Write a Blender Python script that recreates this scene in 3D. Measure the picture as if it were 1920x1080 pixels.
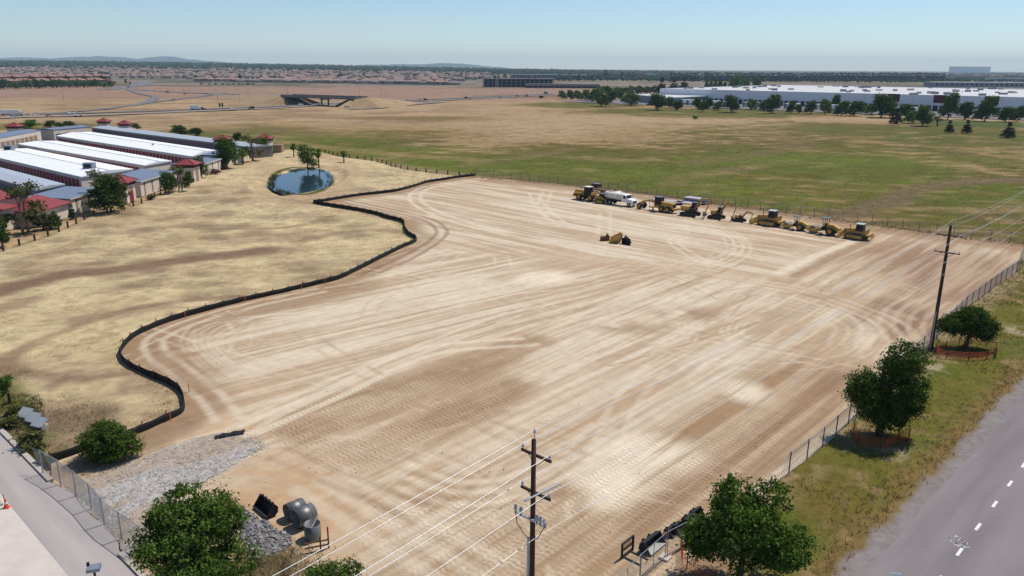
import bpy, math, random
import numpy as np
from math import radians as RAD, sin, cos, pi, sqrt, atan2

for o in list(bpy.data.objects):
    bpy.data.objects.remove(o)
scene = bpy.context.scene
COL = scene.collection

# ------------------------------------------------------------------ camera
F_PX, CAM_Z = 1450.0, 30.0
PITCH = math.atan((540 - 127.0) / F_PX)
ROLL = RAD(0.3)
cam_data = bpy.data.cameras.new('camera')
cam = bpy.data.objects.new('camera', cam_data)
COL.objects.link(cam)
scene.camera = cam
cam_data.sensor_width = 36.0
cam_data.lens = F_PX / 1920.0 * 36.0
cam_data.clip_start = 0.5
cam_data.clip_end = 60000.0
cam.rotation_mode = 'XYZ'
from mathutils import Matrix, Vector
cam.matrix_world = (Matrix.Translation((0, 0, CAM_Z)) @ Matrix.Rotation(pi / 2 - PITCH, 4, 'X')
                    @ Matrix.Rotation(ROLL, 4, 'Z'))

# ------------------------------------------------------------------ daylight
SUN_EL, SUN_AZ = RAD(59), RAD(50)          # azimuth measured from +Y towards +X
world = bpy.data.worlds.new('World')
scene.world = world
world.use_nodes = True
wn = world.node_tree
wn.nodes.clear()
w_out = wn.nodes.new('ShaderNodeOutputWorld')
w_bg = wn.nodes.new('ShaderNodeBackground')
w_sky = wn.nodes.new('ShaderNodeTexSky')
w_sky.sky_type = 'NISHITA'
w_sky.sun_disc = False
w_sky.sun_elevation = SUN_EL
w_sky.sun_rotation = SUN_AZ
w_sky.altitude = 50
w_sky.air_density = 0.9
w_sky.dust_density = 0.0
w_sky.ozone_density = 5.0
w_bg.inputs[1].default_value = 0.092
wn.links.new(w_sky.outputs[0], w_bg.inputs[0])
wn.links.new(w_bg.outputs[0], w_out.inputs[0])
sun_l = bpy.data.lights.new('sun', 'SUN')
sun_l.energy = 4.0
sun_l.angle = RAD(0.53)
sun_l.color = (1.0, 0.95, 0.87)
sun = bpy.data.objects.new('sun', sun_l)
COL.objects.link(sun)
sun_dir = Vector((sin(SUN_AZ) * cos(SUN_EL), cos(SUN_AZ) * cos(SUN_EL), sin(SUN_EL)))
sun.rotation_mode = 'QUATERNION'
sun.rotation_quaternion = sun_dir.to_track_quat('Z', 'Y')
sun.location = sun_dir * 150
vs = scene.view_settings
vs.view_transform = 'Standard'
vs.look = 'None'
vs.exposure = 0.3
vs.gamma = 1.0
vs.use_curve_mapping = False
scene.render.engine = 'CYCLES'
cy = scene.cycles
cy.use_denoising = True
cy.denoiser = 'OPENIMAGEDENOISE'
cy.max_bounces = 6
cy.diffuse_bounces = 3
cy.glossy_bounces = 3
cy.transmission_bounces = 4
cy.transparent_max_bounces = 8
cy.volume_bounces = 0

# ------------------------------------------------------------------ helpers
rnd = random.Random(7)

def ray(px, py):
    u, v = px - 960.0, py - 540.0
    c, s = cos(ROLL), sin(ROLL)
    u, v = u * c + v * s, -u * s + v * c
    x, y = u / F_PX, -v / F_PX
    cp, sp = cos(PITCH), sin(PITCH)
    return x, cp + y * sp, -sp + y * cp

def P(px, py, z=0.0):
    """ground point (or point at height z) surveyed from the photograph"""
    dx, dy, dz = ray(px, py)
    t = (z - CAM_Z) / dz
    return (dx * t, dy * t)

def P3(px, py, z=0.0):
    x, y = P(px, py, z)
    return Vector((x, y, z))

def PL(pts, z=0.0):
    return [P(a, b, z) for a, b in pts]

def smooth_poly(pts, step=1.0):
    """Catmull-Rom resample of a polyline"""
    pts = [np.array(p, float) for p in pts]
    if len(pts) < 3:
        n = max(2, int(np.linalg.norm(pts[-1] - pts[0]) / step) + 1)
        return [tuple(pts[0] + (pts[-1] - pts[0]) * i / (n - 1)) for i in range(n)]
    q = [2 * pts[0] - pts[1]] + pts + [2 * pts[-1] - pts[-2]]
    out = []
    for i in range(1, len(q) - 2):
        a, b, c, d = q[i - 1], q[i], q[i + 1], q[i + 2]
        n = max(1, int(np.linalg.norm(c - b) / step))
        for k in range(n):
            t = k / n
            out.append(tuple(0.5 * (2 * b + (c - a) * t + (2 * a - 5 * b + 4 * c - d) * t * t
                                    + (3 * b - a - 3 * c + d) * t ** 3)))
    out.append(tuple(pts[-1]))
    return out

def even_points(pts, step):
    """points every `step` metres along a polyline, with headings"""
    out, acc, need = [], 0.0, 0.0
    for (x0, y0), (x1, y1) in zip(pts[:-1], pts[1:]):
        L = math.hypot(x1 - x0, y1 - y0)
        if L < 1e-6:
            continue
        while need <= acc + L:
            t = (need - acc) / L
            out.append((x0 + (x1 - x0) * t, y0 + (y1 - y0) * t, atan2(y1 - y0, x1 - x0)))
            need += step
        acc += L
    return out

_tab = np.random.RandomState(3).rand(256, 256)

def vnoise(x, y, seed=0):
    x = np.asarray(x, float) + seed * 17.13
    y = np.asarray(y, float) + seed * 9.71
    xi, yi = np.floor(x).astype(int), np.floor(y).astype(int)
    fx, fy = x - xi, y - yi
    fx, fy = fx * fx * (3 - 2 * fx), fy * fy * (3 - 2 * fy)
    a, b = _tab[xi & 255, yi & 255], _tab[(xi + 1) & 255, yi & 255]
    c, d = _tab[xi & 255, (yi + 1) & 255], _tab[(xi + 1) & 255, (yi + 1) & 255]
    return (a * (1 - fx) + b * fx) * (1 - fy) + (c * (1 - fx) + d * fx) * fy

def fbm(x, y, seed=0, octv=4):
    s, a, t = 0.0, 0.5, 0.0
    for k in range(octv):
        s = s + a * vnoise(x * 2 ** k, y * 2 ** k, seed + k * 3)
        t += a
        a *= 0.55
    return s / t

def rot(x, y, ang):
    return x * cos(ang) + y * sin(ang), -x * sin(ang) + y * cos(ang)

def sstep(a, b, x):
    t = np.clip((x - a) / (b - a), 0, 1)
    return t * t * (3 - 2 * t)

def inpoly(X, Y, poly):
    m = np.zeros(X.shape, bool)
    n = len(poly)
    for i in range(n):
        x0, y0 = poly[i]
        x1, y1 = poly[(i + 1) % n]
        if y0 == y1:
            continue
        c = ((y0 > Y) != (y1 > Y)) & (X < (x1 - x0) * (Y - y0) / (y1 - y0) + x0)
        m ^= c
    return m

def blur(a, k):
    """separable box blur, k cells, twice"""
    for _ in range(2):
        for ax in (0, 1):
            p = np.concatenate([np.repeat(a.take([0], ax), k + 1, ax), a, np.repeat(a.take([-1], ax), k, ax)], ax)
            cs = np.cumsum(p, ax)
            n = a.shape[ax]
            hi = cs.take(range(2 * k + 1, 2 * k + 1 + n), ax)
            lo = cs.take(range(0, n), ax)
            a = (hi - lo) / (2 * k + 1)
    return a

def lerp(a, b, t):
    return a + (np.asarray(b) - a) * t[..., None]

def S(r, g, b):
    """sRGB 0-255 to linear"""
    f = lambda c: (c / 255 / 12.92) if c <= 10 else ((c / 255 + 0.055) / 1.055) ** 2.4
    return (f(r), f(g), f(b))

# ---- materials
MATS = {}

def mat(name, col, rough=0.8, metal=0.0, var=0.0, scale=1.0, bump=0.0, spec=0.3, island=0.0, two=None):
    if name in MATS:
        return MATS[name]
    m = bpy.data.materials.new(name)
    m.use_nodes = True
    nt = m.node_tree
    b = nt.nodes['Principled BSDF']
    b.inputs['Base Color'].default_value = (*col, 1)
    b.inputs['Roughness'].default_value = rough
    b.inputs['Metallic'].default_value = metal
    b.inputs['Specular IOR Level'].default_value = spec
    src = None
    if var or bump:
        tc = nt.nodes.new('ShaderNodeTexCoord')
        nz = nt.nodes.new('ShaderNodeTexNoise')
        nz.inputs['Scale'].default_value = scale
        nz.inputs['Detail'].default_value = 6
        nz.inputs['Roughness'].default_value = 0.65
        nt.links.new(tc.outputs['Object'], nz.inputs['Vector'])
        rp = nt.nodes.new('ShaderNodeValToRGB')
        c2 = two if two else tuple(min(1, c * (1 + var)) for c in col)
        c1 = tuple(c * (1 - var) for c in col)
        rp.color_ramp.elements[0].color = (*c1, 1)
        rp.color_ramp.elements[1].color = (*c2, 1)
        rp.color_ramp.elements[0].position = 0.3
        rp.color_ramp.elements[1].position = 0.7
        nt.links.new(nz.outputs['Fac'], rp.inputs['Fac'])
        src = rp.outputs['Color']
        if bump:
            bp = nt.nodes.new('ShaderNodeBump')
            bp.inputs['Strength'].default_value = bump
            bp.inputs['Distance'].default_value = 0.05
            nt.links.new(nz.outputs['Fac'], bp.inputs['Height'])
            nt.links.new(bp.outputs['Normal'], b.inputs['Normal'])
    if island:
        g = nt.nodes.new('ShaderNodeNewGeometry')
        hs = nt.nodes.new('ShaderNodeHueSaturation')
        mr = nt.nodes.new('ShaderNodeMapRange')
        mr.inputs['To Min'].default_value = 1 - island
        mr.inputs['To Max'].default_value = 1 + island
        nt.links.new(g.outputs['Random Per Island'], mr.inputs['Value'])
        nt.links.new(mr.outputs[0], hs.inputs['Value'])
        hs.inputs['Color'].default_value = (*col, 1)
        if src:
            nt.links.new(src, hs.inputs['Color'])
        src = hs.outputs['Color']
    if src:
        nt.links.new(src, b.inputs['Base Color'])
    MATS[name] = m
    return m

def leaf_mat(name, col, col2, trans=0.25):
    if name in MATS:
        return MATS[name]
    m = bpy.data.materials.new(name)
    m.use_nodes = True
    nt = m.node_tree
    nt.nodes.clear()
    out = nt.nodes.new('ShaderNodeOutputMaterial')
    g = nt.nodes.new('ShaderNodeNewGeometry')
    oi = nt.nodes.new('ShaderNodeObjectInfo')
    mx = nt.nodes.new('ShaderNodeMix')
    mx.data_type = 'RGBA'
    mx.inputs[6].default_value = (*col, 1)
    mx.inputs[7].default_value = (*col2, 1)
    nt.links.new(g.outputs['Random Per Island'], mx.inputs[0])
    hs = nt.nodes.new('ShaderNodeHueSaturation')
    mr = nt.nodes.new('ShaderNodeMapRange')
    mr.inputs['To Min'].default_value = 0.75
    mr.inputs['To Max'].default_value = 1.25
    nt.links.new(oi.outputs['Random'], mr.inputs['Value'])
    tc = nt.nodes.new('ShaderNodeTexCoord')          # sprays of younger and older leaves
    nz = nt.nodes.new('ShaderNodeTexNoise')
    nz.inputs['Scale'].default_value = 0.9
    nz.inputs['Detail'].default_value = 3
    nt.links.new(tc.outputs['Object'], nz.inputs['Vector'])
    m2 = nt.nodes.new('ShaderNodeMapRange')
    m2.inputs['From Min'].default_value = 0.32
    m2.inputs['From Max'].default_value = 0.68
    m2.inputs['To Min'].default_value = 0.55
    m2.inputs['To Max'].default_value = 1.5
    nt.links.new(nz.outputs['Fac'], m2.inputs['Value'])
    mm = nt.nodes.new('ShaderNodeMath')
    mm.operation = 'MULTIPLY'
    nt.links.new(mr.outputs[0], mm.inputs[0])
    nt.links.new(m2.outputs[0], mm.inputs[1])
    nt.links.new(mm.outputs[0], hs.inputs['Value'])
    nt.links.new(mx.outputs[2], hs.inputs['Color'])
    d = nt.nodes.new('ShaderNodeBsdfDiffuse')
    t = nt.nodes.new('ShaderNodeBsdfTranslucent')
    ms = nt.nodes.new('ShaderNodeMixShader')
    ms.inputs[0].default_value = trans
    nt.links.new(hs.outputs[0], d.inputs[0])
    nt.links.new(hs.outputs[0], t.inputs[0])
    nt.links.new(d.outputs[0], ms.inputs[1])
    nt.links.new(t.outputs[0], ms.inputs[2])
    nt.links.new(ms.outputs[0], out.inputs[0])
    MATS[name] = m
    return m

# ---- objects
def tag(o, label=None, cat=None, group=None, kind=None):
    if label:
        o['label'] = label
    if cat:
        o['category'] = cat
    if group:
        o['group'] = group
    if kind:
        o['kind'] = kind
    return o

def empty(name, loc=(0, 0, 0), rz=0.0, label=None, cat=None, group=None, scale=1.0):
    o = bpy.data.objects.new(name, None)
    COL.objects.link(o)
    o.location = loc if len(loc) == 3 else (loc[0], loc[1], 0)
    o.rotation_euler = (0, 0, rz)
    if scale != 1.0:
        o.scale = (scale,) * 3
    return tag(o, label, cat, group)

def link_mesh(name, me, parent=None, loc=None, rz=0.0):
    o = bpy.data.objects.new(name, me)
    COL.objects.link(o)
    if parent is not None:
        o.parent = parent
    if loc is not None:
        o.location = loc
    if rz:
        o.rotation_euler = (0, 0, rz)
    return o

def copy_tree(o, parent=None):
    c = o.copy()
    COL.objects.link(c)
    c.parent = parent
    for ch in o.children:
        copy_tree(ch, c)
    return c

def np_mesh(name, V, Fc, material, smooth=False):
    """mesh from arrays: V (n,3), Fc (m,3|4)"""
    V = np.ascontiguousarray(V, dtype=np.float32)
    Fc = np.ascontiguousarray(Fc, dtype=np.int32)
    me = bpy.data.meshes.new(name)
    k = Fc.shape[1]
    me.vertices.add(len(V))
    me.vertices.foreach_set('co', V.ravel())
    me.loops.add(Fc.size)
    me.loops.foreach_set('vertex_index', Fc.ravel())
    me.polygons.add(len(Fc))
    me.polygons.foreach_set('loop_start', np.arange(0, Fc.size, k, dtype=np.int32))
    me.polygons.foreach_set('loop_total', np.full(len(Fc), k, dtype=np.int32))
    if smooth:
        me.polygons.foreach_set('use_smooth', np.ones(len(Fc), bool))
    me.update(calc_edges=True)
    if material:
        me.materials.append(material)
    return me

class MB:
    def __init__(self):
        self.v, self.f = [], []

    def add(self, vs, fs):
        n = len(self.v)
        self.v += [tuple(p) for p in vs]
        self.f += [tuple(i + n for i in f) for f in fs]
        return self

    def box(self, x0, x1, y0, y1, z0, z1, rz=0.0, c=(0, 0), tilt=0.0, pv=(0, 0)):
        pts = [(x, y, z) for z in (z0, z1) for y in (y0, y1) for x in (x0, x1)]
        if tilt:    # rotate in the x-z plane about pivot pv=(x,z)
            ct, st = cos(tilt), sin(tilt)
            pts = [((x - pv[0]) * ct - (z - pv[1]) * st + pv[0], y, (x - pv[0]) * st + (z - pv[1]) * ct + pv[1])
                   for x, y, z in pts]
        if rz or c != (0, 0):
            cz, sz = cos(rz), sin(rz)
            pts = [(x * cz - y * sz + c[0], x * sz + y * cz + c[1], z) for x, y, z in pts]
        return self.add(pts, [(0, 2, 3, 1), (4, 5, 7, 6), (0, 1, 5, 4), (2, 6, 7, 3), (0, 4, 6, 2), (1, 3, 7, 5)])

    def prism_y(self, prof, y0, y1):
        """profile in x-z extruded along y"""
        n = len(prof)
        vs = [(x, y0, z) for x, z in prof] + [(x, y1, z) for x, z in prof]
        fs = [tuple(range(n - 1, -1, -1)), tuple(range(n, 2 * n))]
        fs += [(i, (i + 1) % n, (i + 1) % n + n, i + n) for i in range(n)]
        fs = [tuple(reversed(f)) for f in fs]
        return self.add(vs, fs)

    def prism_x(self, prof, x0, x1):
        """profile in y-z extruded along x"""
        n = len(prof)
        vs = [(x0, y, z) for y, z in prof] + [(x1, y, z) for y, z in prof]
        fs = [tuple(range(n - 1, -1, -1)), tuple(range(n, 2 * n))]
        fs += [(i, (i + 1) % n, (i + 1) % n + n, i + n) for i in range(n)]
        return self.add(vs, fs)

    def prism_z(self, poly, z0, z1):
        n = len(poly)
        a = sum(poly[i][0] * poly[(i + 1) % n][1] - poly[(i + 1) % n][0] * poly[i][1] for i in range(n))
        if a < 0:
            poly = poly[::-1]
        vs = [(x, y, z0) for x, y in poly] + [(x, y, z1) for x, y in poly]
        fs = [tuple(range(n - 1, -1, -1)), tuple(range(n, 2 * n))]
        fs += [(i, (i + 1) % n, (i + 1) % n + n, i + n) for i in range(n)]
        return self.add(vs, fs)

    def tube(self, p0, p1, r0, r1=None, n=8, caps=True):
        r1 = r0 if r1 is None else r1
        p0, p1 = Vector(p0), Vector(p1)
        d = (p1 - p0).normalized()
        u = d.orthogonal().normalized()
        w = d.cross(u)
        vs = []
        for p, r in ((p0, r0), (p1, r1)):
            for i in range(n):
                a = 2 * pi * i / n
                vs.append(p + (u * cos(a) + w * sin(a)) * r)
        fs = [(i, (i + 1) % n, (i + 1) % n + n, i + n) for i in range(n)]
        if caps:
            fs += [tuple(range(n - 1, -1, -1)), tuple(range(n, 2 * n))]
        return self.add(vs, fs)

    def path(self, pts, radii, n=6):
        """smooth tube along points"""
        pts = [Vector(p) for p in pts]
        if not hasattr(radii, '__len__'):
            radii = [radii] * len(pts)
        vs = []
        ref = Vector((0.31, 0.77, 0.55))
        for i, p in enumerate(pts):
            d = (pts[min(i + 1, len(pts) - 1)] - pts[max(i - 1, 0)]).normalized()
            u = d.cross(ref)
            if u.length < 1e-3:
                u = d.orthogonal()
            u.normalize()
            w = d.cross(u)
            for k in range(n):
                a = 2 * pi * k / n
                vs.append(p + (u * cos(a) + w * sin(a)) * radii[i])
        fs = []
        for i in range(len(pts) - 1):
            for k in range(n):
                fs.append((i * n + k, i * n + (k + 1) % n, (i + 1) * n + (k + 1) % n, (i + 1) * n + k))
        fs += [tuple(range(n - 1, -1, -1)), tuple(range((len(pts) - 1) * n, len(pts) * n))]
        return self.add(vs, fs)

    def lathe_y(self, prof, y_off=0, c=(0, 0), n=16):
        """profile list of (radius, y) revolved about the y axis through c=(x,z)"""
        vs = []
        for r, y in prof:
            for k in range(n):
                a = 2 * pi * k / n
                vs.append((c[0] + r * cos(a), y + y_off, c[1] + r * sin(a)))
        fs = []
        for i in range(len(prof) - 1):
            for k in range(n):
                fs.append((i * n + k, (i + 1) * n + k, (i + 1) * n + (k + 1) % n, i * n + (k + 1) % n))
        fs += [tuple(range(n)), tuple(range((len(prof) - 1) * n, len(prof) * n))[::-1]]
        return self.add(vs, fs)

    def lathe_z(self, prof, c=(0, 0), n=16, caps=True):
        vs = []
        for r, z in prof:
            for k in range(n):
                a = 2 * pi * k / n
                vs.append((c[0] + r * cos(a), c[1] + r * sin(a), z))
        fs = []
        for i in range(len(prof) - 1):
            for k in range(n):
                fs.append((i * n + k, i * n + (k + 1) % n, (i + 1) * n + (k + 1) % n, (i + 1) * n + k))
        if caps:
            fs += [tuple(range(n))[::-1], tuple(range((len(prof) - 1) * n, len(prof) * n))]
        return self.add(vs, fs)

    def mesh(self, name, material, smooth=False, bevel=0.0):
        me = bpy.data.meshes.new(name)
        me.from_pydata([tuple(v) for v in self.v], [], self.f)
        if smooth:
            me.polygons.foreach_set('use_smooth', np.ones(len(me.polygons), bool))
        me.update()
        if material:
            me.materials.append(material)
        return me

    def build(self, name, material, parent=None, smooth=False, loc=None, rz=0.0):
        return link_mesh(name, self.mesh(name, material, smooth), parent, loc, rz)
# ================================================================== the setting
def terrain(x, y):
    """far land rises gently to the north-west"""
    x = np.asarray(x, float)
    y = np.asarray(y, float)
    left = sstep(0.25, -0.6, x / np.maximum(y, 1.0))
    return 46.0 * sstep(1700, 5600, y) * left

def ground_mat(name, tread=False, bump=0.35, nscale=0.9, amp=0.22, rough=0.95):
    """soil / grass material: surveyed colour attribute times fine grain, with relief"""
    m = bpy.data.materials.new(name)
    m.use_nodes = True
    nt = m.node_tree
    N, L = nt.nodes, nt.links
    b = N['Principled BSDF']
    b.inputs['Roughness'].default_value = rough
    b.inputs['Specular IOR Level'].default_value = 0.1
    at = N.new('ShaderNodeAttribute')
    at.attribute_name = 'soil'
    tc = N.new('ShaderNodeTexCoord')
    def noise(scale, det, rgh):
        n = N.new('ShaderNodeTexNoise')
        n.inputs['Scale'].default_value = scale
        n.inputs['Detail'].default_value = det
        n.inputs['Roughness'].default_value = rgh
        L.new(tc.outputs['Object'], n.inputs['Vector'])
        return n
    def mathn(op, a, b_):
        n = N.new('ShaderNodeMath')
        n.operation = op
        for i, q in enumerate((a, b_)):
            if hasattr(q, 'links'):
                L.new(q, n.inputs[i])
            else:
                n.inputs[i].default_value = q
        return n.outputs[0]
    n1 = noise(nscale, 8, 0.7)
    n2 = noise(nscale * 7, 5, 0.7)
    f = mathn('ADD', mathn('MULTIPLY', mathn('SUBTRACT', n1.outputs['Fac'], 0.5), amp * 2.2),
              mathn('MULTIPLY', mathn('SUBTRACT', n2.outputs['Fac'], 0.5), amp * 1.6))
    f = mathn('ADD', f, 1.0)
    h = mathn('ADD', n1.outputs['Fac'], mathn('MULTIPLY', n2.outputs['Fac'], 0.4))
    if tread:
        def streak(ang):
            sp = N.new('ShaderNodeMapping')
            sp.vector_type = 'TEXTURE'
            sp.inputs['Rotation'].default_value = (0, 0, ang)
            sp.inputs['Scale'].default_value = (20, 1, 1)
            L.new(tc.outputs['Object'], sp.inputs['Vector'])
            sn = N.new('ShaderNodeTexNoise')
            sn.inputs['Scale'].default_value = 1.9
            sn.inputs['Detail'].default_value = 4
            sn.inputs['Roughness'].default_value = 0.6
            L.new(sp.outputs[0], sn.inputs['Vector'])
            return sn.outputs['Fac']
        ka = N.new('ShaderNodeAttribute')
        ka.attribute_name = 'streak'
        na = N.new('ShaderNodeAttribute')
        na.attribute_name = 'north'
        sA, sB = streak(DIR_A), streak(DIR_B)
        sm = mathn('ADD', mathn('MULTIPLY', sA, mathn('SUBTRACT', 1.0, na.outputs['Fac'])), mathn('MULTIPLY', sB, na.outputs['Fac']))
        cr = N.new('ShaderNodeMapRange')
        cr.interpolation_type = 'SMOOTHSTEP'
        cr.inputs['From Min'].default_value = 0.40
        cr.inputs['From Max'].default_value = 0.60
        L.new(sm, cr.inputs['Value'])
        f = mathn('ADD', f, mathn('MULTIPLY', mathn('SUBTRACT', cr.outputs[0], 0.5), mathn('MULTIPLY', ka.outputs['Fac'], 0.10)))
        n5 = noise(9.0, 3, 0.6)
        f = mathn('ADD', f, mathn('MULTIPLY', mathn('SUBTRACT', n5.outputs['Fac'], 0.5), 0.35))
        ta = N.new('ShaderNodeAttribute')
        ta.attribute_name = 'tread'
        mp = N.new('ShaderNodeMapping')
        mp.vector_type = 'TEXTURE'
        mp.inputs['Rotation'].default_value = (0, 0, DIR_A)
        L.new(tc.outputs['Object'], mp.inputs['Vector'])
        wob = noise(0.35, 2, 0.5)
        sx = N.new('ShaderNodeSeparateXYZ')
        L.new(mp.outputs[0], sx.inputs[0])
        u, v = sx.outputs[0], sx.outputs[1]
        # chevron lug prints: rows across the travel direction, offset by lane
        wv = mathn('MULTIPLY', wob.outputs['Fac'], 11.0)
        zig = mathn('ABSOLUTE', mathn('SUBTRACT', mathn('FRACT', mathn('MULTIPLY', v, 1.05), 0.0), 0.5), 0.0)
        ph = mathn('ADD', mathn('ADD', mathn('MULTIPLY', u, 2 * pi / 0.47), mathn('MULTIPLY', zig, 5.0)), wv)
        s1 = mathn('SINE', ph, 0.0)
        s2 = mathn('SINE', mathn('ADD', mathn('MULTIPLY', v, 2 * pi / 0.41), mathn('MULTIPLY', wv, 0.5)), 0.0)
        lug = mathn('MULTIPLY', mathn('ADD', s1, mathn('MULTIPLY', s2, 0.7)), ta.outputs['Fac'])
        lug = mathn('MULTIPLY', lug, mathn('MULTIPLY', mathn('MAXIMUM', mathn('SUBTRACT', n1.outputs['Fac'], 0.40), 0.0), 6.0))
        f = mathn('ADD', f, mathn('MULTIPLY', lug, 0.115))
        h = mathn('ADD', h, mathn('MULTIPLY', lug, 0.45))
    mx = N.new('ShaderNodeVectorMath')
    mx.operation = 'SCALE'
    L.new(at.outputs['Color'], mx.inputs[0])
    L.new(f, mx.inputs['Scale'])
    L.new(mx.outputs[0], b.inputs['Base Color'])
    bp = N.new('ShaderNodeBump')
    bp.inputs['Strength'].default_value = bump
    bp.inputs['Distance'].default_value = 0.12
    L.new(h, bp.inputs['Height'])
    L.new(bp.outputs[0], b.inputs['Normal'])
    return m

def set_attr(me, name, arr):
    if arr.ndim == 2:
        a = me.attributes.new(name, 'FLOAT_COLOR', 'POINT')
        rgba = np.ones((len(arr), 4), np.float32)
        rgba[:, :3] = arr
        a.data.foreach_set('color', rgba.ravel())
    else:
        a = me.attributes.new(name, 'FLOAT', 'POINT')
        a.data.foreach_set('value', arr.astype(np.float32))

def sheet(name, poly, res, colour_fn, z0, material, relief=None, label=None):
    """dense sheet clipped to a polygon; colour_fn(X,Y) -> (rgb, tread)"""
    xs = [p[0] for p in poly]
    ys = [p[1] for p in poly]
    gx = np.arange(min(xs) - res, max(xs) + 2 * res, res)
    gy = np.arange(min(ys) - res, max(ys) + 2 * res, res)
    X, Y = np.meshgrid(gx, gy)
    inside = inpoly(X, Y, poly)
    col, tread = colour_fn(X, Y)
    Z = np.full(X.shape, z0)
    if relief is not None:
        Z = Z + relief(X, Y)
    nx = len(gx)
    idx = np.arange(X.size).reshape(X.shape)
    keep = inside[:-1, :-1] | inside[1:, :-1] | inside[:-1, 1:] | inside[1:, 1:]
    q = np.stack([idx[:-1, :-1], idx[:-1, 1:], idx[1:, 1:], idx[1:, :-1]], -1)[keep]
    used = np.unique(q)
    remap = np.full(X.size, -1)
    remap[used] = np.arange(len(used))
    V = np.stack([X.ravel(), Y.ravel(), Z.ravel()], -1)[used]
    out = np.where(~inside.ravel()[used])[0]                 # snap the rim to the surveyed outline
    if len(out):
        pts = V[out, :2]
        best = np.full(len(out), 1e18)
        bp = pts.copy()
        for i in range(len(poly)):
            a, b = np.array(poly[i], float), np.array(poly[(i + 1) % len(poly)], float)
            ab = b - a
            t = np.clip(((pts - a) @ ab) / (ab @ ab + 1e-12), 0, 1)
            c = a + t[:, None] * ab
            d = ((pts - c) ** 2).sum(1)
            w = d < best
            best[w] = d[w]
            bp[w] = c[w]
        V[out, :2] = bp
    me = np_mesh(name, V, remap[q], material, smooth=True)
    set_attr(me, 'soil', np.clip(col.reshape(-1, 3)[used], 0.005, 0.9))
    if tread is not None:
        set_attr(me, 'tread', tread.ravel()[used])
        set_attr(me, 'north', NORTH_MASK.ravel()[used])
        set_attr(me, 'streak', STREAK_MASK.ravel()[used])
    o = link_mesh(name, me)
    o['kind'] = 'structure'
    return o

def blob(X, Y, px, py, rx, ry, soft=0.5):
    """soft ellipse surveyed at pixel px,py with half sizes in pixels"""
    cx, cy = P(px, py)
    wx = abs(P(px + rx, py)[0] - cx) + 1e-3
    wy = abs(P(px, py + ry)[1] - P(px, py - ry)[1]) / 2
    d = np.sqrt(((X - cx) / wx) ** 2 + ((Y - cy) / wy) ** 2)
    return 1 - sstep(1 - soft, 1 + soft, d)

def stroke(X, Y, pts, width, soft=0.5, step=0.5, smooth=True):
    """soft band along a world polyline (width = half width in metres)"""
    p = np.array(smooth_poly(pts, step) if smooth else pts)
    out = np.zeros(X.shape)
    gx0, gy0 = X[0, 0], Y[0, 0]
    r = X[0, 1] - X[0, 0]
    R = width * (1 + soft)
    k = int(R / r) + 2
    H, W = X.shape
    for x, y in p:
        i, j = int((y - gy0) / r), int((x - gx0) / r)
        a0, a1, b0, b1 = max(0, i - k), min(H, i + k + 1), max(0, j - k), min(W, j + k + 1)
        if a0 >= a1 or b0 >= b1:
            continue
        d = np.hypot(X[a0:a1, b0:b1] - x, Y[a0:a1, b0:b1] - y)
        v = 1 - sstep(width * (1 - soft), R, d)
        np.maximum(out[a0:a1, b0:b1], v, out=out[a0:a1, b0:b1])
    return out

def offset_line(pts, d):
    pts = [np.array(p) for p in pts]
    out = []
    for i in range(len(pts)):
        t = pts[min(i + 1, len(pts) - 1)] - pts[max(i - 1, 0)]
        t = t / (np.linalg.norm(t) + 1e-9)
        out.append(tuple(pts[i] + np.array([-t[1], t[0]]) * d))
    return out

# surveyed lines ------------------------------------------------------------
SILT_PX = [(96, 868), (159, 847), (257, 815), (302, 795), (339, 778), (346, 766), (343, 746), (331, 730), (302, 715),
           (261, 699), (233, 681), (226, 664), (239, 644), (257, 630), (282, 618), (314, 605), (351, 593), (388, 583),
           (461, 565), (522, 552), (563, 542), (612, 530), (640, 522), (669, 508), (710, 487), (750, 467), (781, 452),
           (766, 440), (759, 430), (755, 417), (726, 409), (700, 401), (653, 392), (596, 383), (588, 380.5), (609, 378),
           (672, 368), (737, 360), (760, 355), (785, 348), (799, 343), (831, 338), (867, 332.5), (892, 330)]
SILT = PL(SILT_PX)
NORTH = PL([(892, 331), (1148, 356), (1251, 371), (1342, 383), (1580, 414), (1706, 433), (1811, 446), (1885, 454.5), (1919, 459)])
EAST = PL([(1919, 459), (1919, 471), (1911, 507), (1876, 531), (1812, 579), (1727, 663.5), (1585, 801), (1528, 853), (1460, 903)])
_e0, _e1 = np.array(P(1727, 663.5)), np.array(P(1460, 903))
DIR_A = atan2(_e0[1] - _e1[1], _e0[0] - _e1[0])            # along the east fence
_n0, _n1 = np.array(NORTH[1]), np.array(NORTH[-2])
DIR_B = atan2(_n1[1] - _n0[1], _n1[0] - _n0[0])            # along the north fence
_ea = np.array([cos(DIR_A), sin(DIR_A)])
EAST_END = tuple(_e1 - _ea * 33)
ROADL_A, ROADL_B = np.array(P(0, 812)), np.array(P(258, 1080))
_rl = (ROADL_B - ROADL_A) / np.linalg.norm(ROADL_B - ROADL_A)
SITE = SILT + NORTH[1:] + EAST[1:] + [EAST_END, tuple(ROADL_B + _rl * 18), tuple(ROADL_B), P(160, 968), P(97, 905)]
ROADR_A, ROADR_B = np.array(P(1612, 1080)), np.array(P(1920, 738))
_rr = (ROADR_B - ROADR_A) / np.linalg.norm(ROADR_B - ROADR_A)
_rn = np.array([_rr[1], -_rr[0]])                          # towards the carriageway

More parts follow.
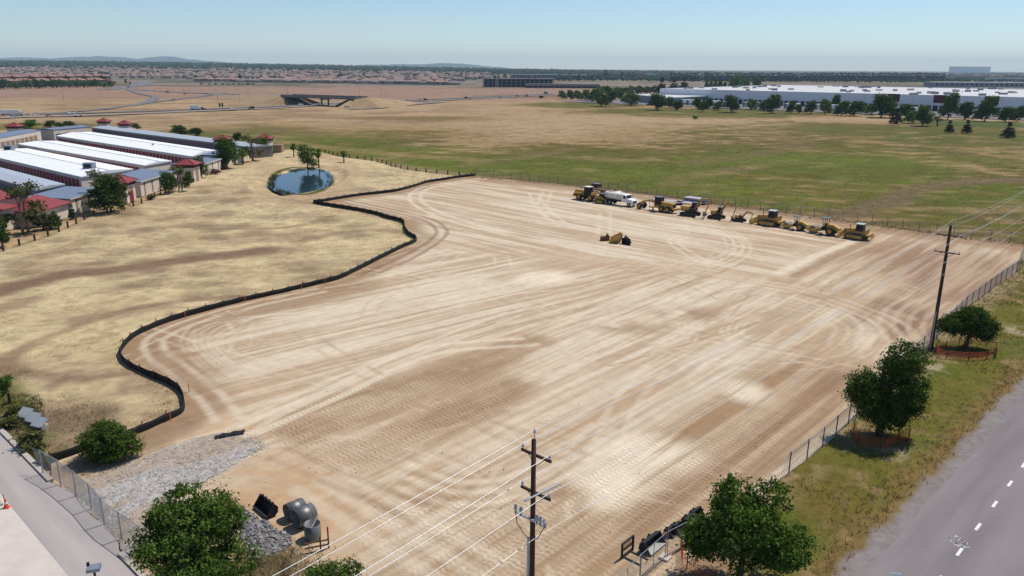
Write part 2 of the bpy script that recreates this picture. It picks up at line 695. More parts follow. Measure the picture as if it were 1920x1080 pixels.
# colours (albedo)
PALE = np.array(S(224, 207, 182)) * 0.72
TAN = np.array(S(202, 174, 142)) * 0.70
BROWN = np.array(S(170, 138, 105)) * 0.67
UMBER = np.array(S(142, 108, 86)) * 0.66
STRAW = np.array(S(210, 189, 146)) * 0.73
DRYB = np.array(S(160, 133, 107)) * 0.68
GREEN = np.array(S(104, 114, 36)) * 0.62
OLIVE = np.array(S(124, 114, 52)) * 0.62
FTAN = np.array(S(184, 156, 118)) * 0.66
MAUVE = np.array(S(158, 126, 108)) * 0.70

def dirt_colour(X, Y):
    sh = X.shape + (3,)
    ua, va = rot(X, Y, DIR_A)
    ub, vb = rot(X, Y, DIR_B)
    big = fbm(X / 14, Y / 14, 5)
    # streaks laid by the grader in two directions
    sa = 0.50 * fbm(ua / 17, va / 0.75, 11, 3) + 0.30 * fbm(ua / 26, va / 2.6, 12, 3) + 0.20 * fbm(ua / 9, va / 0.36, 13, 2)
    dc = DIR_A - 0.16
    uc, vc = rot(X, Y, dc)
    sc = 0.50 * fbm(uc / 17, vc / 0.8, 14, 3) + 0.30 * fbm(uc / 26, vc / 2.6, 15, 3) + 0.20 * fbm(uc / 9, vc / 0.36, 16, 2)
    sb = 0.50 * fbm(ub / 18, vb / 0.9, 17, 3) + 0.30 * fbm(ub / 30, vb / 3.2, 18, 3) + 0.20 * fbm(ub / 9, vb / 0.4, 19, 2)
    # north block of the pad is graded parallel to the north fence
    nb = inpoly(X, Y, PL([(560, 380), (700, 420), (850, 478), (1080, 482), (1300, 506), (1470, 532), (1560, 470), (1640, 452), (1580, 405),
                          (890, 325), (780, 340)])).astype(float)
    nb = blur(nb, 14)
    wc = blur(inpoly(X, Y, PL([(180, 600), (600, 520), (900, 440), (1100, 480), (1200, 560), (900, 640), (560, 760), (300, 760)])).astype(float), 20)
    s = sa * (1 - wc) + sc * wc
    s = s * (1 - nb) + sb * nb
    k = sstep(0.34, 0.63, s + (big - 0.5) * 0.18)
    pale = k * 0.74
    # broad light / dark zones
    light = np.zeros(X.shape)
    for a in [(1020, 420, 330, 60), (900, 540, 260, 70), (640, 620, 200, 60), (1180, 640, 220, 60), (1330, 560, 180, 40),
              (1000, 900, 130, 60), (1330, 700, 120, 40), (820, 500, 160, 40), (1500, 590, 100, 30)]:
        light = np.maximum(light, blob(X, Y, *a, soft=0.8))
    pale = np.clip(pale + 0.26 * light, 0, 1)
    col = np.broadcast_to(TAN, sh).copy()
    col = lerp(col, PALE, pale)
    dk = sstep(0.57, 0.36, s + (big - 0.5) * 0.25)
    col = lerp(col, BROWN, dk * 0.30)
    tread = np.zeros(X.shape)
    # brown margins
    edge = np.maximum(stroke(X, Y, smooth_poly(SILT[2:], 1.0), 3.6, 0.6, 0.8, False), 0.9 * stroke(X, Y, smooth_poly(offset_line(SILT[8:22], -3.5), 1.0), 4.5, 0.7, 0.8, False))
    edge = np.maximum(edge, 0.9 * stroke(X, Y, offset_line(NORTH, -3), 4.0, 0.6, 0.8))
    jit = fbm(X / 3.0, Y / 3.0, 31)
    edge = edge * sstep(0.1, 0.45, jit + 0.15)
    col = lerp(col, BROWN * 0.93, edge * 0.85)
    col = lerp(col, UMBER, stroke(X, Y, offset_line(NORTH, -1), 1.8, 0.6, 0.8) * 0.6 * sstep(0.3, 0.6, jit))
    # east corner: redder, damper soil
    ec = blob(X, Y, 1830, 520, 190, 75, 0.6) * 0.8
    ec = np.maximum(ec, blob(X, Y, 1690, 600, 90, 45, 0.6))
    col = lerp(col, lerp(np.broadcast_to(UMBER * 1.08, sh), BROWN * 1.12, sstep(0.42, 0.60, s)), ec * 0.85)
    # compacted, lug printed strip beside the east fence
    dist_e = -((X - _e1[0]) * -sin(DIR_A) + (Y - _e1[1]) * cos(DIR_A)) * -1
    strip = sstep(-0.5, 1.5, dist_e) * sstep(14.5, 10.5, dist_e + (fbm(ua / 20, va / 3, 41) - 0.5) * 5)
    along = ua - rot(_e1[0], _e1[1], DIR_A)[0]
    strip *= sstep(-40, -30, along) * sstep(34, 20, along)
    lane = sstep(0.42, 0.58, fbm(ua / 40, va / 0.9, 43, 2))
    scol = lerp(np.broadcast_to(BROWN * 1.0, sh), TAN * 0.90, lane)
    col = lerp(col, scol, strip * 0.9)
    tread = np.maximum(tread, strip * (0.35 + 0.65 * lane))
    lane2 = stroke(X, Y, PL([(1180, 985), (1330, 880), (1480, 770), (1580, 700)]), 1.0, 0.3)
    col = lerp(col, UMBER * 1.1, lane2 * 0.35 * (0.4 + jit))
    tread = np.maximum(tread, lane2)
    # padfoot-rolled patch
    pf = inpoly(X, Y, PL([(487, 808), (607, 742), (771, 696), (904, 649), (993, 634), (1000, 668), (944, 705), (1015, 722), (960, 768), (931, 784), (820, 822),
                          (762, 847), (735, 868), (709, 880), (655, 895), (560, 850)])).astype(float)
    pf = blur(pf, 3) * sstep(0.15, 0.4, fbm(ub / 3, vb / 9, 47) + 0.05)
    pc = lerp(np.broadcast_to(BROWN * 1.0, sh), TAN * 0.92, sstep(0.35, 0.7, fbm(ub / 2.0, vb / 11, 48)))
    col = lerp(col, pc, pf * 0.85)
    tread = np.maximum(tread, pf)
    t2 = blob(X, Y, 930, 960, 260, 90, 0.6) * sstep(0.45, 0.6, fbm(X / 5, Y / 5, 50))
    tread = np.maximum(tread, t2 * 0.7)
    # bottom left work area: smoother reddish fill
    wa = inpoly(X, Y, PL([(395, 925), (480, 850), (560, 860), (680, 900), (700, 1000), (640, 1080), (500, 1160), (300, 1160), (330, 960)])).astype(float)
    wa = blur(wa, 6)
    wcl = lerp(np.broadcast_to(np.array(S(190, 152, 114)) * 0.75, sh), TAN, sstep(0.4, 0.65, fbm(X / 4, Y / 1.2, 53)))
    col = lerp(col, wcl, wa * 0.8)
    wb = blur(inpoly(X, Y, PL([(200, 890), (350, 800), (470, 770), (500, 810), (420, 815), (300, 850)])).astype(float), 5)
    col = lerp(col, np.array(S(204, 172, 136)) * 0.75, wb * 0.8)
    # tufts of dry grass by the big tree
    dg = blob(X, Y, 500, 1060, 75, 45, 0.5) * sstep(0.3, 0.55, fbm(X / 1.5, Y / 1.5, 55) + 0.1)
    col = lerp(col, DRYB * 1.05, dg * 0.8)
    dg = stroke(X, Y, PL([(150, 880), (260, 840), (345, 800)]), 1.6, 0.7)
    col = lerp(col, DRYB * 0.95, dg * 0.7)
    STK = 1 - np.maximum(wa, pf * .7)
    # wheel tracks ------------------------------------------------------------
    brk0 = [fbm(X / 2.2, Y / 2.2, 61 + j) for j in range(4)]
    def track(px, half=0.28, gauge=1.9, c=PALE, k=0.7, n=2, brk=0.35):
        nonlocal col
        line = smooth_poly(PL(px), 0.6)
        for i in range(n):
            off = (i - (n - 1) / 2) * gauge
            m = stroke(X, Y, offset_line(line, off), half, 0.5, 0.25, True)
            m = m * sstep(brk - 0.25, brk + 0.15, brk0[i % 4])
            col = lerp(col, c, m * k)
    W_ = PALE * 1.06
    track([(905, 335), (800, 352), (778, 372), (800, 392), (860, 415), (960, 440)], 0.5, 2.6, W_, 0.75)
    track([(1000, 362), (1012, 385), (1040, 410), (1060, 425)], 0.4, 2.2, W_, 0.6)
    track([(1026, 360), (1018, 385), (1030, 408)], 0.4, 2.2, W_, 0.5)
    track([(1135, 400), (1132, 440)], 0.4, 2.2, W_, 0.5)
    track([(1300, 410), (1360, 435), (1385, 460), (1375, 480), (1330, 498), (1280, 490)], 0.3, 1.3, W_, 0.5, 4)
    track([(1280, 445), (1262, 452), (1290, 475), (1340, 500)], 0.4, 1.6, W_, 0.5, 2)
    track([(1500, 470), (1550, 490), (1640, 520), (1720, 545)], 0.5, 2.0, TAN, 0.6)
    track([(1462, 512), (1530, 480), (1600, 452)], 0.9, 0, W_, 0.85, 1, 0.2)
    track([(1490, 518), (1560, 484), (1625, 455)], 0.8, 0, BROWN * 0.95, 0.7, 1, 0.2)
    track([(780, 455), (960, 470), (1150, 492), (1330, 510), (1480, 535), (1600, 572), (1680, 600)], 1.0, 2.4, TAN * 0.97, 0.55, 3, 0.3)
    track([(1330, 520), (1480, 545), (1580, 575), (1650, 605), (1680, 640), (1660, 680)], 0.4, 1.8, W_, 0.36, 4)
    track([(1440, 560), (1540, 585), (1600, 615), (1590, 650)], 0.3, 1.4, W_, 0.3, 4)
    track([(1745, 560), (1700, 585), (1690, 620), (1720, 650)], 0.35, 1.6, PALE * 0.95, 0.36, 4)
    track([(1420, 595), (1385, 600), (1372, 625), (1400, 640)], 0.25, 0.8, W_, 0.4, 4)
    track([(1260, 600), (1290, 605), (1280, 640), (1230, 650)], 0.25, 0.8, W_, 0.4, 4)
    track([(940, 480), (945, 500)], 0.25, 2.4, W_, 0.6)
    # turning fans at the west end
    for k in range(6):
        o = k * 13
        track([(760 - o, 575 - k * 3), (560 - o, 590 + k), (395 + o, 605 + k * 2), (352 + o, 635 + k), (370 + o, 668), (425 + o, 712)], 0.24, 1.3, W_, 0.40, 2, 0.45)
    track([(600, 545), (420, 585), (310, 625), (290, 655), (340, 700), (395, 745), (430, 790)], 0.4, 2.0, W_, 0.55)
    track([(300, 640), (320, 690), (390, 735)], 0.4, 1.8, UMBER * 1.1, 0.35)
    track([(1000, 640), (800, 660), (620, 740), (470, 805)], 0.45, 2.3, W_, 0.75, 2, 0.2)
    track([(960, 590), (700, 690), (520, 770), (440, 815)], 0.4, 2.1, W_, 0.6, 2, 0.25)
    track([(1130, 880), (1150, 800), (1185, 740), (1230, 690)], 0.35, 2.2, W_, 0.45, 2)
    track([(1040, 965), (1060, 880), (1130, 800)], 0.35, 1.8, W_, 0.4, 2)
    for k in range(5):
        track([(760, 870 + k * 12), (850, 905 + k * 10), (960, 895 + k * 9), (1080, 840 + k * 10)], 0.3, 1.7, W_ if k % 2 else BROWN * 1.05, 0.4, 2)
    track([(600, 900), (760, 1000), (900, 1080)], 0.6, 2.0, W_, 0.5, 3)
    track([(520, 850), (650, 905), (780, 960)], 0.35, 1.9, BROWN * 0.9, 0.45, 2)
    # odd passes of wheels across the pad
    rt = random.Random(17)
    brk_ = [sstep(.25, .6, fbm(X / 1.6, Y / 1.6, 90 + j)) for j in range(3)]
    for i in range(70):
        cx, cy = P(rt.uniform(420, 1650), 380 + 640 * rt.random() ** 1.3)
        ang = (DIR_A if rt.random() < .68 else DIR_B) + rt.gauss(0, .16)
        L_, bend = rt.uniform(14, 45), rt.gauss(0, .012)
        line = []
        for t in np.linspace(-.5, .5, 9):
            d_ = t * L_
            line.append((cx + cos(ang + bend * d_) * d_, cy + sin(ang + bend * d_) * d_))
        c_ = (W_, W_, TAN, BROWN * .98)[i % 4]
        for off in (-.95, .95):
            m = stroke(X, Y, offset_line(line, off), .17 + .1 * rt.random(), .5, .25, True) * brk_[i % 3]
            col = lerp(col, c_, m * rt.uniform(.25, .55) * STK)
    for a in [(1400, 735, 40, 20), (1210, 850, 95, 35), (1150, 900, 70, 30), (1130, 930, 50, 25), (1015, 520, 50, 14)]:
        col = lerp(col, PALE * 1.16, blob(X, Y, *a, soft=0.6) * sstep(0.30, 0.48, s + 0.03) * 0.95)
    for a in [(860, 700, 60, 22), (980, 640, 60, 14), (1180, 615, 60, 12), (1300, 590, 70, 12), (1500, 560, 60, 10), (1060, 930, 45, 20), (830, 935, 60, 14)]:
        col = lerp(col, BROWN * 0.98, blob(X, Y, *a, soft=0.8) * sstep(0.35, 0.6, jit) * 0.7)
    col = lerp(col, PALE * 0.85, 0.9 * stroke(X, Y, PL([(737, 425), (790, 445), (800, 452)]), 1.0, 0.6) * jit)
    for k in range(4):     # curving tracks round the silt fence point
        track([(640, 376), (720, 392), (800, 412), (828, 432), (815, 452), (760, 485), (690, 515)][:], 0.4, 2.0, UMBER * 1.08, 0.10 + 0.08 * k, 2)
    # grain
    g = fbm(X / 0.9, Y / 0.9, 71, 3)
    col = col * (0.90 + 0.2 * g)[..., None]
    global NORTH_MASK
    NORTH_MASK = nb
    global STREAK_MASK
    STREAK_MASK = 1 - np.maximum(np.maximum(wa, wb), pf * 0.8)
    return col, tread

def dirt_relief(X, Y):
    return (fbm(X / 9, Y / 9, 81) - 0.5) * 0.22

M_DIRT = ground_mat('graded_soil', True, 0.5, 1.1, 0.13)
sheet('graded_dirt_pad', SITE, 0.26, dirt_colour, 0.03, M_DIRT, dirt_relief)

# dry grass field west of the silt fence -------------------------------------
STORE_LINE = PL([(0, 470), (90, 440), (170, 405), (250, 385), (330, 350), (390, 325), (440, 303), (500, 284)])
FIELD_TOP = PL([(500, 284), (545, 280), (600, 285), (640, 294), (700, 302), (760, 318), (830, 326), (892, 331)])
DRY = STORE_LINE + FIELD_TOP[1:] + SILT[::-1] + [tuple(ROADL_A + _rl * 8.0), tuple(ROADL_A - _rl * 60), (-110, 92), (-106, 120)]

MOUNDS = [(rnd.uniform(0, 700), rnd.uniform(345, 560)) for _ in range(95)]

def dry_colour(X, Y):
    sh = X.shape + (3,)
    n1 = fbm(X / 22, Y / 11, 101)
    n2 = fbm(X / 5, Y / 4, 102)
    n3 = fbm(X / 1.1, Y / 1.1, 103, 3)
    col = np.broadcast_to(STRAW, sh).copy()
    col = lerp(col, np.array(S(192, 168, 130)) * 0.70, sstep(0.40, 0.68, n2) * 0.7)
    col = lerp(col, DRYB * 1.05, sstep(0.54, 0.74, n1) * 0.5)
    near = blob(X, Y, 140, 760, 330, 95, 0.5)
    col = lerp(col, DRYB * 1.02, near * 0.6 * sstep(0.25, 0.6, n2 + 0.1))
    m = np.zeros(X.shape)
    for a, b in MOUNDS:
        m = np.maximum(m, blob(X, Y, a, b, 22 + (b - 340) * 0.08, 4.5 + (b - 340) * 0.012, 0.8) * (0.5 + 0.5 * ((a * 7) % 1)))
    col = lerp(col, DRYB * 0.72, m * 0.75)
    # gully / worn paths
    for pts, w, k in [([(-80, 570), (0, 545), (110, 518), (220, 505), (330, 490), (430, 478), (500, 468)], 2.6, 0.95),
                      ([(560, 452), (640, 436), (720, 430), (752, 436)], 1.6, 0.5), ([(330, 425), (450, 430), (560, 422), (620, 405)], 1.0, 0.4),
                      ([(0, 716), (8, 680), (40, 655), (110, 625), (200, 592), (330, 566), (450, 556)], 1.0, 0.55), ([(150, 600), (220, 588), (300, 575)], 1.8, 0.5),
                      ([(0, 690), (60, 700), (130, 712), (240, 700)], 0.9, 0.6),
                      ([(60, 560), (-30, 590)], 2.0, 0.5),
                      ([(330, 440), (420, 446), (520, 440), (600, 444)], 1.4, 0.35),
                      ([(0, 668), (30, 685), (20, 705)], 1.2, 0.5)]:
        col = lerp(col, np.array(S(142, 112, 90)) * 0.64, stroke(X, Y, PL(pts), w, 0.6) * k * sstep(0.1, 0.4, n2 + 0.15))
    # worn track round the pond
    for pts, w, k in [([(430, 312), (480, 300), (505, 320), (505, 345), (530, 365), (590, 368), (640, 345), (655, 318), (625, 298), (560, 290)], 3.4, 0.7),
                      ([(0, 700), (120, 640), (220, 560)], 0.8, 0.3), ([(500, 345), (380, 352), (300, 340)], 1.2, 0.3)]:
        col = lerp(col, np.array(S(190, 162, 128)) * 0.74, stroke(X, Y, PL(pts), w, 0.8) * k)
    # green fringe at the water, scrub by the road and along the storage walls
    fr = stroke(X, Y, PL(POND_PX + POND_PX[:1]), 1.0, 0.6)
    col = lerp(col, GREEN * 0.8, fr * sstep(0.25, 0.5, n2 + 0.1))
    sc = stroke(X, Y, [P(-60, 700), P(10, 760), P(60, 830), P(90, 880)], 2.4, 0.5)
    col = lerp(col, lerp(np.broadcast_to(GREEN * 0.95, sh), DRYB * 0.8, sstep(0.4, 0.6, n2)), sc * 0.85)
    st = stroke(X, Y, offset_line(STORE_LINE, 2.2), 2.6, 0.5)
    col = lerp(col, lerp(np.broadcast_to(np.array(S(150, 122, 92)) * 0.7, sh), GREEN, sstep(0.45, 0.6, n2)), st * 0.85)
    bank = blob(X, Y, 135, 785, 75, 25, 0.5)
    col = lerp(col, np.array(S(128, 106, 88)) * 0.7, bank * 0.7 * sstep(0.3, 0.55, n2 + 0.1))
    col = col * (0.74 + 0.52 * n3)[..., None]
    col = lerp(col, DRYB * 0.8, sstep(0.58, 0.70, fbm(X / 1.8, Y / 1.1, 106)) * 0.4)
    return col, None

POND_PX = [(508, 345), (513, 330), (528, 319), (552, 313.5), (580, 314.5), (604, 318), (617, 325), (619, 338), (611, 350), (596, 359), (570, 364.5), (543, 361), (520, 354)]

def dry_relief(X, Y):
    z = (fbm(X / 7, Y / 7, 111) - 0.5) * 0.5
    z = z * sstep(0, 6, X + 105) - 0.03
    # scour hole by the culvert
    cx, cy = P(168, 770)
    z = z - 0.9 * np.exp(-(((X - cx) / 1.6) ** 2 + ((Y - cy) / 1.3) ** 2))
    cx, cy = P(110, 785)
    z = z - 0.6 * np.exp(-(((X - cx) / 3.0) ** 2 + ((Y - cy) / 1.8) ** 2))
    # pond bowl
    px = np.array(PL(POND_PX))
    c = px.mean(0)
    a = (px[:, 0].max() - px[:, 0].min()) / 2
    b = (px[:, 1].max() - px[:, 1].min()) / 2
    d = np.sqrt(((X - c[0]) / a) ** 2 + ((Y - c[1]) / b) ** 2)
    z = z * sstep(0.9, 1.6, d) - 0.9 * sstep(1.12, 0.93, d)
    # keep the silt fence line flat
    return z

M_DRY = ground_mat('dry_grass', False, 0.9, 1.3, 0.30)
sheet('dry_grass_field', DRY, 0.42, dry_colour, -0.01, M_DRY, dry_relief)

# road verge east of the fence -------------------------------------------------
RE0, RE1 = tuple(ROADR_A - _rr * 25 + _rn * 1.2), tuple(ROADR_B + _rr * 120 + _rn * 1.2)
VERGE = [EAST_END] + EAST[::-1] + [(125, 150), RE1, RE0]
GRAVEL_W = 1.25

def verge_colour(X, Y):
    sh = X.shape + (3,)
    ur, vr = rot(X - ROADR_A[0], Y - ROADR_A[1], atan2(_rr[1], _rr[0]))     # vr>0 away from road
    n1 = fbm(X / 8, Y / 8, 121)
    n2 = fbm(X / 2.2, Y / 2.2, 122)
    n3 = fbm(X / 0.6, Y / 0.6, 123, 3)
    col = np.broadcast_to(np.array(S(120, 114, 46)) * 0.62, sh).copy()
    col = lerp(col, np.array(S(168, 142, 96)) * 0.62, sstep(0.50, 0.64, n2 * 0.6 + n1 * 0.4))
    col = lerp(col, GREEN * 0.95, sstep(0.52, 0.66, n1) * 0.8)
    col = lerp(col, np.array(S(132, 104, 54)) * 0.62, blob(X, Y, 1530, 930, 80, 60, 0.7) * 0.5 * sstep(0.3, 0.6, n2 + .15))
    edge = sstep(3.6, 1.6, vr + (n2 - 0.5) * 3.0)
    col = lerp(col, np.array(S(152, 122, 78)) * 0.60, edge * 0.7)
    fl = sstep(3.0, 0.6, np.abs((X - _e1[0]) * -sin(DIR_A) + (Y - _e1[1]) * cos(DIR_A)))
    col = lerp(col, np.array(S(186, 158, 122)) * 0.72, fl * 0.6 * sstep(0.3, 0.5, n2))
    bd = blob(X, Y, 1280, 1080, 130, 60, 0.6)
    col = lerp(col, np.array(S(170, 138, 110)) * 0.70, bd * 0.85)
    for a in [(1740, 690, 40, 14), (1905, 620, 28, 12), (1650, 850, 60, 14)]:
        col = lerp(col, np.array(S(190, 170, 138)) * 0.7, blob(X, Y, *a, soft=0.6) * sstep(0.35, 0.55, n2) * 0.8)
    gr = sstep(GRAVEL_W + 0.2, GRAVEL_W - 0.5, vr + (n2 - 0.5) * 1.6)
    col = lerp(col, np.array(S(156, 146, 142)) * 0.64, gr)
    col = col * (0.78 + 0.44 * n3)[..., None]
    return col, None

def verge_relief(X, Y):
    ur, vr = rot(X - ROADR_A[0], Y - ROADR_A[1], atan2(_rr[1], _rr[0]))
    return ((fbm(X / 5, Y / 5, 131) - 0.5) * 0.3 + 0.06) * sstep(1.0, 4.0, vr)

M_VERGE = ground_mat('roadside_grass', False, 1.0, 2.0, 0.34)
sheet('grass_verge', VERGE, 0.33, verge_colour, -0.012, M_VERGE, verge_relief)

# the wide ground: fields, suburbs, out to the horizon ---------------------------
def field_colour(X, Y):
    sh = X.shape + (3,)
    n0 = fbm(X / 90, Y / 90, 141)
    n1 = fbm(X / 34, Y / 22, 142)
    n2 = fbm(X / 9, Y / 6, 143)
    n3 = fbm(X / 2.4, Y / 2.4, 144, 3)
    g = 0.55 * n1 + 0.3 * n2 + 0.15 * n3
    green = np.zeros(X.shape)
    for a in [(640, 262, 240, 30), (900, 305, 190, 24), (1150, 290, 260, 30), (1500, 290, 330, 60), (1700, 330, 330, 80), (1300, 330, 300, 40), (1750, 250, 260, 22),
              (440, 250, 140, 20), (60, 236, 120, 6), (800, 222, 120, 5), (1000, 180, 90, 3), (1330, 210, 240, 8), (1100, 197, 100, 5)]:
        green = np.maximum(green, blob(X, Y, *a, soft=0.7))
    tan = np.zeros(X.shape)
    for a in [(950, 225, 300, 22), (1250, 255, 240, 22), (700, 205, 220, 16), (1420, 262, 120, 16), (840, 260, 160, 12), (1640, 225, 110, 8), (1690, 290, 60, 10), (1790, 310, 50, 14)]:
        tan = np.maximum(tan, blob(X, Y, *a, soft=0.8))
    n4 = fbm(X / 5.5, Y / 3.2, 146, 3)
    a = np.clip(green * 1.0 - tan * 0.55 + (g - 0.5) * 1.7 + (n4 - 0.5) * 0.9, 0, 1)
    col = lerp(np.broadcast_to(FTAN, sh), OLIVE, sstep(0.15, 0.5, a))
    col = lerp(col, GREEN, sstep(0.45, 0.95, a) * 0.85)
    col = lerp(col, DRYB * 0.72, sstep(0.55, 0.68, n2) * 0.5)
    col = lerp(col, np.array(S(118, 88, 54)) * 0.6, sstep(0.56, 0.70, n4) * 0.5 * green)
    col = lerp(col, FTAN * 0.95, sstep(0.60, 0.72, fbm(X / 13, Y / 7, 147)) * 0.55)
    for q in [(890, 308, 220, 17), (720, 282, 160, 10), (560, 262, 130, 7), (1200, 325, 200, 16), (1330, 352, 160, 14), (1480, 375, 150, 14), (1600, 300, 220, 16), (1750, 350, 180, 20), (1420, 300, 150, 10)]:
        col = lerp(col, np.array(S(112, 126, 32)) * 0.66, blob(X, Y, *q, soft=0.8) * 0.8 * sstep(0.36, 0.60, n2 * .5 + n4 * .5))
    # brush lines and trodden paths
    for pts, w, k, c in [([(1580, 400), (1680, 372), (1720, 352), (1830, 340), (1920, 337)], 1.9, 0.85, DRYB * 0.66),
                         ([(900, 300), (700, 285), (500, 262)], 2.5, 0.4, FTAN), ([(880, 310), (960, 296), (1060, 280)], 2.0, 0.4, DRYB * 0.9),
                         ([(1840, 225), (1700, 220), (1560, 214)], 2.0, 0.4, FTAN), ([(1480, 300), (1300, 330), (1260, 345)], 2.0, 0.3, DRYB),
                         ([(1500, 262), (1470, 280), (1300, 305)], 2.5, 0.4, DRYB * 0.8)]:
        p = smooth_poly(PL(pts), 6)
        d = np.full(X.shape, 1e9)
        for x, y in p:
            d = np.minimum(d, (X - x) ** 2 + (Y - y) ** 2)
        col = lerp(col, c, sstep(w * 3.5, w, np.sqrt(d)) * k)
    # tawny rough strip behind the north fence
    dn = (X - NORTH[0][0]) * sin(-DIR_B) + (Y - NORTH[0][1]) * cos(-DIR_B)
    col = lerp(col, np.array(S(172, 148, 116)) * 0.68, sstep(6, 1, dn + (n2 - .5) * 5) * sstep(-4, -1, dn) * 0.75)
    # highway side: tan; beyond: bare mauve land; then suburb ground
    fy = Y + (n0 - 0.5) * 120
    hl = sstep(330, 480, fy + X * 0.05) * sstep(0.1, -0.2, X / np.maximum(Y, 1))
    col = lerp(col, lerp(np.broadcast_to(FTAN * 0.98, sh), np.array(S(150, 122, 92)) * 0.7, sstep(0.45, 0.65, n1)), hl * 0.85)
    mv = sstep(690, 800, fy) * sstep(0.3, 0.1, X / np.maximum(Y, 1))
    col = lerp(col, MAUVE, mv * 0.85)
    sub = sstep(1150, 1350, fy)
    col = lerp(col, lerp(np.broadcast_to(np.array(S(150, 134, 120)) * 0.6, sh), np.array(S(96, 96, 70)) * 0.6, sstep(0.4, 0.6, n0)), sub * 0.85)
    # lawn by the warehouse yard
    lw = blob(X, Y, 1830, 232, 110, 6.5, 0.3)
    col = lerp(col, np.array(S(94, 104, 50)) * 0.62, lw)
    col = col * (0.70 + 0.6 * n3)[..., None] * (1 - sstep(0.0, 0.5, green)[..., None] * np.array([.16, .18, .30]))
    return col, None

rows = np.concatenate([np.linspace(-80, 30, 14)[:-1], np.linspace(30, 110, 130)[:-1], np.geomspace(110, 900, 460)[:-1], np.geomspace(900, 17000, 130)])
cols = np.linspace(-1, 1, 560)
RY, CX = np.meshgrid(rows, cols, indexing='ij')
GX = CX * (0.82 * np.maximum(RY, 0) + 190)
gcol, _ = field_colour(GX, RY)
GZ = terrain(GX, RY) - 0.15 + (fbm(GX / 30, RY / 30, 151) - 0.5) * 0.6 * sstep(240, 320, RY) * np.maximum(sstep(-85, -55, GX), sstep(380, 430, RY))
for _poly in (SITE, DRY, VERGE):
    GZ[inpoly(GX, RY, _poly)] = -3.5
idx = np.arange(GX.size).reshape(GX.shape)
q = np.stack([idx[:-1, :-1], idx[:-1, 1:], idx[1:, 1:], idx[1:, :-1]], -1).reshape(-1, 4)
gm = np_mesh('ground', np.stack([GX.ravel(), RY.ravel(), GZ.ravel()], -1), q, ground_mat('field_grass', False, 0.8, 0.30, 0.5), True)
set_attr(gm, 'soil', np.clip(gcol.reshape(-1, 3), 0.005, 0.9))
link_mesh('ground', gm)['kind'] = 'structure'
# ------------------------------------------------------------------ paved ground
def road_mat(name, col, var, scale, streak_ang=None, bump=0.15):
    m = bpy.data.materials.new(name)
    m.use_nodes = True
    nt = m.node_tree
    N, L = nt.nodes, nt.links
    b = N['Principled BSDF']
    b.inputs['Roughness'].default_value = 0.85
    b.inputs['Specular IOR Level'].default_value = 0.2
    tc = N.new('ShaderNodeTexCoord')
    big = N.new('ShaderNodeTexNoise')
    big.inputs['Scale'].default_value = scale
    big.inputs['Detail'].default_value = 5
    if streak_ang is not None:
        mp = N.new('ShaderNodeMapping')
        mp.vector_type = 'TEXTURE'
        mp.inputs['Rotation'].default_value = (0, 0, streak_ang)
        mp.inputs['Scale'].default_value = (9, 1, 1)
        L.new(tc.outputs['Object'], mp.inputs[0])
        L.new(mp.outputs[0], big.inputs[0])
    else:
        L.new(tc.outputs['Object'], big.inputs[0])
    fine = N.new('ShaderNodeTexNoise')
    fine.inputs['Scale'].default_value = 14
    fine.inputs['Detail'].default_value = 4
    L.new(tc.outputs['Object'], fine.inputs[0])
    rp = N.new('ShaderNodeValToRGB')
    rp.color_ramp.elements[0].position = 0.32
    rp.color_ramp.elements[1].position = 0.68
    rp.color_ramp.elements[0].color = (*[c * (1 - var) for c in col], 1)
    rp.color_ramp.elements[1].color = (*[c * (1 + var) for c in col], 1)
    L.new(big.outputs['Fac'], rp.inputs[0])
    mr = N.new('ShaderNodeMapRange')
    mr.inputs['To Min'].default_value = 0.84
    mr.inputs['To Max'].default_value = 1.16
    L.new(fine.outputs['Fac'], mr.inputs[0])
    vm = N.new('ShaderNodeVectorMath')
    vm.operation = 'SCALE'
    L.new(rp.outputs[0], vm.inputs[0])
    L.new(mr.outputs[0], vm.inputs['Scale'])
    L.new(vm.outputs[0], b.inputs['Base Color'])
    bp = N.new('ShaderNodeBump')
    bp.inputs['Strength'].default_value = bump
    bp.inputs['Distance'].default_value = 0.02
    L.new(fine.outputs['Fac'], bp.inputs['Height'])
    L.new(bp.outputs[0], b.inputs['Normal'])
    return m

def strip_mesh(name, left, right, z, material, kind='structure', parent=None):
    """sheet between two polylines of equal length"""
    n = len(left)
    zf = z if callable(z) else (lambda x, y: z)
    v = [(x, y, zf(x, y)) for x, y in left] + [(x, y, zf(x, y)) for x, y in right]
    f = [(i, i + 1, n + i + 1, n + i) for i in range(n - 1)]
    me = bpy.data.meshes.new(name)
    me.from_pydata(v, [], f)
    me.update()
    if me.polygons[0].normal.z < 0:
        me.flip_normals()
    me.materials.append(material)
    o = link_mesh(name, me, parent)
    if kind:
        o['kind'] = kind
    return o

ANG_R = atan2(_rr[1], _rr[0])
M_ASPH = road_mat('asphalt', np.array(S(146, 136, 137)) * 0.64, 0.15, 0.55, ANG_R)
M_ASPH_NEW = road_mat('dark_asphalt', np.array(S(104, 96, 104)) * 0.6, 0.1, 0.4, ANG_R)
M_PAINT = mat('white_road_paint', (0.68, 0.68, 0.66), 0.7, var=0.12, scale=6)
M_YEL = mat('yellow_road_paint', (0.62, 0.42, 0.06), 0.7, var=0.1, scale=6)

def along_r(s, off):
    p = ROADR_A + _rr * s + _rn * off
    return (p[0], p[1])

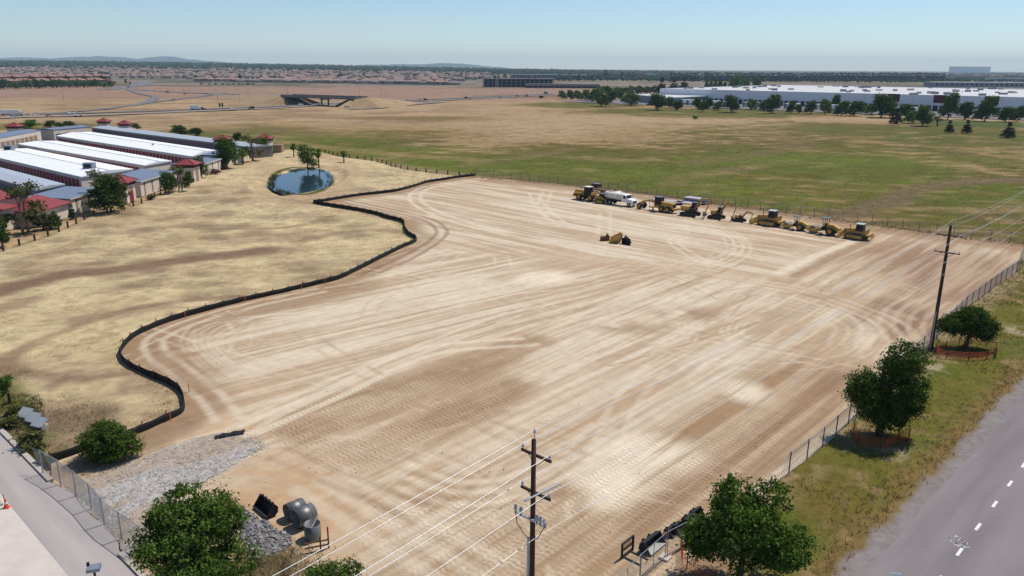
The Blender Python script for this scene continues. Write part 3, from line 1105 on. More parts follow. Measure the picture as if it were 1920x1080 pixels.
ss = np.linspace(-45, 200, 246)
rag = [0.28 * (vnoise(s / 1.3, 0.0, 5) - 0.5) + 0.35 * (vnoise(s / 6, 0.0, 6) - 0.5) for s in ss]
strip_mesh('road', [along_r(s, r + 0.1) for s, r in zip(ss, rag)], [along_r(s, 24.0) for s in ss], 0.004, M_ASPH)
strip_mesh('road_patch', [along_r(s, 12.0) for s in ss], [along_r(s, 13.4) for s in ss], 0.009, M_ASPH_NEW)
# lane dashes: surveyed spacing
d0, d1 = np.array(P(1888, 905)), np.array(P(1840, 990))
dash_off = float(((d0 - ROADR_A) @ _rn + (d1 - ROADR_A) @ _rn) / 2)
dash_s = float((d1 - ROADR_A) @ _rr)
gap = float((d0 - d1) @ _rr) / 2
for k in range(-5, 9):
    s = dash_s + gap * k
    strip_mesh('lane_dash', [along_r(s - 0.55, dash_off - 0.09), along_r(s + 0.55, dash_off - 0.09)],
               [along_r(s - 0.55, dash_off + 0.09), along_r(s + 0.55, dash_off + 0.09)], 0.013, M_PAINT)
strip_mesh('yellow_line', [along_r(s, 14.6) for s in (-45, 60, 200)], [along_r(s, 14.75) for s in (-45, 60, 200)], 0.013, M_YEL)
# worn lane symbol on the asphalt
mb = MB()
cx, cy = P(1797, 1016)
r2 = random.Random(5)
for i in range(26):
    a = r2.uniform(0, 2 * pi)
    rr_ = r2.uniform(0.35, 0.7)
    x, y = cx + rr_ * cos(a) * 0.8, cy + rr_ * sin(a) * 1.0
    l, w = r2.uniform(0.06, 0.2), r2.uniform(0.03, 0.07)
    t = r2.uniform(0, pi)
    ux, uy = cos(t), sin(t)
    mb.add([(x - ux * l - uy * w, y - uy * l + ux * w, 0.013), (x + ux * l - uy * w, y + uy * l + ux * w, 0.013),
            (x + ux * l + uy * w, y + uy * l - ux * w, 0.013), (x - ux * l + uy * w, y - uy * l - ux * w, 0.013)], [(0, 3, 2, 1)])
o = mb.build('worn_lane_symbol', mat('worn_paint', (0.36, 0.35, 0.36), 0.8, var=0.3, scale=8))
o['kind'] = 'structure'
M_BLUE = mat('blue_survey_paint', (0.16, 0.30, 0.42), 0.8, var=0.3, scale=3)
for px, py, l in [(1678, 1075, 0.35), (1828, 855, 0.25), (1880, 790, 0.2)]:
    x, y = P(px, py)
    o = strip_mesh('survey_mark', [(x - l, y - 0.05), (x + l, y - 0.12)], [(x - l, y + 0.05), (x + l, y + 0.02)], 0.013, M_BLUE)

# side road at the lower left -----------------------------------------------------
_ln = np.array([_rl[1], -_rl[0]])                     # away from the site
if _ln[0] > 0:
    _ln = -_ln
def along_l(s, off):
    p = ROADL_A + _rl * s + _ln * off
    return (p[0], p[1])
ANG_L = atan2(_rl[1], _rl[0])
M_SIDE = road_mat('side_road_asphalt', np.array(S(182, 172, 168)) * 0.70, 0.16, 0.5, ANG_L)
M_CONC = road_mat('concrete_apron', np.array(S(210, 199, 190)) * 0.76, 0.06, 0.8)
LL = float(np.linalg.norm(ROADL_B - ROADL_A))
lw0 = float((np.array(P(0, 930)) - ROADL_A) @ _ln)
lw1 = float((np.array(P(128, 1080)) - ROADL_A) @ _ln)
LW = (lw0 + lw1) / 2
s1 = float((np.array(P(97, 905)) - ROADL_A) @ _rl)       # end of the first kerb
s2 = float((np.array(P(243, 1035)) - ROADL_A) @ _rl)     # start of the second
sl = np.linspace(-90, LL + 40, 150)
mid = lambda s: 0.9 * sstep(s1, s1 + 2.5, s) * sstep(s2 + 0.5, s2 - 2, s)
strip_mesh('side_road', [along_l(s, -0.05 - 0.55 * float(mid(s)) + 0.25 * float(vnoise(s / 0.9, 2.0, 3) - 0.5) * float(mid(s))) for s in sl],
           [along_l(s, LW) for s in sl], 0.13, M_SIDE)
strip_mesh('concrete_apron', [along_l(s, LW) for s in sl], [along_l(s, LW + 30) for s in sl], 0.134, M_CONC)
M_KERB = mat('kerb_concrete', np.array(S(196, 184, 172)) * 0.7, 0.9, var=0.12, scale=3)
def kerb(a, b, o0, o1):
    m = MB()
    L_ = b - a
    n = max(1, int(L_ / 3))
    for i in range(n):
        t0, t1 = a + L_ * i / n, a + L_ * (i + 1) / n - 0.015
        q = [along_l(t0, o0), along_l(t1, o0), along_l(t1, o1), along_l(t0, o1)]
        m.prism_z(q, -0.1, 0.27)
    o = m.build('kerb', M_KERB)
    o['kind'] = 'structure'
kerb(-90, s1, -0.35, 0.05)
kerb(s2, LL + 40, -0.32, 0.06)
kerb(-90, float((np.array(P(14, 948)) - ROADL_A) @ _rl), LW + 0.3, LW + 0.65)

# construction entrance of crushed rock ----------------------------------------------
GR = PL([(120, 922), (165, 902), (216, 884), (300, 847), (370, 822), (420, 812), (470, 826), (486, 843), (440, 872), (380, 905), (330, 937), (275, 985), (262, 1030), (243, 1042), (205, 1003), (165, 962)])
def gravel_colour(X, Y):
    n = vnoise(X / 0.22, Y / 0.22, 7) * 0.5 + vnoise(X / 0.13, Y / 0.13, 8) * 0.5
    n2 = fbm(X / 3, Y / 1.6, 9)
    col = np.broadcast_to(np.array(S(200, 192, 186)) * 0.72, X.shape + (3,)).copy()
    col = col * (0.66 + 0.68 * n)[..., None]
    u, v = rot(X, Y, atan2(*(np.array(P(460, 830)) - np.array(P(180, 960)))[::-1]))
    wear = sstep(0.48, 0.62, fbm(u / 9, v / 1.0, 10))
    return lerp(col, TAN * 0.95, wear * 0.7), None
M_GRAV = ground_mat('crushed_rock', False, 1.0, 6.0, 0.5)
GR = [(x + 0.35 * (vnoise(x * 1.7, y * 1.7, 3) - 0.5), y + 0.35 * (vnoise(x * 1.7, y * 1.7, 4) - 0.5)) for x, y in [tuple(np.array(a) + (np.array(b) - np.array(a)) * t) for a, b in zip(GR, GR[1:] + GR[:1]) for t in np.linspace(0, 1, 9)[:-1]]]
sheet('gravel_entrance', GR, 0.12, gravel_colour, 0.10, M_GRAV, lambda X, Y: (vnoise(X / 0.3, Y / 0.3, 12) - 0.5) * 0.12)

def rock_mesh(seed, mat_):
    r = random.Random(seed)
    import bmesh
    bm = bmesh.new()
    bmesh.ops.create_icosphere(bm, subdivisions=1, radius=1)
    for v in bm.verts:
        v.co *= r.uniform(0.62, 1.1)
        v.co.z *= 0.7
    me = bpy.data.meshes.new('rock')
    bm.to_mesh(me)
    bm.free()
    me.materials.append(mat_)
    return me
M_ROCK = mat('granite_rock', np.array(S(150, 148, 152)) * 0.6, 0.95, var=0.35, scale=2.5, bump=0.3)
M_ROCK2 = mat('pale_rock', np.array(S(178, 172, 168)) * 0.6, 0.95, var=0.25, scale=2.5, bump=0.3)
M_CLOD = mat('soil_clod', UMBER * 0.85, 1.0, var=0.3, scale=3)

def scatter_rocks(name, pts, mat_, kind='stuff', label=None, cat=None):
    """many small stones in one mesh; pts = (x,y,z,size)"""
    base = rock_mesh(3, None)
    bv = np.array([v.co[:] for v in base.vertices])
    bf = np.array([p.vertices[:] for p in base.polygons])
    rs = np.random.RandomState(4)
    n = len(pts)
    a = rs.rand(n) * 2 * pi
    V = np.empty((n, len(bv), 3))
    for i, (x, y, z, s) in enumerate(pts):
        c, d = cos(a[i]), sin(a[i])
        sx, sy, sz = s * rs.uniform(0.7, 1.3), s * rs.uniform(0.7, 1.3), s * rs.uniform(0.7, 1.2)
        w = bv * (sx, sy, sz)
        V[i] = np.stack([w[:, 0] * c - w[:, 1] * d + x, w[:, 0] * d + w[:, 1] * c + y, w[:, 2] + z], -1)
    Fc = (bf[None] + (np.arange(n) * len(bv))[:, None, None]).reshape(-1, 3)
    o = link_mesh(name, np_mesh(name, V.reshape(-1, 3), Fc, mat_))
    tag(o, label, cat, None, kind)
    return o

rs = np.random.RandomState(21)
gx0, gx1 = min(p[0] for p in GR), max(p[0] for p in GR)
gy0, gy1 = min(p[1] for p in GR), max(p[1] for p in GR)
gp = np.stack([rs.uniform(gx0, gx1, 14000), rs.uniform(gy0, gy1, 14000)], -1)
gp = gp[inpoly(gp[:, 0], gp[:, 1], GR)]
ge = np.array(GR)[rs.randint(0, len(GR), 3800)] + rs.randn(3800, 2) * 0.42
ge = ge[(ge - ROADL_A) @ _ln < -0.3]
scatter_rocks('crushed_stone', [(x, y, 0.10, 0.03 + 0.045 * rs.rand() ** 2) for x, y in gp] + [(x, y, 0.07, 0.025 + 0.04 * rs.rand() ** 2) for x, y in ge], mat('crushed_stone', np.array(S(202, 195, 190)) * 0.72, 0.95, island=0.32),
              label='grey crushed stone covering the construction entrance', cat='gravel')

# pond ----------------------------------------------------------------------------
m = bpy.data.materials.new('pond_water')
m.use_nodes = True
b = m.node_tree.nodes['Principled BSDF']
b.inputs['Base Color'].default_value = (0.012, 0.028, 0.045, 1)
b.inputs['Roughness'].default_value = 0.06
b.inputs['IOR'].default_value = 1.33
b.inputs['Specular IOR Level'].default_value = 0.5
nz = m.node_tree.nodes.new('ShaderNodeTexNoise')
nz.inputs['Scale'].default_value = 0.8
nz.inputs['Detail'].default_value = 3
tcn = m.node_tree.nodes.new('ShaderNodeTexCoord')
mpn = m.node_tree.nodes.new('ShaderNodeMapping')
mpn.inputs['Scale'].default_value = (0.5, 2.0, 1)
bpn = m.node_tree.nodes.new('ShaderNodeBump')
bpn.inputs['Strength'].default_value = 0.05
bpn.inputs['Distance'].default_value = 0.1
m.node_tree.links.new(tcn.outputs['Object'], mpn.inputs[0])
m.node_tree.links.new(mpn.outputs[0], nz.inputs[0])
m.node_tree.links.new(nz.outputs['Fac'], bpn.inputs['Height'])
m.node_tree.links.new(bpn.outputs[0], b.inputs['Normal'])
pw = np.array(smooth_poly(PL(POND_PX + POND_PX[:1]), 1.0))
pc = pw.mean(0)
pw = pc + (pw - pc) * 1.09
me = bpy.data.meshes.new('pond_water')
me.from_pydata([(x, y, -0.36) for x, y in pw[:-1]], [], [tuple(range(len(pw) - 1))])
me.update()
if me.polygons[0].normal.z < 0:
    me.flip_normals()
me.materials.append(m)
link_mesh('pond_water', me)['kind'] = 'structure'

# highway, ramps, interchange --------------------------------------------------------
M_HWY = road_mat('highway_concrete', np.array(S(168, 156, 148)) * 0.62, 0.08, 0.1)
M_HWY2 = road_mat('ramp_asphalt', np.array(S(136, 130, 132)) * 0.62, 0.08, 0.1)
def ribbon(name, px, half, z, material, world=False):
    line = smooth_poly(px if world else PL(px), 6)
    return strip_mesh(name, offset_line(line, half), offset_line(line, -half),
                      (lambda x, y: z + float(terrain(x, y))), material)
GZ_UP = 0.30
ribbon('highway', [(-260, 238), (0, 221.5), (140, 217.5), (280, 212.5), (420, 206.5), (520, 202.5), (600, 197.5), (680, 193.5), (800, 189.5), (900, 184.5), (1040, 178)], 5.5, GZ_UP, M_HWY)
ribbon('highway_carriageway', [(-260, 230), (0, 216), (140, 212.8), (280, 208.5), (420, 203.3), (520, 199.8), (600, 195.2), (680, 191.4), (800, 187.3), (900, 182.3), (1040, 176)], 4.8, GZ_UP, M_HWY2)
ribbon('exit_ramp', [(240, 199.5), (290, 191), (345, 185), (395, 178), (420, 174)], 4.0, GZ_UP + 0.004, M_HWY2)
ribbon('frontage_road', [(200, 168), (235, 163), (262, 160), (270, 152)], 14, GZ_UP + 0.008, M_HWY2)
ribbon('connector_road', [(236, 166), (265, 176), (292, 182), (270, 193), (200, 204), (100, 212.5), (20, 216.5)], 4.0, GZ_UP + 0.012, M_HWY2)
ribbon('cross_street', [(258, 168), (330, 173), (430, 176.5), (520, 179)], 6.5, GZ_UP + 0.016, M_HWY2)
ribbon('loop_ramp', [(655, 205), (700, 203.5), (740, 199.5), (790, 195), (830, 192)], 4.0, GZ_UP + 0.004, M_HWY2)
ribbon('distant_road', [(250, 161.5), (480, 159.5), (760, 158)], 3.0, GZ_UP, M_HWY2)

# distant hills ---------------------------------------------------------------------
M_HILL = mat('hill_scrub', np.array(S(92, 96, 80)) * 0.6, 1.0, var=0.25, scale=0.004)
def hills(name, D, prof, depth):
    """ridge across the view at distance D; prof = (px, py of the crest)"""
    px = np.arange(prof[0][0], prof[-1][0] + 1, 6)
    py = np.interp(px, [p[0] for p in prof], [p[1] for p in prof])
    py = py + (vnoise(px / 14.0, px * 0, 31) - 0.5) * 1.2
    V, n = [], len(px)
    rings = [(-1, 0), (-0.6, 0.35), (-0.25, 0.8), (0, 1.0), (0.5, 0.6), (1, 0)]
    for t, k in rings:
        for a, b_ in zip(px, py + 1.2):
            dx, dy, dz = ray(a, b_)
            hgt = CAM_Z + dz / dy * D
            yy = D + t * depth
            V.append((dx / dy * yy, yy, max(hgt, 0) * k - 4 + 10 * (vnoise(a / 9.0, t * 5.0, 3) - 0.5) * k))
    Fc = [(r * n + i, r * n + i + 1, (r + 1) * n + i + 1, (r + 1) * n + i) for r in range(len(rings) - 1) for i in range(n - 1)]
    o = link_mesh(name, np_mesh(name, np.array(V), np.array(Fc), M_HILL, True))
    o['kind'] = 'structure'
hills('hills', 14000, [(-100, 112), (0, 108), (40, 105.5), (90, 108), (140, 105), (185, 103.5), (225, 105), (255, 109), (285, 105), (305, 103.5), (325, 105), (360, 110), (400, 113), (460, 119)], 1500)
hills('low_hills', 13000, [(620, 124), (700, 119), (770, 119.5), (825, 116.5), (860, 117.5), (900, 121), (960, 126)], 1200)
# ================================================================== trees and shrubs
def leaf_mesh(name, lobes, n, size, seed, material, clump=0.45, per=24, shell=0.55, aspect=0.55, droop=0.0):
    rs = np.random.RandomState(seed)
    lobes = np.array(lobes, float)
    w = (lobes[:, 3] * lobes[:, 4] * lobes[:, 5]) ** (2 / 3)
    nc = max(3, n // per)
    li = rs.choice(len(lobes), nc, p=w / w.sum())
    d = rs.randn(nc, 3)
    d /= np.linalg.norm(d, axis=1)[:, None]
    rad = shell + (1 - shell) * rs.rand(nc) ** 0.6
    rad *= 0.85 + 0.3 * rs.rand(nc)
    L = lobes[li]
    cpos = L[:, :3] + d * L[:, 3:6] * rad[:, None]
    csz = clump * (0.6 + 0.8 * rs.rand(nc))
    ci = rs.randint(0, nc, n)
    off = rs.randn(n, 3) * csz[ci][:, None] * 0.55
    off[:, 2] *= 0.7
    p = cpos[ci] + off
    nrm = d[ci] * 0.6 + rs.randn(n, 3) * 0.7 + np.array([0, 0, 0.5])
    nrm /= np.linalg.norm(nrm, axis=1)[:, None]
    t = np.cross(nrm, rs.randn(n, 3))
    t /= np.linalg.norm(t, axis=1)[:, None] + 1e-9
    b = np.cross(nrm, t)
    s = size * (0.6 + 0.8 * rs.rand(n))[:, None]
    V = np.stack([p - t * s * 0.5, p + b * s * aspect * 0.5 - nrm * s * 0.08, p + t * s * 0.5, p - b * s * aspect * 0.5 - nrm * s * 0.08], 1)
    V = V.reshape(-1, 3)
    V[:, 2] = np.maximum(V[:, 2], 0.02)
    Fc = np.arange(n * 4).reshape(n, 4)
    return np_mesh(name, V, Fc, material)

M_BARK = mat('bark', (0.085, 0.06, 0.045), 0.95, var=0.35, scale=4, bump=0.5)
M_BARK_PALE = mat('pale_bark', (0.22, 0.18, 0.14), 0.95, var=0.3, scale=4, bump=0.4)
G_DARK = leaf_mat('leaves_dark', (0.028, 0.056, 0.010), (0.088, 0.142, 0.026))
G_MID = leaf_mat('leaves_mid', (0.038, 0.082, 0.012), (0.125, 0.20, 0.036))
G_BRIGHT = leaf_mat('leaves_bright', (0.045, 0.085, 0.012), (0.12, 0.18, 0.035))
G_OLIVE = leaf_mat('leaves_olive', (0.05, 0.060, 0.020), (0.12, 0.12, 0.045))
G_NEEDLE = leaf_mat('needles', (0.012, 0.026, 0.012), (0.030, 0.052, 0.022), 0.1)
G_BLUE = leaf_mat('far_needles', (0.014, 0.026, 0.018), (0.030, 0.045, 0.030), 0.1)
G_PINK = leaf_mat('flowering_leaves', (0.10, 0.05, 0.05), (0.20, 0.11, 0.10))
G_REED = leaf_mat('reed_leaves', (0.05, 0.07, 0.015), (0.14, 0.14, 0.04))

def trunk_mesh(name, h, r, lobes, seed, material, lean=(0, 0), limbs=5, fork=0.45):
    rr_ = random.Random(seed)
    mb = MB()
    pts, rad = [], []
    top = Vector((lean[0], lean[1], h))
    for i in range(6):
        t = i / 5
        pts.append(Vector((top.x * t + rr_.uniform(-.04, .04) * h * 0.3 * (t > 0), top.y * t + rr_.uniform(-.04, .04) * h * 0.3 * (t > 0), h * t - 0.1 * (i == 0))))
        rad.append(r * (1.25 if i == 0 else 1 - 0.7 * t))
    mb.path(pts, rad, 8)
    ls = sorted(lobes, key=lambda l: -l[3])[:limbs]
    for l in ls:
        a = pts[rr_.choice((2, 3))]
        c = Vector(l[:3])
        m1 = a.lerp(c, 0.5) + Vector((rr_.uniform(-.1, .1), rr_.uniform(-.1, .1), 0.05)) * h * 0.3
        mb.path([a, m1, c], [r * 0.5, r * 0.33, r * 0.1], 6)
        for q in range(3):
            e = c + Vector((rr_.uniform(-1, 1) * l[3], rr_.uniform(-1, 1) * l[4], rr_.uniform(-.5, .9) * l[5])) * 0.75
            mb.path([m1, m1.lerp(e, 0.6), e], [r * 0.22, r * 0.13, r * 0.04], 5)
    return mb.mesh(name, material, True)

def plant(name, loc, tmesh, cmesh, label, cat='tree', group=None, scale=1.0, rz=0.0):
    e = empty(name, (loc[0], loc[1], loc[2] if len(loc) > 2 else 0.0), rz, label, cat, group)
    e.scale = (scale, scale, scale) if not hasattr(scale, '__len__') else scale
    if tmesh:
        link_mesh('trunk', tmesh, e)
    link_mesh('crown' if cat == 'tree' else 'foliage', cmesh, e)
    return e

# big trees close to the site -------------------------------------------------------
def lobes_round(seed, n, R, H, z0, k=0.42):
    r_ = random.Random(seed)
    out = [(0, 0, z0 + (H - z0) * 0.5, R * 0.66, R * 0.66, (H - z0) * 0.42)]
    for i in range(n):
        a = 2 * pi * i / n * 1.9 + r_.uniform(-.3, .3)
        zz = z0 + (H - z0) * (0.22 + 0.62 * ((i * 0.618) % 1))
        rr_ = R * (0.62 if zz < z0 + (H - z0) * .6 else 0.42)
        out.append((rr_ * cos(a), rr_ * sin(a), zz, R * k * r_.uniform(.75, 1.1), R * k * r_.uniform(.75, 1.1), R * k * r_.uniform(.6, .9)))
    return out

lb = lobes_round(1, 11, 3.5, 6.0, 0.9)
plant('roadside_tree', P(381, 1095), trunk_mesh('trunk', 3.2, 0.22, lb, 1, M_BARK), leaf_mesh('crown', lb, 27000, 0.20, 11, G_DARK, 0.36, 24, 0.62),
      'large dense dark green tree beside the gravel entrance and rock pile')
lb = lobes_round(2, 9, 3.5, 6.0, 0.8) + [(1.7, 0.6, 5.6, 1.0, 1.0, 1.0), (-0.5, 0.8, 5.9, 1.2, 1.2, 0.9), (2.7, -0.6, 3.2, 1.2, 1.2, 1.2), (0.4, -1.2, 4.6, 1.5, 1.4, 1.2), (-2.4, 0, 3.2, 1.2, 1.2, 1.2)]
plant('roadside_tree', P(1386, 1096), trunk_mesh('trunk', 3.4, 0.25, lb, 2, M_BARK), leaf_mesh('crown', lb, 28000, 0.21, 12, G_MID, 0.36, 24, 0.62),
      'large leafy bright green tree beside the buckets and orange mesh fence')
lb = [(1.25, 0, 7.0, 1.75, 1.7, 1.3), (0.7, 0, 6.1, 1.4, 1.4, 0.9), (-1.6, 0, 4.4, 1.5, 1.6, 1.3), (0.2, -.4, 4.1, 2.1, 1.9, 1.6), (2.2, .2, 4.3, 1.35, 1.4, 1.6),
      (-.6, 0, 2.7, 1.8, 1.5, 1.2), (1.0, 0, 2.4, 1.7, 1.5, 1.3), (2.4, 0, 2.9, 1.0, 1, 1.1), (-2.3, .3, 3.7, .9, .9, .9), (0.4, -.4, 1.6, 1.5, 1.2, .8)]
plant('oak_tree', P(1648, 815), trunk_mesh('trunk', 4.6, 0.3, lb, 3, M_BARK, (0.2, 0)), leaf_mesh('crown', lb, 30000, 0.20, 13, G_DARK, 0.4, shell=0.5),
      'tall dark oak with two stacked crowns between fence and road')
lb = [(-0.2, 0, 3.2, 2.1, 1.8, 1.15), (1.4, 0, 2.9, 1.7, 1.6, 1.2), (-2.4, 0.2, 2.6, 1.0, 1.0, 1.0), (0.6, 0.5, 3.7, 1.5, 1.4, .8), (2.6, -0.2, 2.2, 0.7, 0.8, 0.9), (-1.2, .3, 3.0, 1.2, 1.2, .9), (1.9, -.3, 1.8, 1.0, 1.0, .9), (-.9, 0, 2.3, 1.3, 1.2, .9), (0.6, -.6, 2.4, 1.6, 1.3, .9), (.4, .2, 4.1, 1.4, 1.3, .7)]
plant('oak_tree', P(1808, 653), trunk_mesh('trunk', 3.0, 0.3, lb, 4, M_BARK, (0.9, 0.2)), leaf_mesh('crown', lb, 21000, 0.20, 14, G_DARK, 0.36, shell=0.5),
      'low spreading dark oak with leaning trunk beside the far utility pole')
lb = [(0, 0, 1.7, 1.7, 1.4, 1.5), (-1.1, 0.1, 1.3, 1.1, 1.1, 1.1), (1.3, 0.2, 1.3, 1.1, 1.1, 1.1), (0.3, 0, 2.6, 0.9, 0.9, 0.8), (0.2, -0.7, 1.2, 1.2, 0.9, 1.0), (2.0, .3, 1.1, .6, .6, .8)]
plant('round_bush', P(203, 862), trunk_mesh('trunk', 1.5, 0.12, lb, 5, M_BARK), leaf_mesh('foliage', lb, 13000, 0.17, 15, G_BRIGHT, 0.32, shell=0.6),
      'round green bush overhanging the silt fence near the gravel entrance', 'bush')
lb = [(0, 0, 0.8, 1.1, 1.0, 0.7), (-1.2, 0.2, 0.6, 0.7, 0.6, 0.6), (0.9, 0.3, 0.9, .7, .6, .6)]
plant('small_bush', P(628, 1098), trunk_mesh('trunk', 0.8, 0.06, lb, 6, M_BARK), leaf_mesh('foliage', lb, 4200, 0.15, 16, G_MID, 0.3, shell=0.4),
      'small sparse green bush under the wires near the steel pipes', 'bush')

# generic tree kinds (shared meshes) ----------------------------------------------
def kind_broad(seed, n, size, material, H=8.0, R=3.6, z0=1.2, nl=8, clump=0.7, shell=0.5):
    lb_ = lobes_round(seed, nl, R, H, z0, 0.45)
    return (trunk_mesh('trunk', H * 0.6, 0.2, lb_, seed, M_BARK), leaf_mesh('crown', lb_, n, size, seed, material, clump, 14, shell), H)

def kind_conifer(seed, n, size, material, H=10.0, R=2.4):
    lb_ = []
    for i in range(9):
        t = i / 8
        lb_.append((0, 0, 0.9 + t * (H - 1.2), R * (1 - t) * 0.95 + 0.15, R * (1 - t) * 0.95 + 0.15, H * 0.075))
    mb = MB().path([(0, 0, -.1), (0, 0, H * .5), (0, 0, H * 0.96)], [0.2, 0.12, 0.03], 6)
    return (mb.mesh('trunk', M_BARK, True), leaf_mesh('crown', lb_, n, size, seed, material, 0.4, 10, 0.5), H)

def kind_sparse(seed, n, size, material, H=10.0, R=3.0):
    r_ = random.Random(seed)
    lb_ = [(r_.uniform(-.6, .6) * R, r_.uniform(-.6, .6) * R, H * r_.uniform(0.3, 0.93), R * .35, R * .35, R * .35) for _ in range(11)]
    mb = MB()
    for q in range(2):
        x = -0.4 + q * 0.9
        mb.path([(x, 0, -.1), (x * .9, 0.1, H * .35), (x * 0.5 + 0.2, 0, H * .9)], [0.2, 0.14, 0.04], 6)
        for l in lb_[q::2]:
            mb.path([(x * .8, 0.05, l[2] * 0.6), l[:3]], [0.08, 0.03], 5)
    return (mb.mesh('trunk', M_BARK_PALE, True), leaf_mesh('crown', lb_, n, size, seed, material, 0.5, 12, 0.2), H)

K = {
    'broad': [kind_broad(31, 3200, 0.6, G_MID, 8, 3.6, 0.2, 11), kind_broad(32, 3200, 0.6, G_DARK, 8, 3.2, 0.2, 11), kind_broad(33, 3000, 0.6, G_BRIGHT, 8, 3.8, 0.3, 11)],
    'dense': [kind_broad(34, 5200, 0.5, G_DARK, 10, 3.6, 0.0, 14)],
    'sparse': [kind_sparse(35, 2000, 0.42, G_OLIVE), kind_sparse(36, 1700, 0.42, G_MID)],
    'conifer': [kind_conifer(37, 1900, 0.55, G_NEEDLE), kind_conifer(38, 1500, 0.6, G_NEEDLE, 10, 1.7)],
    'willow': [kind_broad(39, 3600, 0.5, G_MID, 9, 4.0, 0.4, 10, 0.9)],
    'shrub': [kind_broad(40, 900, 0.34, G_OLIVE, 2.4, 1.5, 0.0, 5, 0.4), kind_broad(41, 900, 0.34, G_MID, 2.4, 1.4, 0.0, 5, 0.4)],
    'pink': [kind_broad(42, 800, 0.34, G_PINK, 2.0, 1.6, 0.0, 5, 0.4)],
    'young': [kind_broad(43, 700, 0.3, G_MID, 5, 1.1, 2.2, 4, 0.4)],
    'farcon': [kind_conifer(44, 260, 1.5, G_BLUE, 10, 1.9)],
    'far': [kind_broad(45, 260, 1.6, G_MID, 8, 3.6, 0.6, 6, 1.0, 0.4), kind_broad(46, 260, 1.6, G_DARK, 8, 3.4, 0.6, 6, 1.0, 0.4)],
}

def put(kind, px, py, top, wpx, label, name, group=None, cat='tree', var=None, z=0.0):
    """plant a tree of a kind at its surveyed base, height from its crown top, width from its crown"""
    x, y = P(px, py)
    zt = float(terrain(x, y)) + z
    ks = K[kind]
    k = ks[(var if var is not None else rnd.randrange(len(ks))) % len(ks)]
    dx, dy, dz = ray(px, top)
    H = max(0.6, CAM_Z + dz / dy * y)
    slant = math.hypot(y, CAM_Z)
    Wd = wpx * slant / F_PX
    cv = k[1].vertices
    if 'w' not in k[1]:
        co = np.empty(len(cv) * 3)
        cv.foreach_get('co', co)
        co = co.reshape(-1, 3)
        k[1]['w'] = float(np.percentile(co[:, 0], 98) - np.percentile(co[:, 0], 2))
        k[1]['h'] = float(np.percentile(co[:, 2], 99))
    sz = H / k[1]['h']
    sx = Wd / k[1]['w']
    return plant(name, (x, y, zt - 0.05), k[0], k[1], label, cat, group, (sx, sx, sz), rnd.uniform(0, 6.28))

# by the storage facility ------------------------------------------------------------
for kd, px, py, top, w, lab, nm, ct in [
    ('sparse', 48, 436, 343, 62, 'tall thin-leaved tree with two pale trunks before the red roofed office', 'gum_tree', 'tree'),
    ('dense', 4, 462, 408, 26, 'dark rounded shrub by the post line below the red roofed office', 'dark_bush', 'bush'),
    ('shrub', 82, 430, 402, 34, 'light green bush under the red roof next to the thin-leaved tree', 'green_bush', 'bush'),
    ('dense', 103, 427, 400, 24, 'dark green bush under the red hip roof edge', 'dark_bush', 'bush'),
    ('conifer', 137, 410, 382, 14, 'narrow dark shrub at the corner of the beige storage wall', 'columnar_shrub', 'bush'),
    ('dense', 208, 398, 330, 56, 'wide dark tree in front of the arched beige tower with red door', 'dark_tree', 'tree'),
    ('sparse', 196, 392, 318, 34, 'thin pale tree rising out of the wide dark tree at the storage wall', 'gum_tree', 'tree'),
    ('dense', 316, 363, 322, 25, 'dark rounded tree left of the tower with blank arch', 'dark_tree', 'tree'),
    ('sparse', 339, 358, 312, 30, 'loose olive tree in front of the tower with blank arch', 'gum_tree', 'tree'),
    ('broad', 354, 351, 322, 16, 'narrow green tree close against the arched tower', 'green_tree', 'tree'),
    ('dense', 374, 334, 294, 28, 'dark conical tree right of the tower with blank arch', 'dark_tree', 'tree'),
    ('dense', 426, 315, 259, 40, 'largest dense dark tree on the storage boundary', 'dark_tree', 'tree'),
    ('young', 456, 307, 281, 22, 'thin light green tree beside the largest dark tree', 'young_tree', 'tree'),
    ('sparse', 474, 302, 254, 36, 'tall loose olive tree near the end tower of the storage', 'gum_tree', 'tree'),
    ('broad', 492, 293, 259, 26, 'leafy tree hugging the end tower of the storage', 'green_tree', 'tree'),
    ('pink', 404, 326, 316, 20, 'reddish flowering shrub below the slit-window wall', 'flowering_shrub', 'bush'),
    ('pink', 420, 318, 310, 16, 'reddish flowering shrub beside the largest dark tree', 'flowering_shrub', 'bush'),
    ('shrub', 284, 374, 364, 16, 'low green bush at the foot of the beige wall between two towers', 'green_bush', 'bush'),
    ('shrub', 510, 288, 281, 14, 'low shrub beyond the end tower near the pond', 'green_bush', 'bush'),
    ('broad', 56, 240, 225, 26, 'dark tree behind the far corner of the storage next to a red cupola', 'dark_tree', 'tree'),
    ('willow', 577, 317, 272, 35, 'large rounded willow on the far bank of the pond', 'willow_tree', 'tree'),
    ('young', 598, 313, 279, 15, 'slender young tree right of the pond willow', 'young_tree', 'tree'),
    ('young', 551, 294, 269, 14, 'young tree with round dark crown behind the pond', 'young_tree', 'tree'),
    ('young', 645, 304, 283, 14, 'lone young tree in dry grass east of the pond', 'young_tree', 'tree'),
]:
    put(kd, px, py, top, w, lab, nm, None, ct, 0)
for px, py, top, w in [(94, 238, 226, 18), (112, 239, 229, 14), (131, 238, 227, 20), (339, 254, 235, 28), (368, 254, 240, 20), (446, 264, 249, 16), (256, 242, 231, 14)]:
    put('broad', px, py, top, w, 'dark round tree standing behind the storage roofs', 'dark_tree', 'trees behind the storage roofs', 'tree', 1)
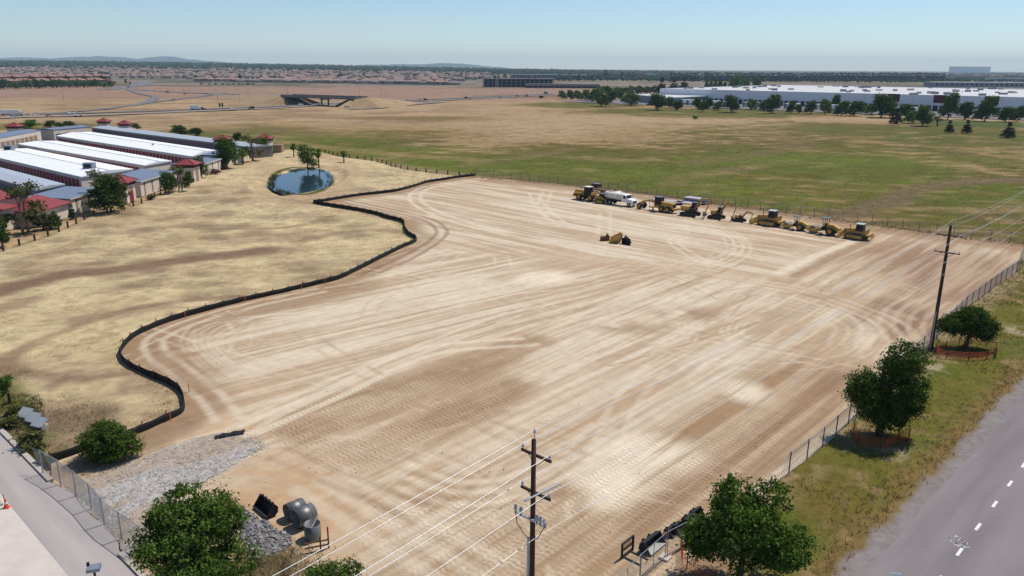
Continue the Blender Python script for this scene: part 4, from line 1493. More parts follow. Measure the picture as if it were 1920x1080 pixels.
# scrub by the side road
for px, py, top, w, lab in [(8, 735, 706, 34, 'green bush on the dry bank by a dark wooden post'), (58, 842, 812, 44, 'grey-green scrub bush beside the kerb and fence end'),
                            (18, 800, 780, 40, 'low olive scrub bush between kerb and concrete slabs'), (85, 872, 850, 26, 'small scrub bush at the start of the silt fence'),
                            (30, 775, 758, 30, 'low scrub bush above the concrete slabs')]:
    put('shrub', px, py, top, w, lab, 'scrub_bush', None, 'bush', 0 if px != 8 else 1)
# trees along the warehouse yard
WT = [(1055, 186, 170, 14), (1070, 187, 169, 13), (1084, 187, 170, 14), (1097, 189, 168, 17), (1113, 191, 167, 18), (1128, 199, 173, 24), (1146, 193, 170, 18),
      (1161, 186, 168, 16), (1182, 198, 174, 28), (1232, 206, 176, 30), (1256, 202, 182, 17), (1270, 207, 190, 15), (1308, 204, 183, 17), (1318, 209, 189, 15),
      (1329, 204, 184, 13), (1345, 207, 190, 15), (1371, 210, 179, 26), (1409, 206, 186, 17), (1433, 208, 188, 18), (1447, 212, 178, 27), (1483, 212, 189, 15),
      (1497, 212, 196, 11), (1519, 213, 189, 19), (1547, 215, 186, 18), (1565, 206, 178, 15), (1577, 217, 190, 23), (1601, 217, 190, 28), (1618, 212, 192, 13),
      (1633, 215, 194, 19), (1652, 220, 177, 36), (1668, 220, 187, 24), (1698, 222, 196, 26), (1730, 236, 198, 26), (1777, 224, 174, 26), (1809, 224, 192, 26),
      (1846, 227, 182, 32), (1885, 228, 201, 24), (1907, 228, 199, 20), (1710, 231, 208, 26)]
for i, (px, py, top, w) in enumerate(WT):
    v_ = (0, 1, 0, 2, 1)[i % 5]
    hp = py - top
    lab = '%s %s tree %s' % ('tall' if hp > 28 else ('small' if hp < 19 else 'mid-sized'), ('green', 'dark green', 'light green')[v_],
                             'in the clump left of the loading annex' if px < 1200 else ('beside the loading annex' if px < 1335 else
                             ('before the plain white warehouse wall' if px < 1640 else 'before the maroon panels of the warehouse')))
    put('broad', px, py, top, w, lab, 'yard_tree', 'trees along the warehouse yard', 'tree', v_)
for px, py, top, w in [(1679, 231, 204, 21), (1779, 248, 226, 15), (1812, 249, 225, 16), (1890, 257, 230, 21)]:
    put('conifer', px, py, top, w, 'small dark conical tree on the field edge before the warehouse', 'cone_tree', 'conical trees on the field edge', 'tree', 0)
put('young', 1757, 236, 219, 15, 'thin light green young tree on the lawn before the warehouse', 'young_tree')
put('shrub', 1303, 223, 217, 9, 'lone dark bush out in the open field', 'field_bush', None, 'bush', 1)
put('shrub', 1015, 184, 179, 9, 'lone dark bush beside the highway sign', 'field_bush', None, 'bush', 1)
for px, py, top, w in [(1240, 178, 146, 17), (1263, 170, 149, 16), (1282, 170, 146, 18)]:
    put('conifer', px, py, top, w, 'tall dark tree standing behind the low end of the warehouse', 'tall_tree', 'tall trees behind the warehouse end', 'tree', 0)
for px, py, top, w in [(1324, 166, 153, 7), (1332, 166, 152, 8), (1341, 166, 149, 6), (1349, 166, 151, 9), (1358, 166, 154, 7), (1378, 168, 142, 20), (1397, 167, 148, 16), (1419, 165, 147, 14)]:
    put('broad', px, py, top, w, 'green tree just behind the white warehouse roof', 'back_tree', 'trees behind the white warehouse roof', 'tree')
for i in range(15):
    px = 1122 + i * 8.0
    put('far', px, 178 - i * 0.2, 162 + rnd.uniform(-2, 3), 13, 'green tree in the grove left of the warehouse', 'grove_tree', 'grove left of the warehouse', 'tree')
for i in range(104):     # windbreak of tall conifers on the plain
    px = 1258 + i * 4.95
    if 1309 < px < 1322:
        continue
    put('farcon', px, 152.5 + rnd.uniform(-.8, .8), 137 + rnd.uniform(-1, 1.5), 6.2, 'tall dark conifer in the long windbreak row on the plain', 'windbreak_tree', 'windbreak row of conifers', 'tree')
for px, py, top, w in [(1135, 148, 132, 10), (1142, 148, 139, 6), (1165, 148, 137, 7), (1179, 148, 137, 9), (1187, 148, 136, 9)] + [(1040 + i * 9, 149 + (i % 3), 141 - (i % 2) * 2, 7) for i in range(10)]:
    put('farcon', px, py, top, w, 'dark conifer near the business park on the plain', 'plain_conifer', 'conifers near the business park', 'tree')
for i in range(30):     # trees in front of the apartments
    px = i * 7.2
    put('far', px, 166.5 - i * 0.12 + rnd.uniform(-1, 1), 152 + rnd.uniform(-4, 3), 10 + rnd.uniform(0, 5), 'dark green tree in front of the terracotta roofed apartments', 'apartment_tree', 'trees before the apartments', 'tree')
for px, py, top in [(378, 159, 154), (393, 159, 156), (404, 159, 156), (418, 159, 156.5), (428, 159, 156), (438, 159, 156), (449, 159, 156), (454, 159, 156.5), (463, 159, 155), (468, 159, 156), (475, 159, 156), (236, 157, 148), (244, 158, 153)]:
    put('far', px, py, top, 4.5, 'small street tree on the bare lot before the suburb', 'street_tree', 'street trees before the suburb', 'tree')

# far woods: nobody could count them --------------------------------------------------
def wood(name, pts, material, label):
    rs = np.random.RandomState(77)
    base = np.array([(1, 0, .45), (0.3, 0.95, .5), (-.8, .6, .42), (-.8, -.6, .5), (0.3, -.95, .42), (0, 0, 1), (0, 0, 0)], float)
    bf = np.array([(0, 1, 5), (1, 2, 5), (2, 3, 5), (3, 4, 5), (4, 0, 5), (1, 0, 6), (2, 1, 6), (3, 2, 6), (4, 3, 6), (0, 4, 6)])
    n = len(pts)
    V = np.empty((n, 7, 3))
    for i, (x, y, z, r, h) in enumerate(pts):
        a = rs.rand() * 6.28
        w_ = base * (r, r, h) * (0.75 + 0.5 * rs.rand(7, 1))
        V[i] = np.stack([w_[:, 0] * cos(a) - w_[:, 1] * sin(a) + x, w_[:, 0] * sin(a) + w_[:, 1] * cos(a) + y, w_[:, 2] + z - 0.4], -1)
    Fc = (bf[None] + (np.arange(n) * 7)[:, None, None]).reshape(-1, 3)
    o = link_mesh(name, np_mesh(name, V.reshape(-1, 3), Fc, material))
    tag(o, label, 'woods', None, 'stuff')
    return o
rs = np.random.RandomState(55)
pts = []
for _ in range(26000):
    D = 1900 * (9000 / 1900) ** (rs.rand() ** 0.85)
    u = rs.uniform(-0.72, 0.72)
    x = u * D
    left = u < -0.05
    lim = 3300 if u < 0.0 else 1950
    if D < lim and rs.rand() > 0.16:
        continue
    h = rs.uniform(5, 11) * (1.25 if rs.rand() < 0.15 else 1)
    if u > 0.25:
        h *= 0.72
    pts.append((x, D, float(terrain(x, D)), rs.uniform(0.35, 0.75) * h * (0.5 if rs.rand() < 0.2 else 1), h))
for _ in range(9000):
    D = 3300 + 2600 * rs.rand() ** 0.8
    u = rs.uniform(-0.72, 0.2)
    if rs.rand() < (u + .1) * 2:
        continue
    h = rs.uniform(9, 19)
    pts.append((u * D, D, float(terrain(u * D, D)), rs.uniform(0.3, 0.6) * h, h))
wood('far_woods', pts, mat('far_foliage', (0.030, 0.046, 0.026), 1.0, island=0.5, spec=0.0), 'far mass of dark trees along the horizon')

# air -----------------------------------------------------------------------------------
hz = MB().box(-14800, 14800, -400, 17600, -12, 270).build('haze', None)
hm = bpy.data.materials.new('haze_air')
hm.use_nodes = True
hm.node_tree.nodes.clear()
ho = hm.node_tree.nodes.new('ShaderNodeOutputMaterial')
hv = hm.node_tree.nodes.new('ShaderNodeVolumePrincipled')
hv.inputs['Color'].default_value = (0.62, 0.84, 1.0, 1)
hv.inputs['Density'].default_value = 0.000065
hv.inputs['Anisotropy'].default_value = 0.0
hm.node_tree.links.new(hv.outputs[0], ho.inputs['Volume'])
hz.data.materials.append(hm)
tag(hz, 'thin pale blue haze over the plain', 'haze', None, 'stuff')
# ================================================================== buildings
def at(mb, name, material, parent, smooth=False):
    """link a mesh drawn in site coordinates under a thing placed elsewhere"""
    l = parent.location
    up = parent
    while up.parent is not None:
        up = up.parent
        l = l + up.location
    mb.v = [(x - l[0], y - l[1], z - l[2]) for x, y, z in mb.v]
    return mb.build(name, material, parent, smooth)

M_BEIGE = mat('beige_stucco', np.array(S(224, 208, 192)) * 0.84, 0.95, var=0.10, scale=0.6)
M_BEIGE2 = mat('brown_stucco', np.array(S(168, 140, 118)) * 0.70, 0.95, var=0.10, scale=0.6)
M_GREYW = mat('grey_siding', np.array(S(150, 138, 138)) * 0.68, 0.8, var=0.08, scale=0.8)
M_GREYD = mat('grey_roll_door', np.array(S(122, 106, 112)) * 0.65, 0.7, var=0.10, scale=1.5)
M_WROOF = mat('white_membrane_roof', (0.70, 0.71, 0.74), 0.7, var=0.04, scale=0.12)
M_MROOF = mat('galvanised_roof', np.array(S(188, 196, 206)) * 0.72, 0.5, 0.1, var=0.05, scale=0.3)
M_BROOF = mat('blue_grey_metal_roof', np.array(S(132, 146, 168)) * 0.66, 0.55, 0.1, var=0.07, scale=0.4)
M_RDOOR = mat('red_roll_door', np.array(S(150, 40, 56)) * 0.72, 0.6, var=0.12, scale=2)
M_RROOF = mat('red_tile_roof', np.array(S(164, 72, 74)) * 0.54, 0.7, var=0.10, scale=1.2)
M_RTRIM = mat('dark_red_trim', np.array(S(96, 40, 46)) * 0.7, 0.7)
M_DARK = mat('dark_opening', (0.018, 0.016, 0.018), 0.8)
M_HVAC = mat('hvac_metal', np.array(S(150, 160, 176)) * 0.66, 0.5, 0.3, var=0.1, scale=2)
M_TRIM = mat('pale_trim', np.array(S(214, 204, 192)) * 0.74, 0.9)
M_SEAM = mat('roof_seam', (0.46, 0.47, 0.49), 0.8)

def wall_panel(mb, a, b, s0, s1, z0, z1, out=0.05):
    """flat panel on the wall a->b between distances s0,s1; out = proud distance to the right of a->b"""
    a, b = np.array(a, float), np.array(b, float)
    d = (b - a) / np.linalg.norm(b - a)
    n = np.array([d[1], -d[0]])
    p = [a + d * s0, a + d * s1, a + d * s1 + n * out, a + d * s0 + n * out]
    return mb.prism_z([tuple(x) for x in p], z0, z1)

def shed(name, A, B, C, D, h, rise, label, wallm, roofm, doorm, pitch=2.5, doorw=2.05, doorh=2.3, end_doors=0, ridge=True, seams=True):
    """long storage shed, roof corners A near-right, B far-right, C far-left, D near-left"""
    A, B, C, D = [np.array(p, float) for p in (A, B, C, D)]
    cen = (A + B + C + D) / 4
    e = empty(name, (cen[0], cen[1], 0), 0, label, 'building')
    ins = lambda p: p + (cen - p) / np.linalg.norm(cen - p) * 0.35
    a, b_, c, d = map(ins, (A, B, C, D))
    at(MB().prism_z([tuple(p) for p in (a, b_, c, d)], 0, h - 0.1), 'wall', wallm, e)
    # roof
    R0, R1 = (A + B) / 2, (C + D) / 2
    z1 = h + rise
    mb = MB()
    th = 0.22
    mb.add([(*A, h), (*R0, z1), (*B, h), (*C, h), (*R1, z1), (*D, h),
            (*A, h - th), (*B, h - th), (*C, h - th), (*D, h - th)],
           [(0, 1, 4, 5), (1, 2, 3, 4), (0, 6, 7, 2, 1), (5, 4, 3, 8, 9), (0, 5, 9, 6), (2, 7, 8, 3), (6, 9, 8, 7)])
    rf = at(mb, 'roof', roofm, e)
    if ridge:
        at(MB().path([(*R0, z1 + 0.03), (*R1, z1 + 0.03)], 0.10, 5), 'ridge_cap', M_SEAM, e)
    # doors on the near long wall (D -> A keeps the outside on the right)
    L = float(np.linalg.norm(a - d))
    if doorm:
        n = int((L - 1.5) / pitch)
        for i in range(n):
            s0 = 0.9 + i * pitch
            at(wall_panel(MB(), d, a, s0, s0 + doorw, 0.15, doorh, 0.06), 'door', doorm, e)
    if end_doors:
        W = float(np.linalg.norm(b_ - a))
        for i in range(end_doors):
            s0 = W * (i + 0.5) / end_doors - min(1.3, W / end_doors * 0.38)
            at(wall_panel(MB(), a, b_, s0, s0 + min(2.6, W / end_doors * 0.76), 0.15, doorh + 0.1, 0.06), 'door', M_RDOOR, e)
    return e

W1 = PL([(151.7, 331.3), (250.5, 316.8), (51.5, 278)], 3.2)
W1.append(tuple(np.array(W1[2]) + np.array(W1[0]) - np.array(W1[1])))
w1 = shed('storage_shed', *W1, 3.2, 0.7, 'white roofed red-door storage shed with two rooftop air units', M_BEIGE, M_WROOF, M_RDOOR, end_doors=1)
for px, py in [(168, 315), (18, 281)]:
    x, y = P(px, py, 3.8)
    h_ = MB().box(x - 1.3, x + 1.3, y - 1.0, y + 1.0, 3.6, 5.2)
    u = at(h_, 'rooftop_unit', M_HVAC, w1)
    at(MB().box(x - 0.9, x + 0.9, y - 1.05, y - 1.01, 4.0, 4.9), 'grille', M_DARK, u)
W2 = PL([(270.8, 310), (322.3, 301.2), (108, 264), (31.8, 269.4)], 3.2)
shed('storage_shed', *W2, 3.2, 0.5, 'narrow white roofed red-door storage shed between two wider sheds', M_BEIGE, M_WROOF, M_RDOOR)
W3 = PL([(360, 293), (407, 281.6), (169, 247), (105, 254.5)], 3.2)
w3 = shed('storage_shed', *W3, 3.2, 0.7, 'white roofed storage shed with three red doors on its gable end', M_BEIGE, M_WROOF, M_RDOOR, end_doors=3)
x, y = P(287, 271, 3.9)
at(MB().lathe_z([(0.35, 3.6), (0.35, 4.2), (0.6, 4.25), (0.1, 4.6)], (x, y), 10), 'roof_vent', M_TRIM, w3)
W0 = PL([(67.7, 356), (122.5, 345), (0, 313.4)], 3.2)
W0.append(tuple(np.array(W0[2]) + np.array(W0[0]) - np.array(W0[1])))
shed('storage_shed', *W0, 3.2, 0.4, 'grey metal roofed storage shed with grey walls near the office', M_GREYW, M_MROOF, M_GREYD, ridge=False)
G0, G1 = np.array(P(171, 238, 4)), np.array(P(470, 274.5, 4))
gd = (G1 - G0) / np.linalg.norm(G1 - G0)
gn = np.array([-gd[1], gd[0]])
shed('storage_shed', tuple(G1), tuple(G1 + gn * 8.5), tuple(G0 + gn * 8.5), tuple(G0), 3.8, 0.5, 'long grey storage shed with grey roll doors at the back of the site', M_GREYW, M_MROOF, M_GREYD, 3.0, 2.7, 3.2, ridge=False)
L0, L1, L2_ = np.array(P(-90, 275, 4.2)), np.array(P(76.5, 244.4, 4.2)), np.array(P(168, 237, 4.2))
ld = (L1 - L0) / np.linalg.norm(L1 - L0)
ln = np.array([-ld[1], ld[0]])
shed('storage_shed', tuple(L1), tuple(L1 + ln * 10), tuple(L0 + ln * 10), tuple(L0), 4.2, 0.5, 'beige storage shed with blue grey roof along the far west edge', M_BEIGE, M_BROOF, M_BEIGE2, 4.0, 3.2, 2.6, ridge=False)
L1b = L1 + np.array([3.0, 3.5])
ld = (L2_ - L1b) / np.linalg.norm(L2_ - L1b)
ln = np.array([-ld[1], ld[0]])
shed('storage_shed', tuple(L2_), tuple(L2_ + ln * 9), tuple(L1b + ln * 9), tuple(L1b), 4.2, 0.5, 'short beige storage shed with blue grey roof closing the far corner', M_BEIGE, M_BROOF, M_GREYD, 4.0, 3.2, 2.4, ridge=False)

def front_wing(name, y0, y1, x, depth, h, label, slits, left_face=None):
    e = empty(name, (x, (y0 + y1) / 2, 0), 0, label, 'building')
    at(MB().box(x - depth, x, y0, y1, 0, h), 'wall', M_BEIGE, e)
    mb = MB()
    mb.add([(x + 0.25, y0 - 0.2, h), (x + 0.25, y1 + 0.2, h), (x - depth - .2, y1 + 0.2, h + 0.45), (x - depth - .2, y0 - 0.2, h + 0.45),
            (x + 0.25, y0 - 0.2, h - 0.2), (x + 0.25, y1 + 0.2, h - 0.2), (x - depth - .2, y1 + 0.2, h - 0.05), (x - depth - .2, y0 - 0.2, h - 0.05)],
           [(0, 1, 2, 3), (0, 4, 5, 1), (1, 5, 6, 2), (2, 6, 7, 3), (3, 7, 4, 0), (4, 7, 6, 5)])
    at(mb, 'roof', M_BROOF, e)
    at(MB().box(x + 0.26, x + 0.34, y0 - 0.2, y1 + 0.2, h - 0.24, h + 0.03), 'fascia', M_TRIM, e)
    for i in range(slits):
        yc = y0 + (y1 - y0) * (i + 0.5) / slits
        at(MB().box(x, x + 0.05, yc - 0.42, yc + 0.42, h - 1.15, h - 0.45), 'niche_frame', M_BEIGE2, e)
        at(MB().box(x + 0.05, x + 0.07, yc - 0.26, yc + 0.26, h - 1.02, h - 0.58), 'niche', M_DARK, e)
        at(MB().box(x, x + 0.04, yc - 0.3, yc + 0.3, 0.2, h - 1.15), 'pilaster_strip', M_BEIGE2, e)
    return e
front_wing('storage_wing', 158.0, 172.2, -91.2, 8.5, 3.6, 'beige storage wing with blue grey roof between office and first arched tower', 3)
front_wing('storage_wing', 183.0, 203.5, -88.3, 9.0, 3.6, 'beige storage wing with blue grey roof between the two arched towers', 5)
front_wing('storage_wing', 215.5, 233.5, -87.6, 7.0, 3.4, 'beige storage wing with blue grey roof beside the flowering shrubs', 4)
front_wing('storage_wing', 240.0, 262.0, -88.6, 7.0, 3.4, 'beige storage wing mostly hidden by the largest dark tree', 5)
for y0 in (178.3,):
    e = empty('link_wall', (-92.5, 180.5, 0), 0, 'recessed brown stucco wall linking first arched tower to the next wing', 'wall')
    at(MB().box(-93.5, -91.5, 178.6, 182.98, 0, 3.5), 'wall', M_BEIGE2, e)
    at(MB().box(-93.6, -91.4, 178.6, 182.98, 3.5, 3.62), 'coping', M_TRIM, e)

def tower(cx, cy, label, arch=None, body=4.3, eave=4.8, z0=0.0, base=0.0):
    e = empty('roof_tower', (cx, cy, base), 0, label, 'tower')
    h = body / 2
    zz = z0
    MB().box(-h, h, -h, h, zz, eave - 0.9).build('wall', M_BEIGE, e)
    MB().box(-h - .12, h + .12, -h - .12, h + .12, eave - 1.0, eave - 0.88).build('ledge', M_TRIM, e)
    MB().box(-h + .25, h - .25, -h + .25, h - .25, eave - 0.88, eave - 0.05).build('louvre_band', M_RTRIM, e)
    for sx in (-1, 1):
        for sy in (-1, 1):
            MB().box(sx * h - .22, sx * h + .22, sy * h - .22, sy * h + .22, eave - 0.88, eave - 0.05).build('corner_post', M_RTRIM, e)
    r = body / 2 + 0.75
    mb = MB()
    mb.add([(-r, -r, eave), (r, -r, eave), (r, r, eave), (-r, r, eave), (0, 0, eave + 1.45),
            (-r, -r, eave - .14), (r, -r, eave - .14), (r, r, eave - .14), (-r, r, eave - .14)],
           [(0, 1, 4), (1, 2, 4), (2, 3, 4), (3, 0, 4), (0, 5, 6, 1), (1, 6, 7, 2), (2, 7, 8, 3), (3, 8, 5, 0), (5, 8, 7, 6)])
    rf = mb.build('roof', M_RROOF, e)
    for k in range(4):
        sx, sy = ((-1, -1), (1, -1), (1, 1), (-1, 1))[k]
        MB().path([(sx * r, sy * r, eave + .03), (0, 0, eave + 1.5)], 0.09, 5).build('hip_cap', M_RTRIM if k > 1 else M_RROOF, rf)
    if arch:
        pr = []
        for i in range(9):
            a = pi * i / 8
            pr.append((0.95 * cos(a), 2.6 + 0.95 * sin(a)))
        prof = [(-0.95, 0.1)] + [(-x, z) for x, z in pr] + [(0.95, 0.1)]
        prof = [(0.95, 0.1)] + pr + [(-0.95, 0.1)]
        MB().prism_x(prof, h, h + 0.06).build('arch_recess', M_BEIGE2, e)
        m2 = MB()
        ring = [(1.12 * cos(pi * i / 8), 2.6 + 1.12 * sin(pi * i / 8)) for i in range(9)]
        for i in range(8):
            p0, p1 = ring[i], ring[i + 1]
            q0, q1 = pr[i], pr[i + 1]
            m2.add([(h + .1, *q0), (h + .1, *p0), (h + .1, *p1), (h + .1, *q1), (h, *q0), (h, *p0), (h, *p1), (h, *q1)],
                   [(0, 1, 2, 3), (0, 4, 5, 1), (2, 6, 7, 3), (1, 5, 6, 2), (3, 7, 4, 0)])
        m2.build('arch_trim', M_TRIM, e)
        if arch == 'door':
            MB().box(h + .06, h + .12, -0.75, 0.75, 0.05, 2.5).build('door', M_RDOOR, e)
    return e
tower(-89.2, 175.6, 'square beige tower with red hip roof and arched red door', 'door')
tower(-87.2, 208.8, 'square beige tower with red hip roof and blank arch', 'blank')
tower(-104.5, 282.5, 'red roofed tower rising behind the largest dark tree', None)
tower(-90.6, 286.5, 'red roofed end tower of the storage nearest the pond', None)
ex, ey = P(503, 283)
MB().box(-1.6, 1.6, -1.6, 1.6, 0, 2.6).build('end_block', M_BEIGE2, empty('wall_block', (-85.6, 285.5, 0), 0, 'low stucco block attached beside the end tower', 'wall'))
tower(-186.5, 359.5, 'small red roofed cupola at the far corner of the grey shed', None, 3.6, 5.6)
tower(-170.0, 345.0, 'small red roofed cupola on the back line of the grey shed', None, 3.6, 5.6)
tower(-209.5, 331.0, 'red roofed cupola behind the far west beige shed', None, 4.2, 5.4)

def hip_building(name, x0, x1, y0, y1, h, rise, label, over=0.6, roofm=None, wallm=None, axis='y', base=0.0, cat='building'):
    cx, cy = (x0 + x1) / 2, (y0 + y1) / 2
    e = empty(name, (cx, cy, base), 0, label, cat)
    hx, hy = (x1 - x0) / 2, (y1 - y0) / 2
    MB().box(-hx, hx, -hy, hy, 0, h - .05).build('wall', wallm or M_BEIGE, e)
    ox, oy = hx + over, hy + over
    rr_ = min(ox, oy)
    if oy >= ox:
        r0, r1 = (0, -oy + rr_, h + rise), (0, oy - rr_, h + rise)
    else:
        r0, r1 = (-ox + rr_, 0, h + rise), (ox - rr_, 0, h + rise)
    V = [(-ox, -oy, h), (ox, -oy, h), (ox, oy, h), (-ox, oy, h), r0, r1] + [(sx * ox, sy * oy, h - .18) for sx, sy in ((-1, -1), (1, -1), (1, 1), (-1, 1))]
    if oy >= ox:
        F_ = [(0, 1, 4), (1, 2, 5, 4), (2, 3, 5), (3, 0, 4, 5)]
    else:
        F_ = [(0, 1, 5, 4), (1, 2, 5), (2, 3, 4, 5), (3, 0, 4)]
    F_ += [(0, 6, 7, 1), (1, 7, 8, 2), (2, 8, 9, 3), (3, 9, 6, 0), (6, 9, 8, 7)]
    MB().add(V, F_).build('roof', roofm or M_RROOF, e)
    return e
e = hip_building('storage_office', -98.5, -91.2, 146.3, 157.0, 3.0, 2.2, 'beige office wing with red hip roof at the near storage corner')
MB().box(3.66, 3.72, -3.6, -2.5, 1.0, 2.1).build('window', M_DARK, e)
MB().box(3.66, 3.72, -0.6, 0.6, 1.0, 2.1).build('window', M_DARK, e)
e = hip_building('storage_office', -106.0, -95.0, 131.0, 145.7, 4.2, 2.4, 'larger beige office block with red hip roof and white balcony band')
MB().box(5.5, 5.62, -7.2, 7.2, 2.3, 2.7).build('band', M_TRIM, e)
for yy in (-5, -2, 1, 4):
    MB().box(5.5, 5.56, yy - .6, yy + .6, 0.8, 2.0).build('window', M_DARK, e)
hip_building('storage_office', -105.5, -99.3, 147.2, 154.6, 5.0, 1.6, 'raised square red hip roof between the two office blocks')
strip_mesh('storage_yard', [(-97, 130), (-97, 158), (-94, 172), (-90, 296), (-100, 300), (-185, 372)], [(-140, 130), (-160, 170), (-185, 210), (-205, 250), (-235, 300), (-222, 345)], 0.06,
           road_mat('yard_asphalt', np.array(S(132, 126, 128)) * 0.6, 0.1, 0.2))

# post line ---------------------------------------------------------------------------
M_POST = mat('dark_wood', (0.05, 0.035, 0.028), 0.95, var=0.3, scale=3)
pf = empty('post_fence', (STORE_LINE[0][0], STORE_LINE[0][1], 0), 0, 'line of short dark wooden posts round the dry field and pond', 'fence')
pm = MB().box(-.13, .13, -.13, .13, -0.3, 1.15).mesh('post', M_POST)
line = smooth_poly(offset_line(STORE_LINE, -0.6) + FIELD_TOP[1:], 1.0)
for x, y, a in even_points(line, 4.0):
    link_mesh('post', pm, pf, (x - pf.location.x, y - pf.location.y, 0), a)

# warehouse -----------------------------------------------------------------------------
WA = np.array(P(1237.5, 166, 11.8))
wd = np.array(P(1920, 182.5, 11.8)) - WA
WL = float(np.linalg.norm(wd)) + 110
wd /= np.linalg.norm(wd)
wn_ = np.array([-wd[1], wd[0]])
if wn_[1] < 0:
    wn_ = -wn_
wh = empty('warehouse', (WA[0], WA[1], 0), 0, 'huge white warehouse with flat white roof and maroon wall panels', 'warehouse')
pts4 = [WA, WA + wd * WL, WA + wd * WL + wn_ * 285, WA + wn_ * 285]
M_WHW = mat('white_tilt_up_wall', np.array(S(236, 236, 238)) * 0.88, 0.9, var=0.04, scale=0.05)
M_MAR = mat('maroon_panel', np.array(S(98, 34, 42)) * 0.7, 0.8)
M_WHR = mat('warehouse_roof', np.array(S(216, 214, 214)) * 0.70, 0.8, var=0.06, scale=0.03)
at(MB().prism_z([tuple(p) for p in pts4], 0, 11.2), 'wall', M_WHW, wh)
cen = sum(pts4) / 4
at(MB().prism_z([tuple(p + (cen - p) * 0.004) for p in pts4], 11.2, 11.5), 'roof', M_WHR, wh)
for i in range(4):     # parapet, one run per side
    a, b_ = pts4[i], pts4[(i + 1) % 4]
    at(wall_panel(MB(), a, b_, 0, float(np.linalg.norm(b_ - a)), 11.2, 11.9, -0.5 if i != 0 else -0.45), 'parapet', M_WHW, wh)
for i in range(int(WL / 12)):     # tilt-up panel joints
    at(wall_panel(MB(), pts4[0], pts4[1], i * 12 + 6, i * 12 + 6.15, 4.6, 11.2, 0.04), 'panel_joint', M_SEAM, wh)
for i in range(int(WL / 4.6)):  # dark dock panels, also standing for the shade along the wall foot
    at(wall_panel(MB(), pts4[0], pts4[1], i * 4.6 + 2, i * 4.6 + 5.4, 0.2, 4.3, 0.08), 'dock_door_shade', M_DARK, wh)
def wall_s(px):
    lo, hi = 0.0, WL
    for _ in range(40):
        m_ = (lo + hi) / 2
        p = WA + wd * m_
        dx, dy, dz = ray(px, 182)
        if p[0] / p[1] < dx / dy:
            lo = m_
        else:
            hi = m_
    return lo
for a, b_ in [(1664, 1687), (1751, 1774), (1847, 1874)]:
    at(wall_panel(MB(), pts4[0], pts4[1], wall_s(a), wall_s(b_), 6.2, 12.1, 0.35), 'maroon_panel', M_MAR, wh)
r2 = random.Random(9)
for i in range(70):
    p = WA + wd * r2.uniform(8, WL - 30) + wn_ * r2.uniform(10, 275)
    s = r2.uniform(1.0, 2.2)
    at(MB().box(p[0] - s * 1.4, p[0] + s * 1.4, p[1] - s, p[1] + s, 11.5, 11.5 + r2.uniform(1.0, 2.0)), 'rooftop_unit', M_HVAC if i % 3 else M_TRIM, wh)
LA, LB = np.array(P(1254, 183, 6.5)), np.array(P(1327, 179.5, 6.5))
e = empty('loading_annex', (LA[0], LA[1], 0), 0, 'low white roofed loading annex at the left end of the warehouse', 'building')
ld_ = np.array(P(1188, 177, 6.5)) - LA
q4 = [LA, LB, LB + ld_, LA + ld_]
at(MB().prism_z([tuple(p) for p in q4], 0, 6.0), 'wall', M_HVAC, e)
cen = sum(q4) / 4
at(MB().prism_z([tuple(cen + (p - cen) * 1.02) for p in q4], 6.0, 6.5), 'roof', M_WHR, e)
for i in range(5):
    at(wall_panel(MB(), LA, LB, 5 + i * 13, 12 + i * 13, 0.3, 4.2, 0.1), 'bay_opening', M_DARK, e)
strip_mesh('warehouse_yard', [tuple(WA + wd * s - wn_ * 2) for s in (-60, 120, WL)], [tuple(WA + wd * s - wn_ * 78) for s in (-60, 120, WL)], 0.28, M_HWY2)

# trailers in the yard
M_TRL = mat('white_trailer', (0.72, 0.73, 0.74), 0.5, var=0.05, scale=0.5)
M_TYRE = mat('tyre_rubber', (0.022, 0.020, 0.019), 0.9)
M_STEEL = mat('dark_steel', (0.05, 0.05, 0.055), 0.6, 0.4)
def make_trailer():
    e = empty('box_trailer')
    MB().box(-6.6, 6.6, -1.3, 1.3, 1.15, 4.0).build('box', M_TRL, e)
    MB().box(-6.4, 6.4, -0.5, 0.5, 0.85, 1.15).build('chassis', M_STEEL, e)
    for x in (-5.2, -4.0):
        for s in (-1, 1):
            MB().lathe_y([(0.5, -.15), (0.5, .15)], s * 1.1, (x, 0.5), 10).build('wheel', M_TYRE, e)
    for s in (-1, 1):
        MB().box(4.2, 4.35, s * 0.8 - .08, s * 0.8 + .08, 0, 1.0).build('landing_leg', M_STEEL, e)
    MB().box(-6.66, -6.6, -1.2, 1.2, 1.25, 3.9).build('rear_door', M_HVAC, e)
    return tag(e, 'white box trailer parked in the row before the warehouse docks', 'trailer', 'box trailers in the warehouse yard')
tr = make_trailer()
ang = atan2(wn_[1], wn_[0])
first = True
s = 35.0
while s < WL - 60:
    if r2.random() < 0.78:
        t = tr if first else copy_tree(tr)
        first = False
        p = WA + wd * s - wn_ * 44
        t.location = (p[0], p[1], 0.284)
        t.rotation_euler = (0, 0, ang + r2.uniform(-.02, .02))
    s += 5.6 if r2.random() < 0.8 else 12

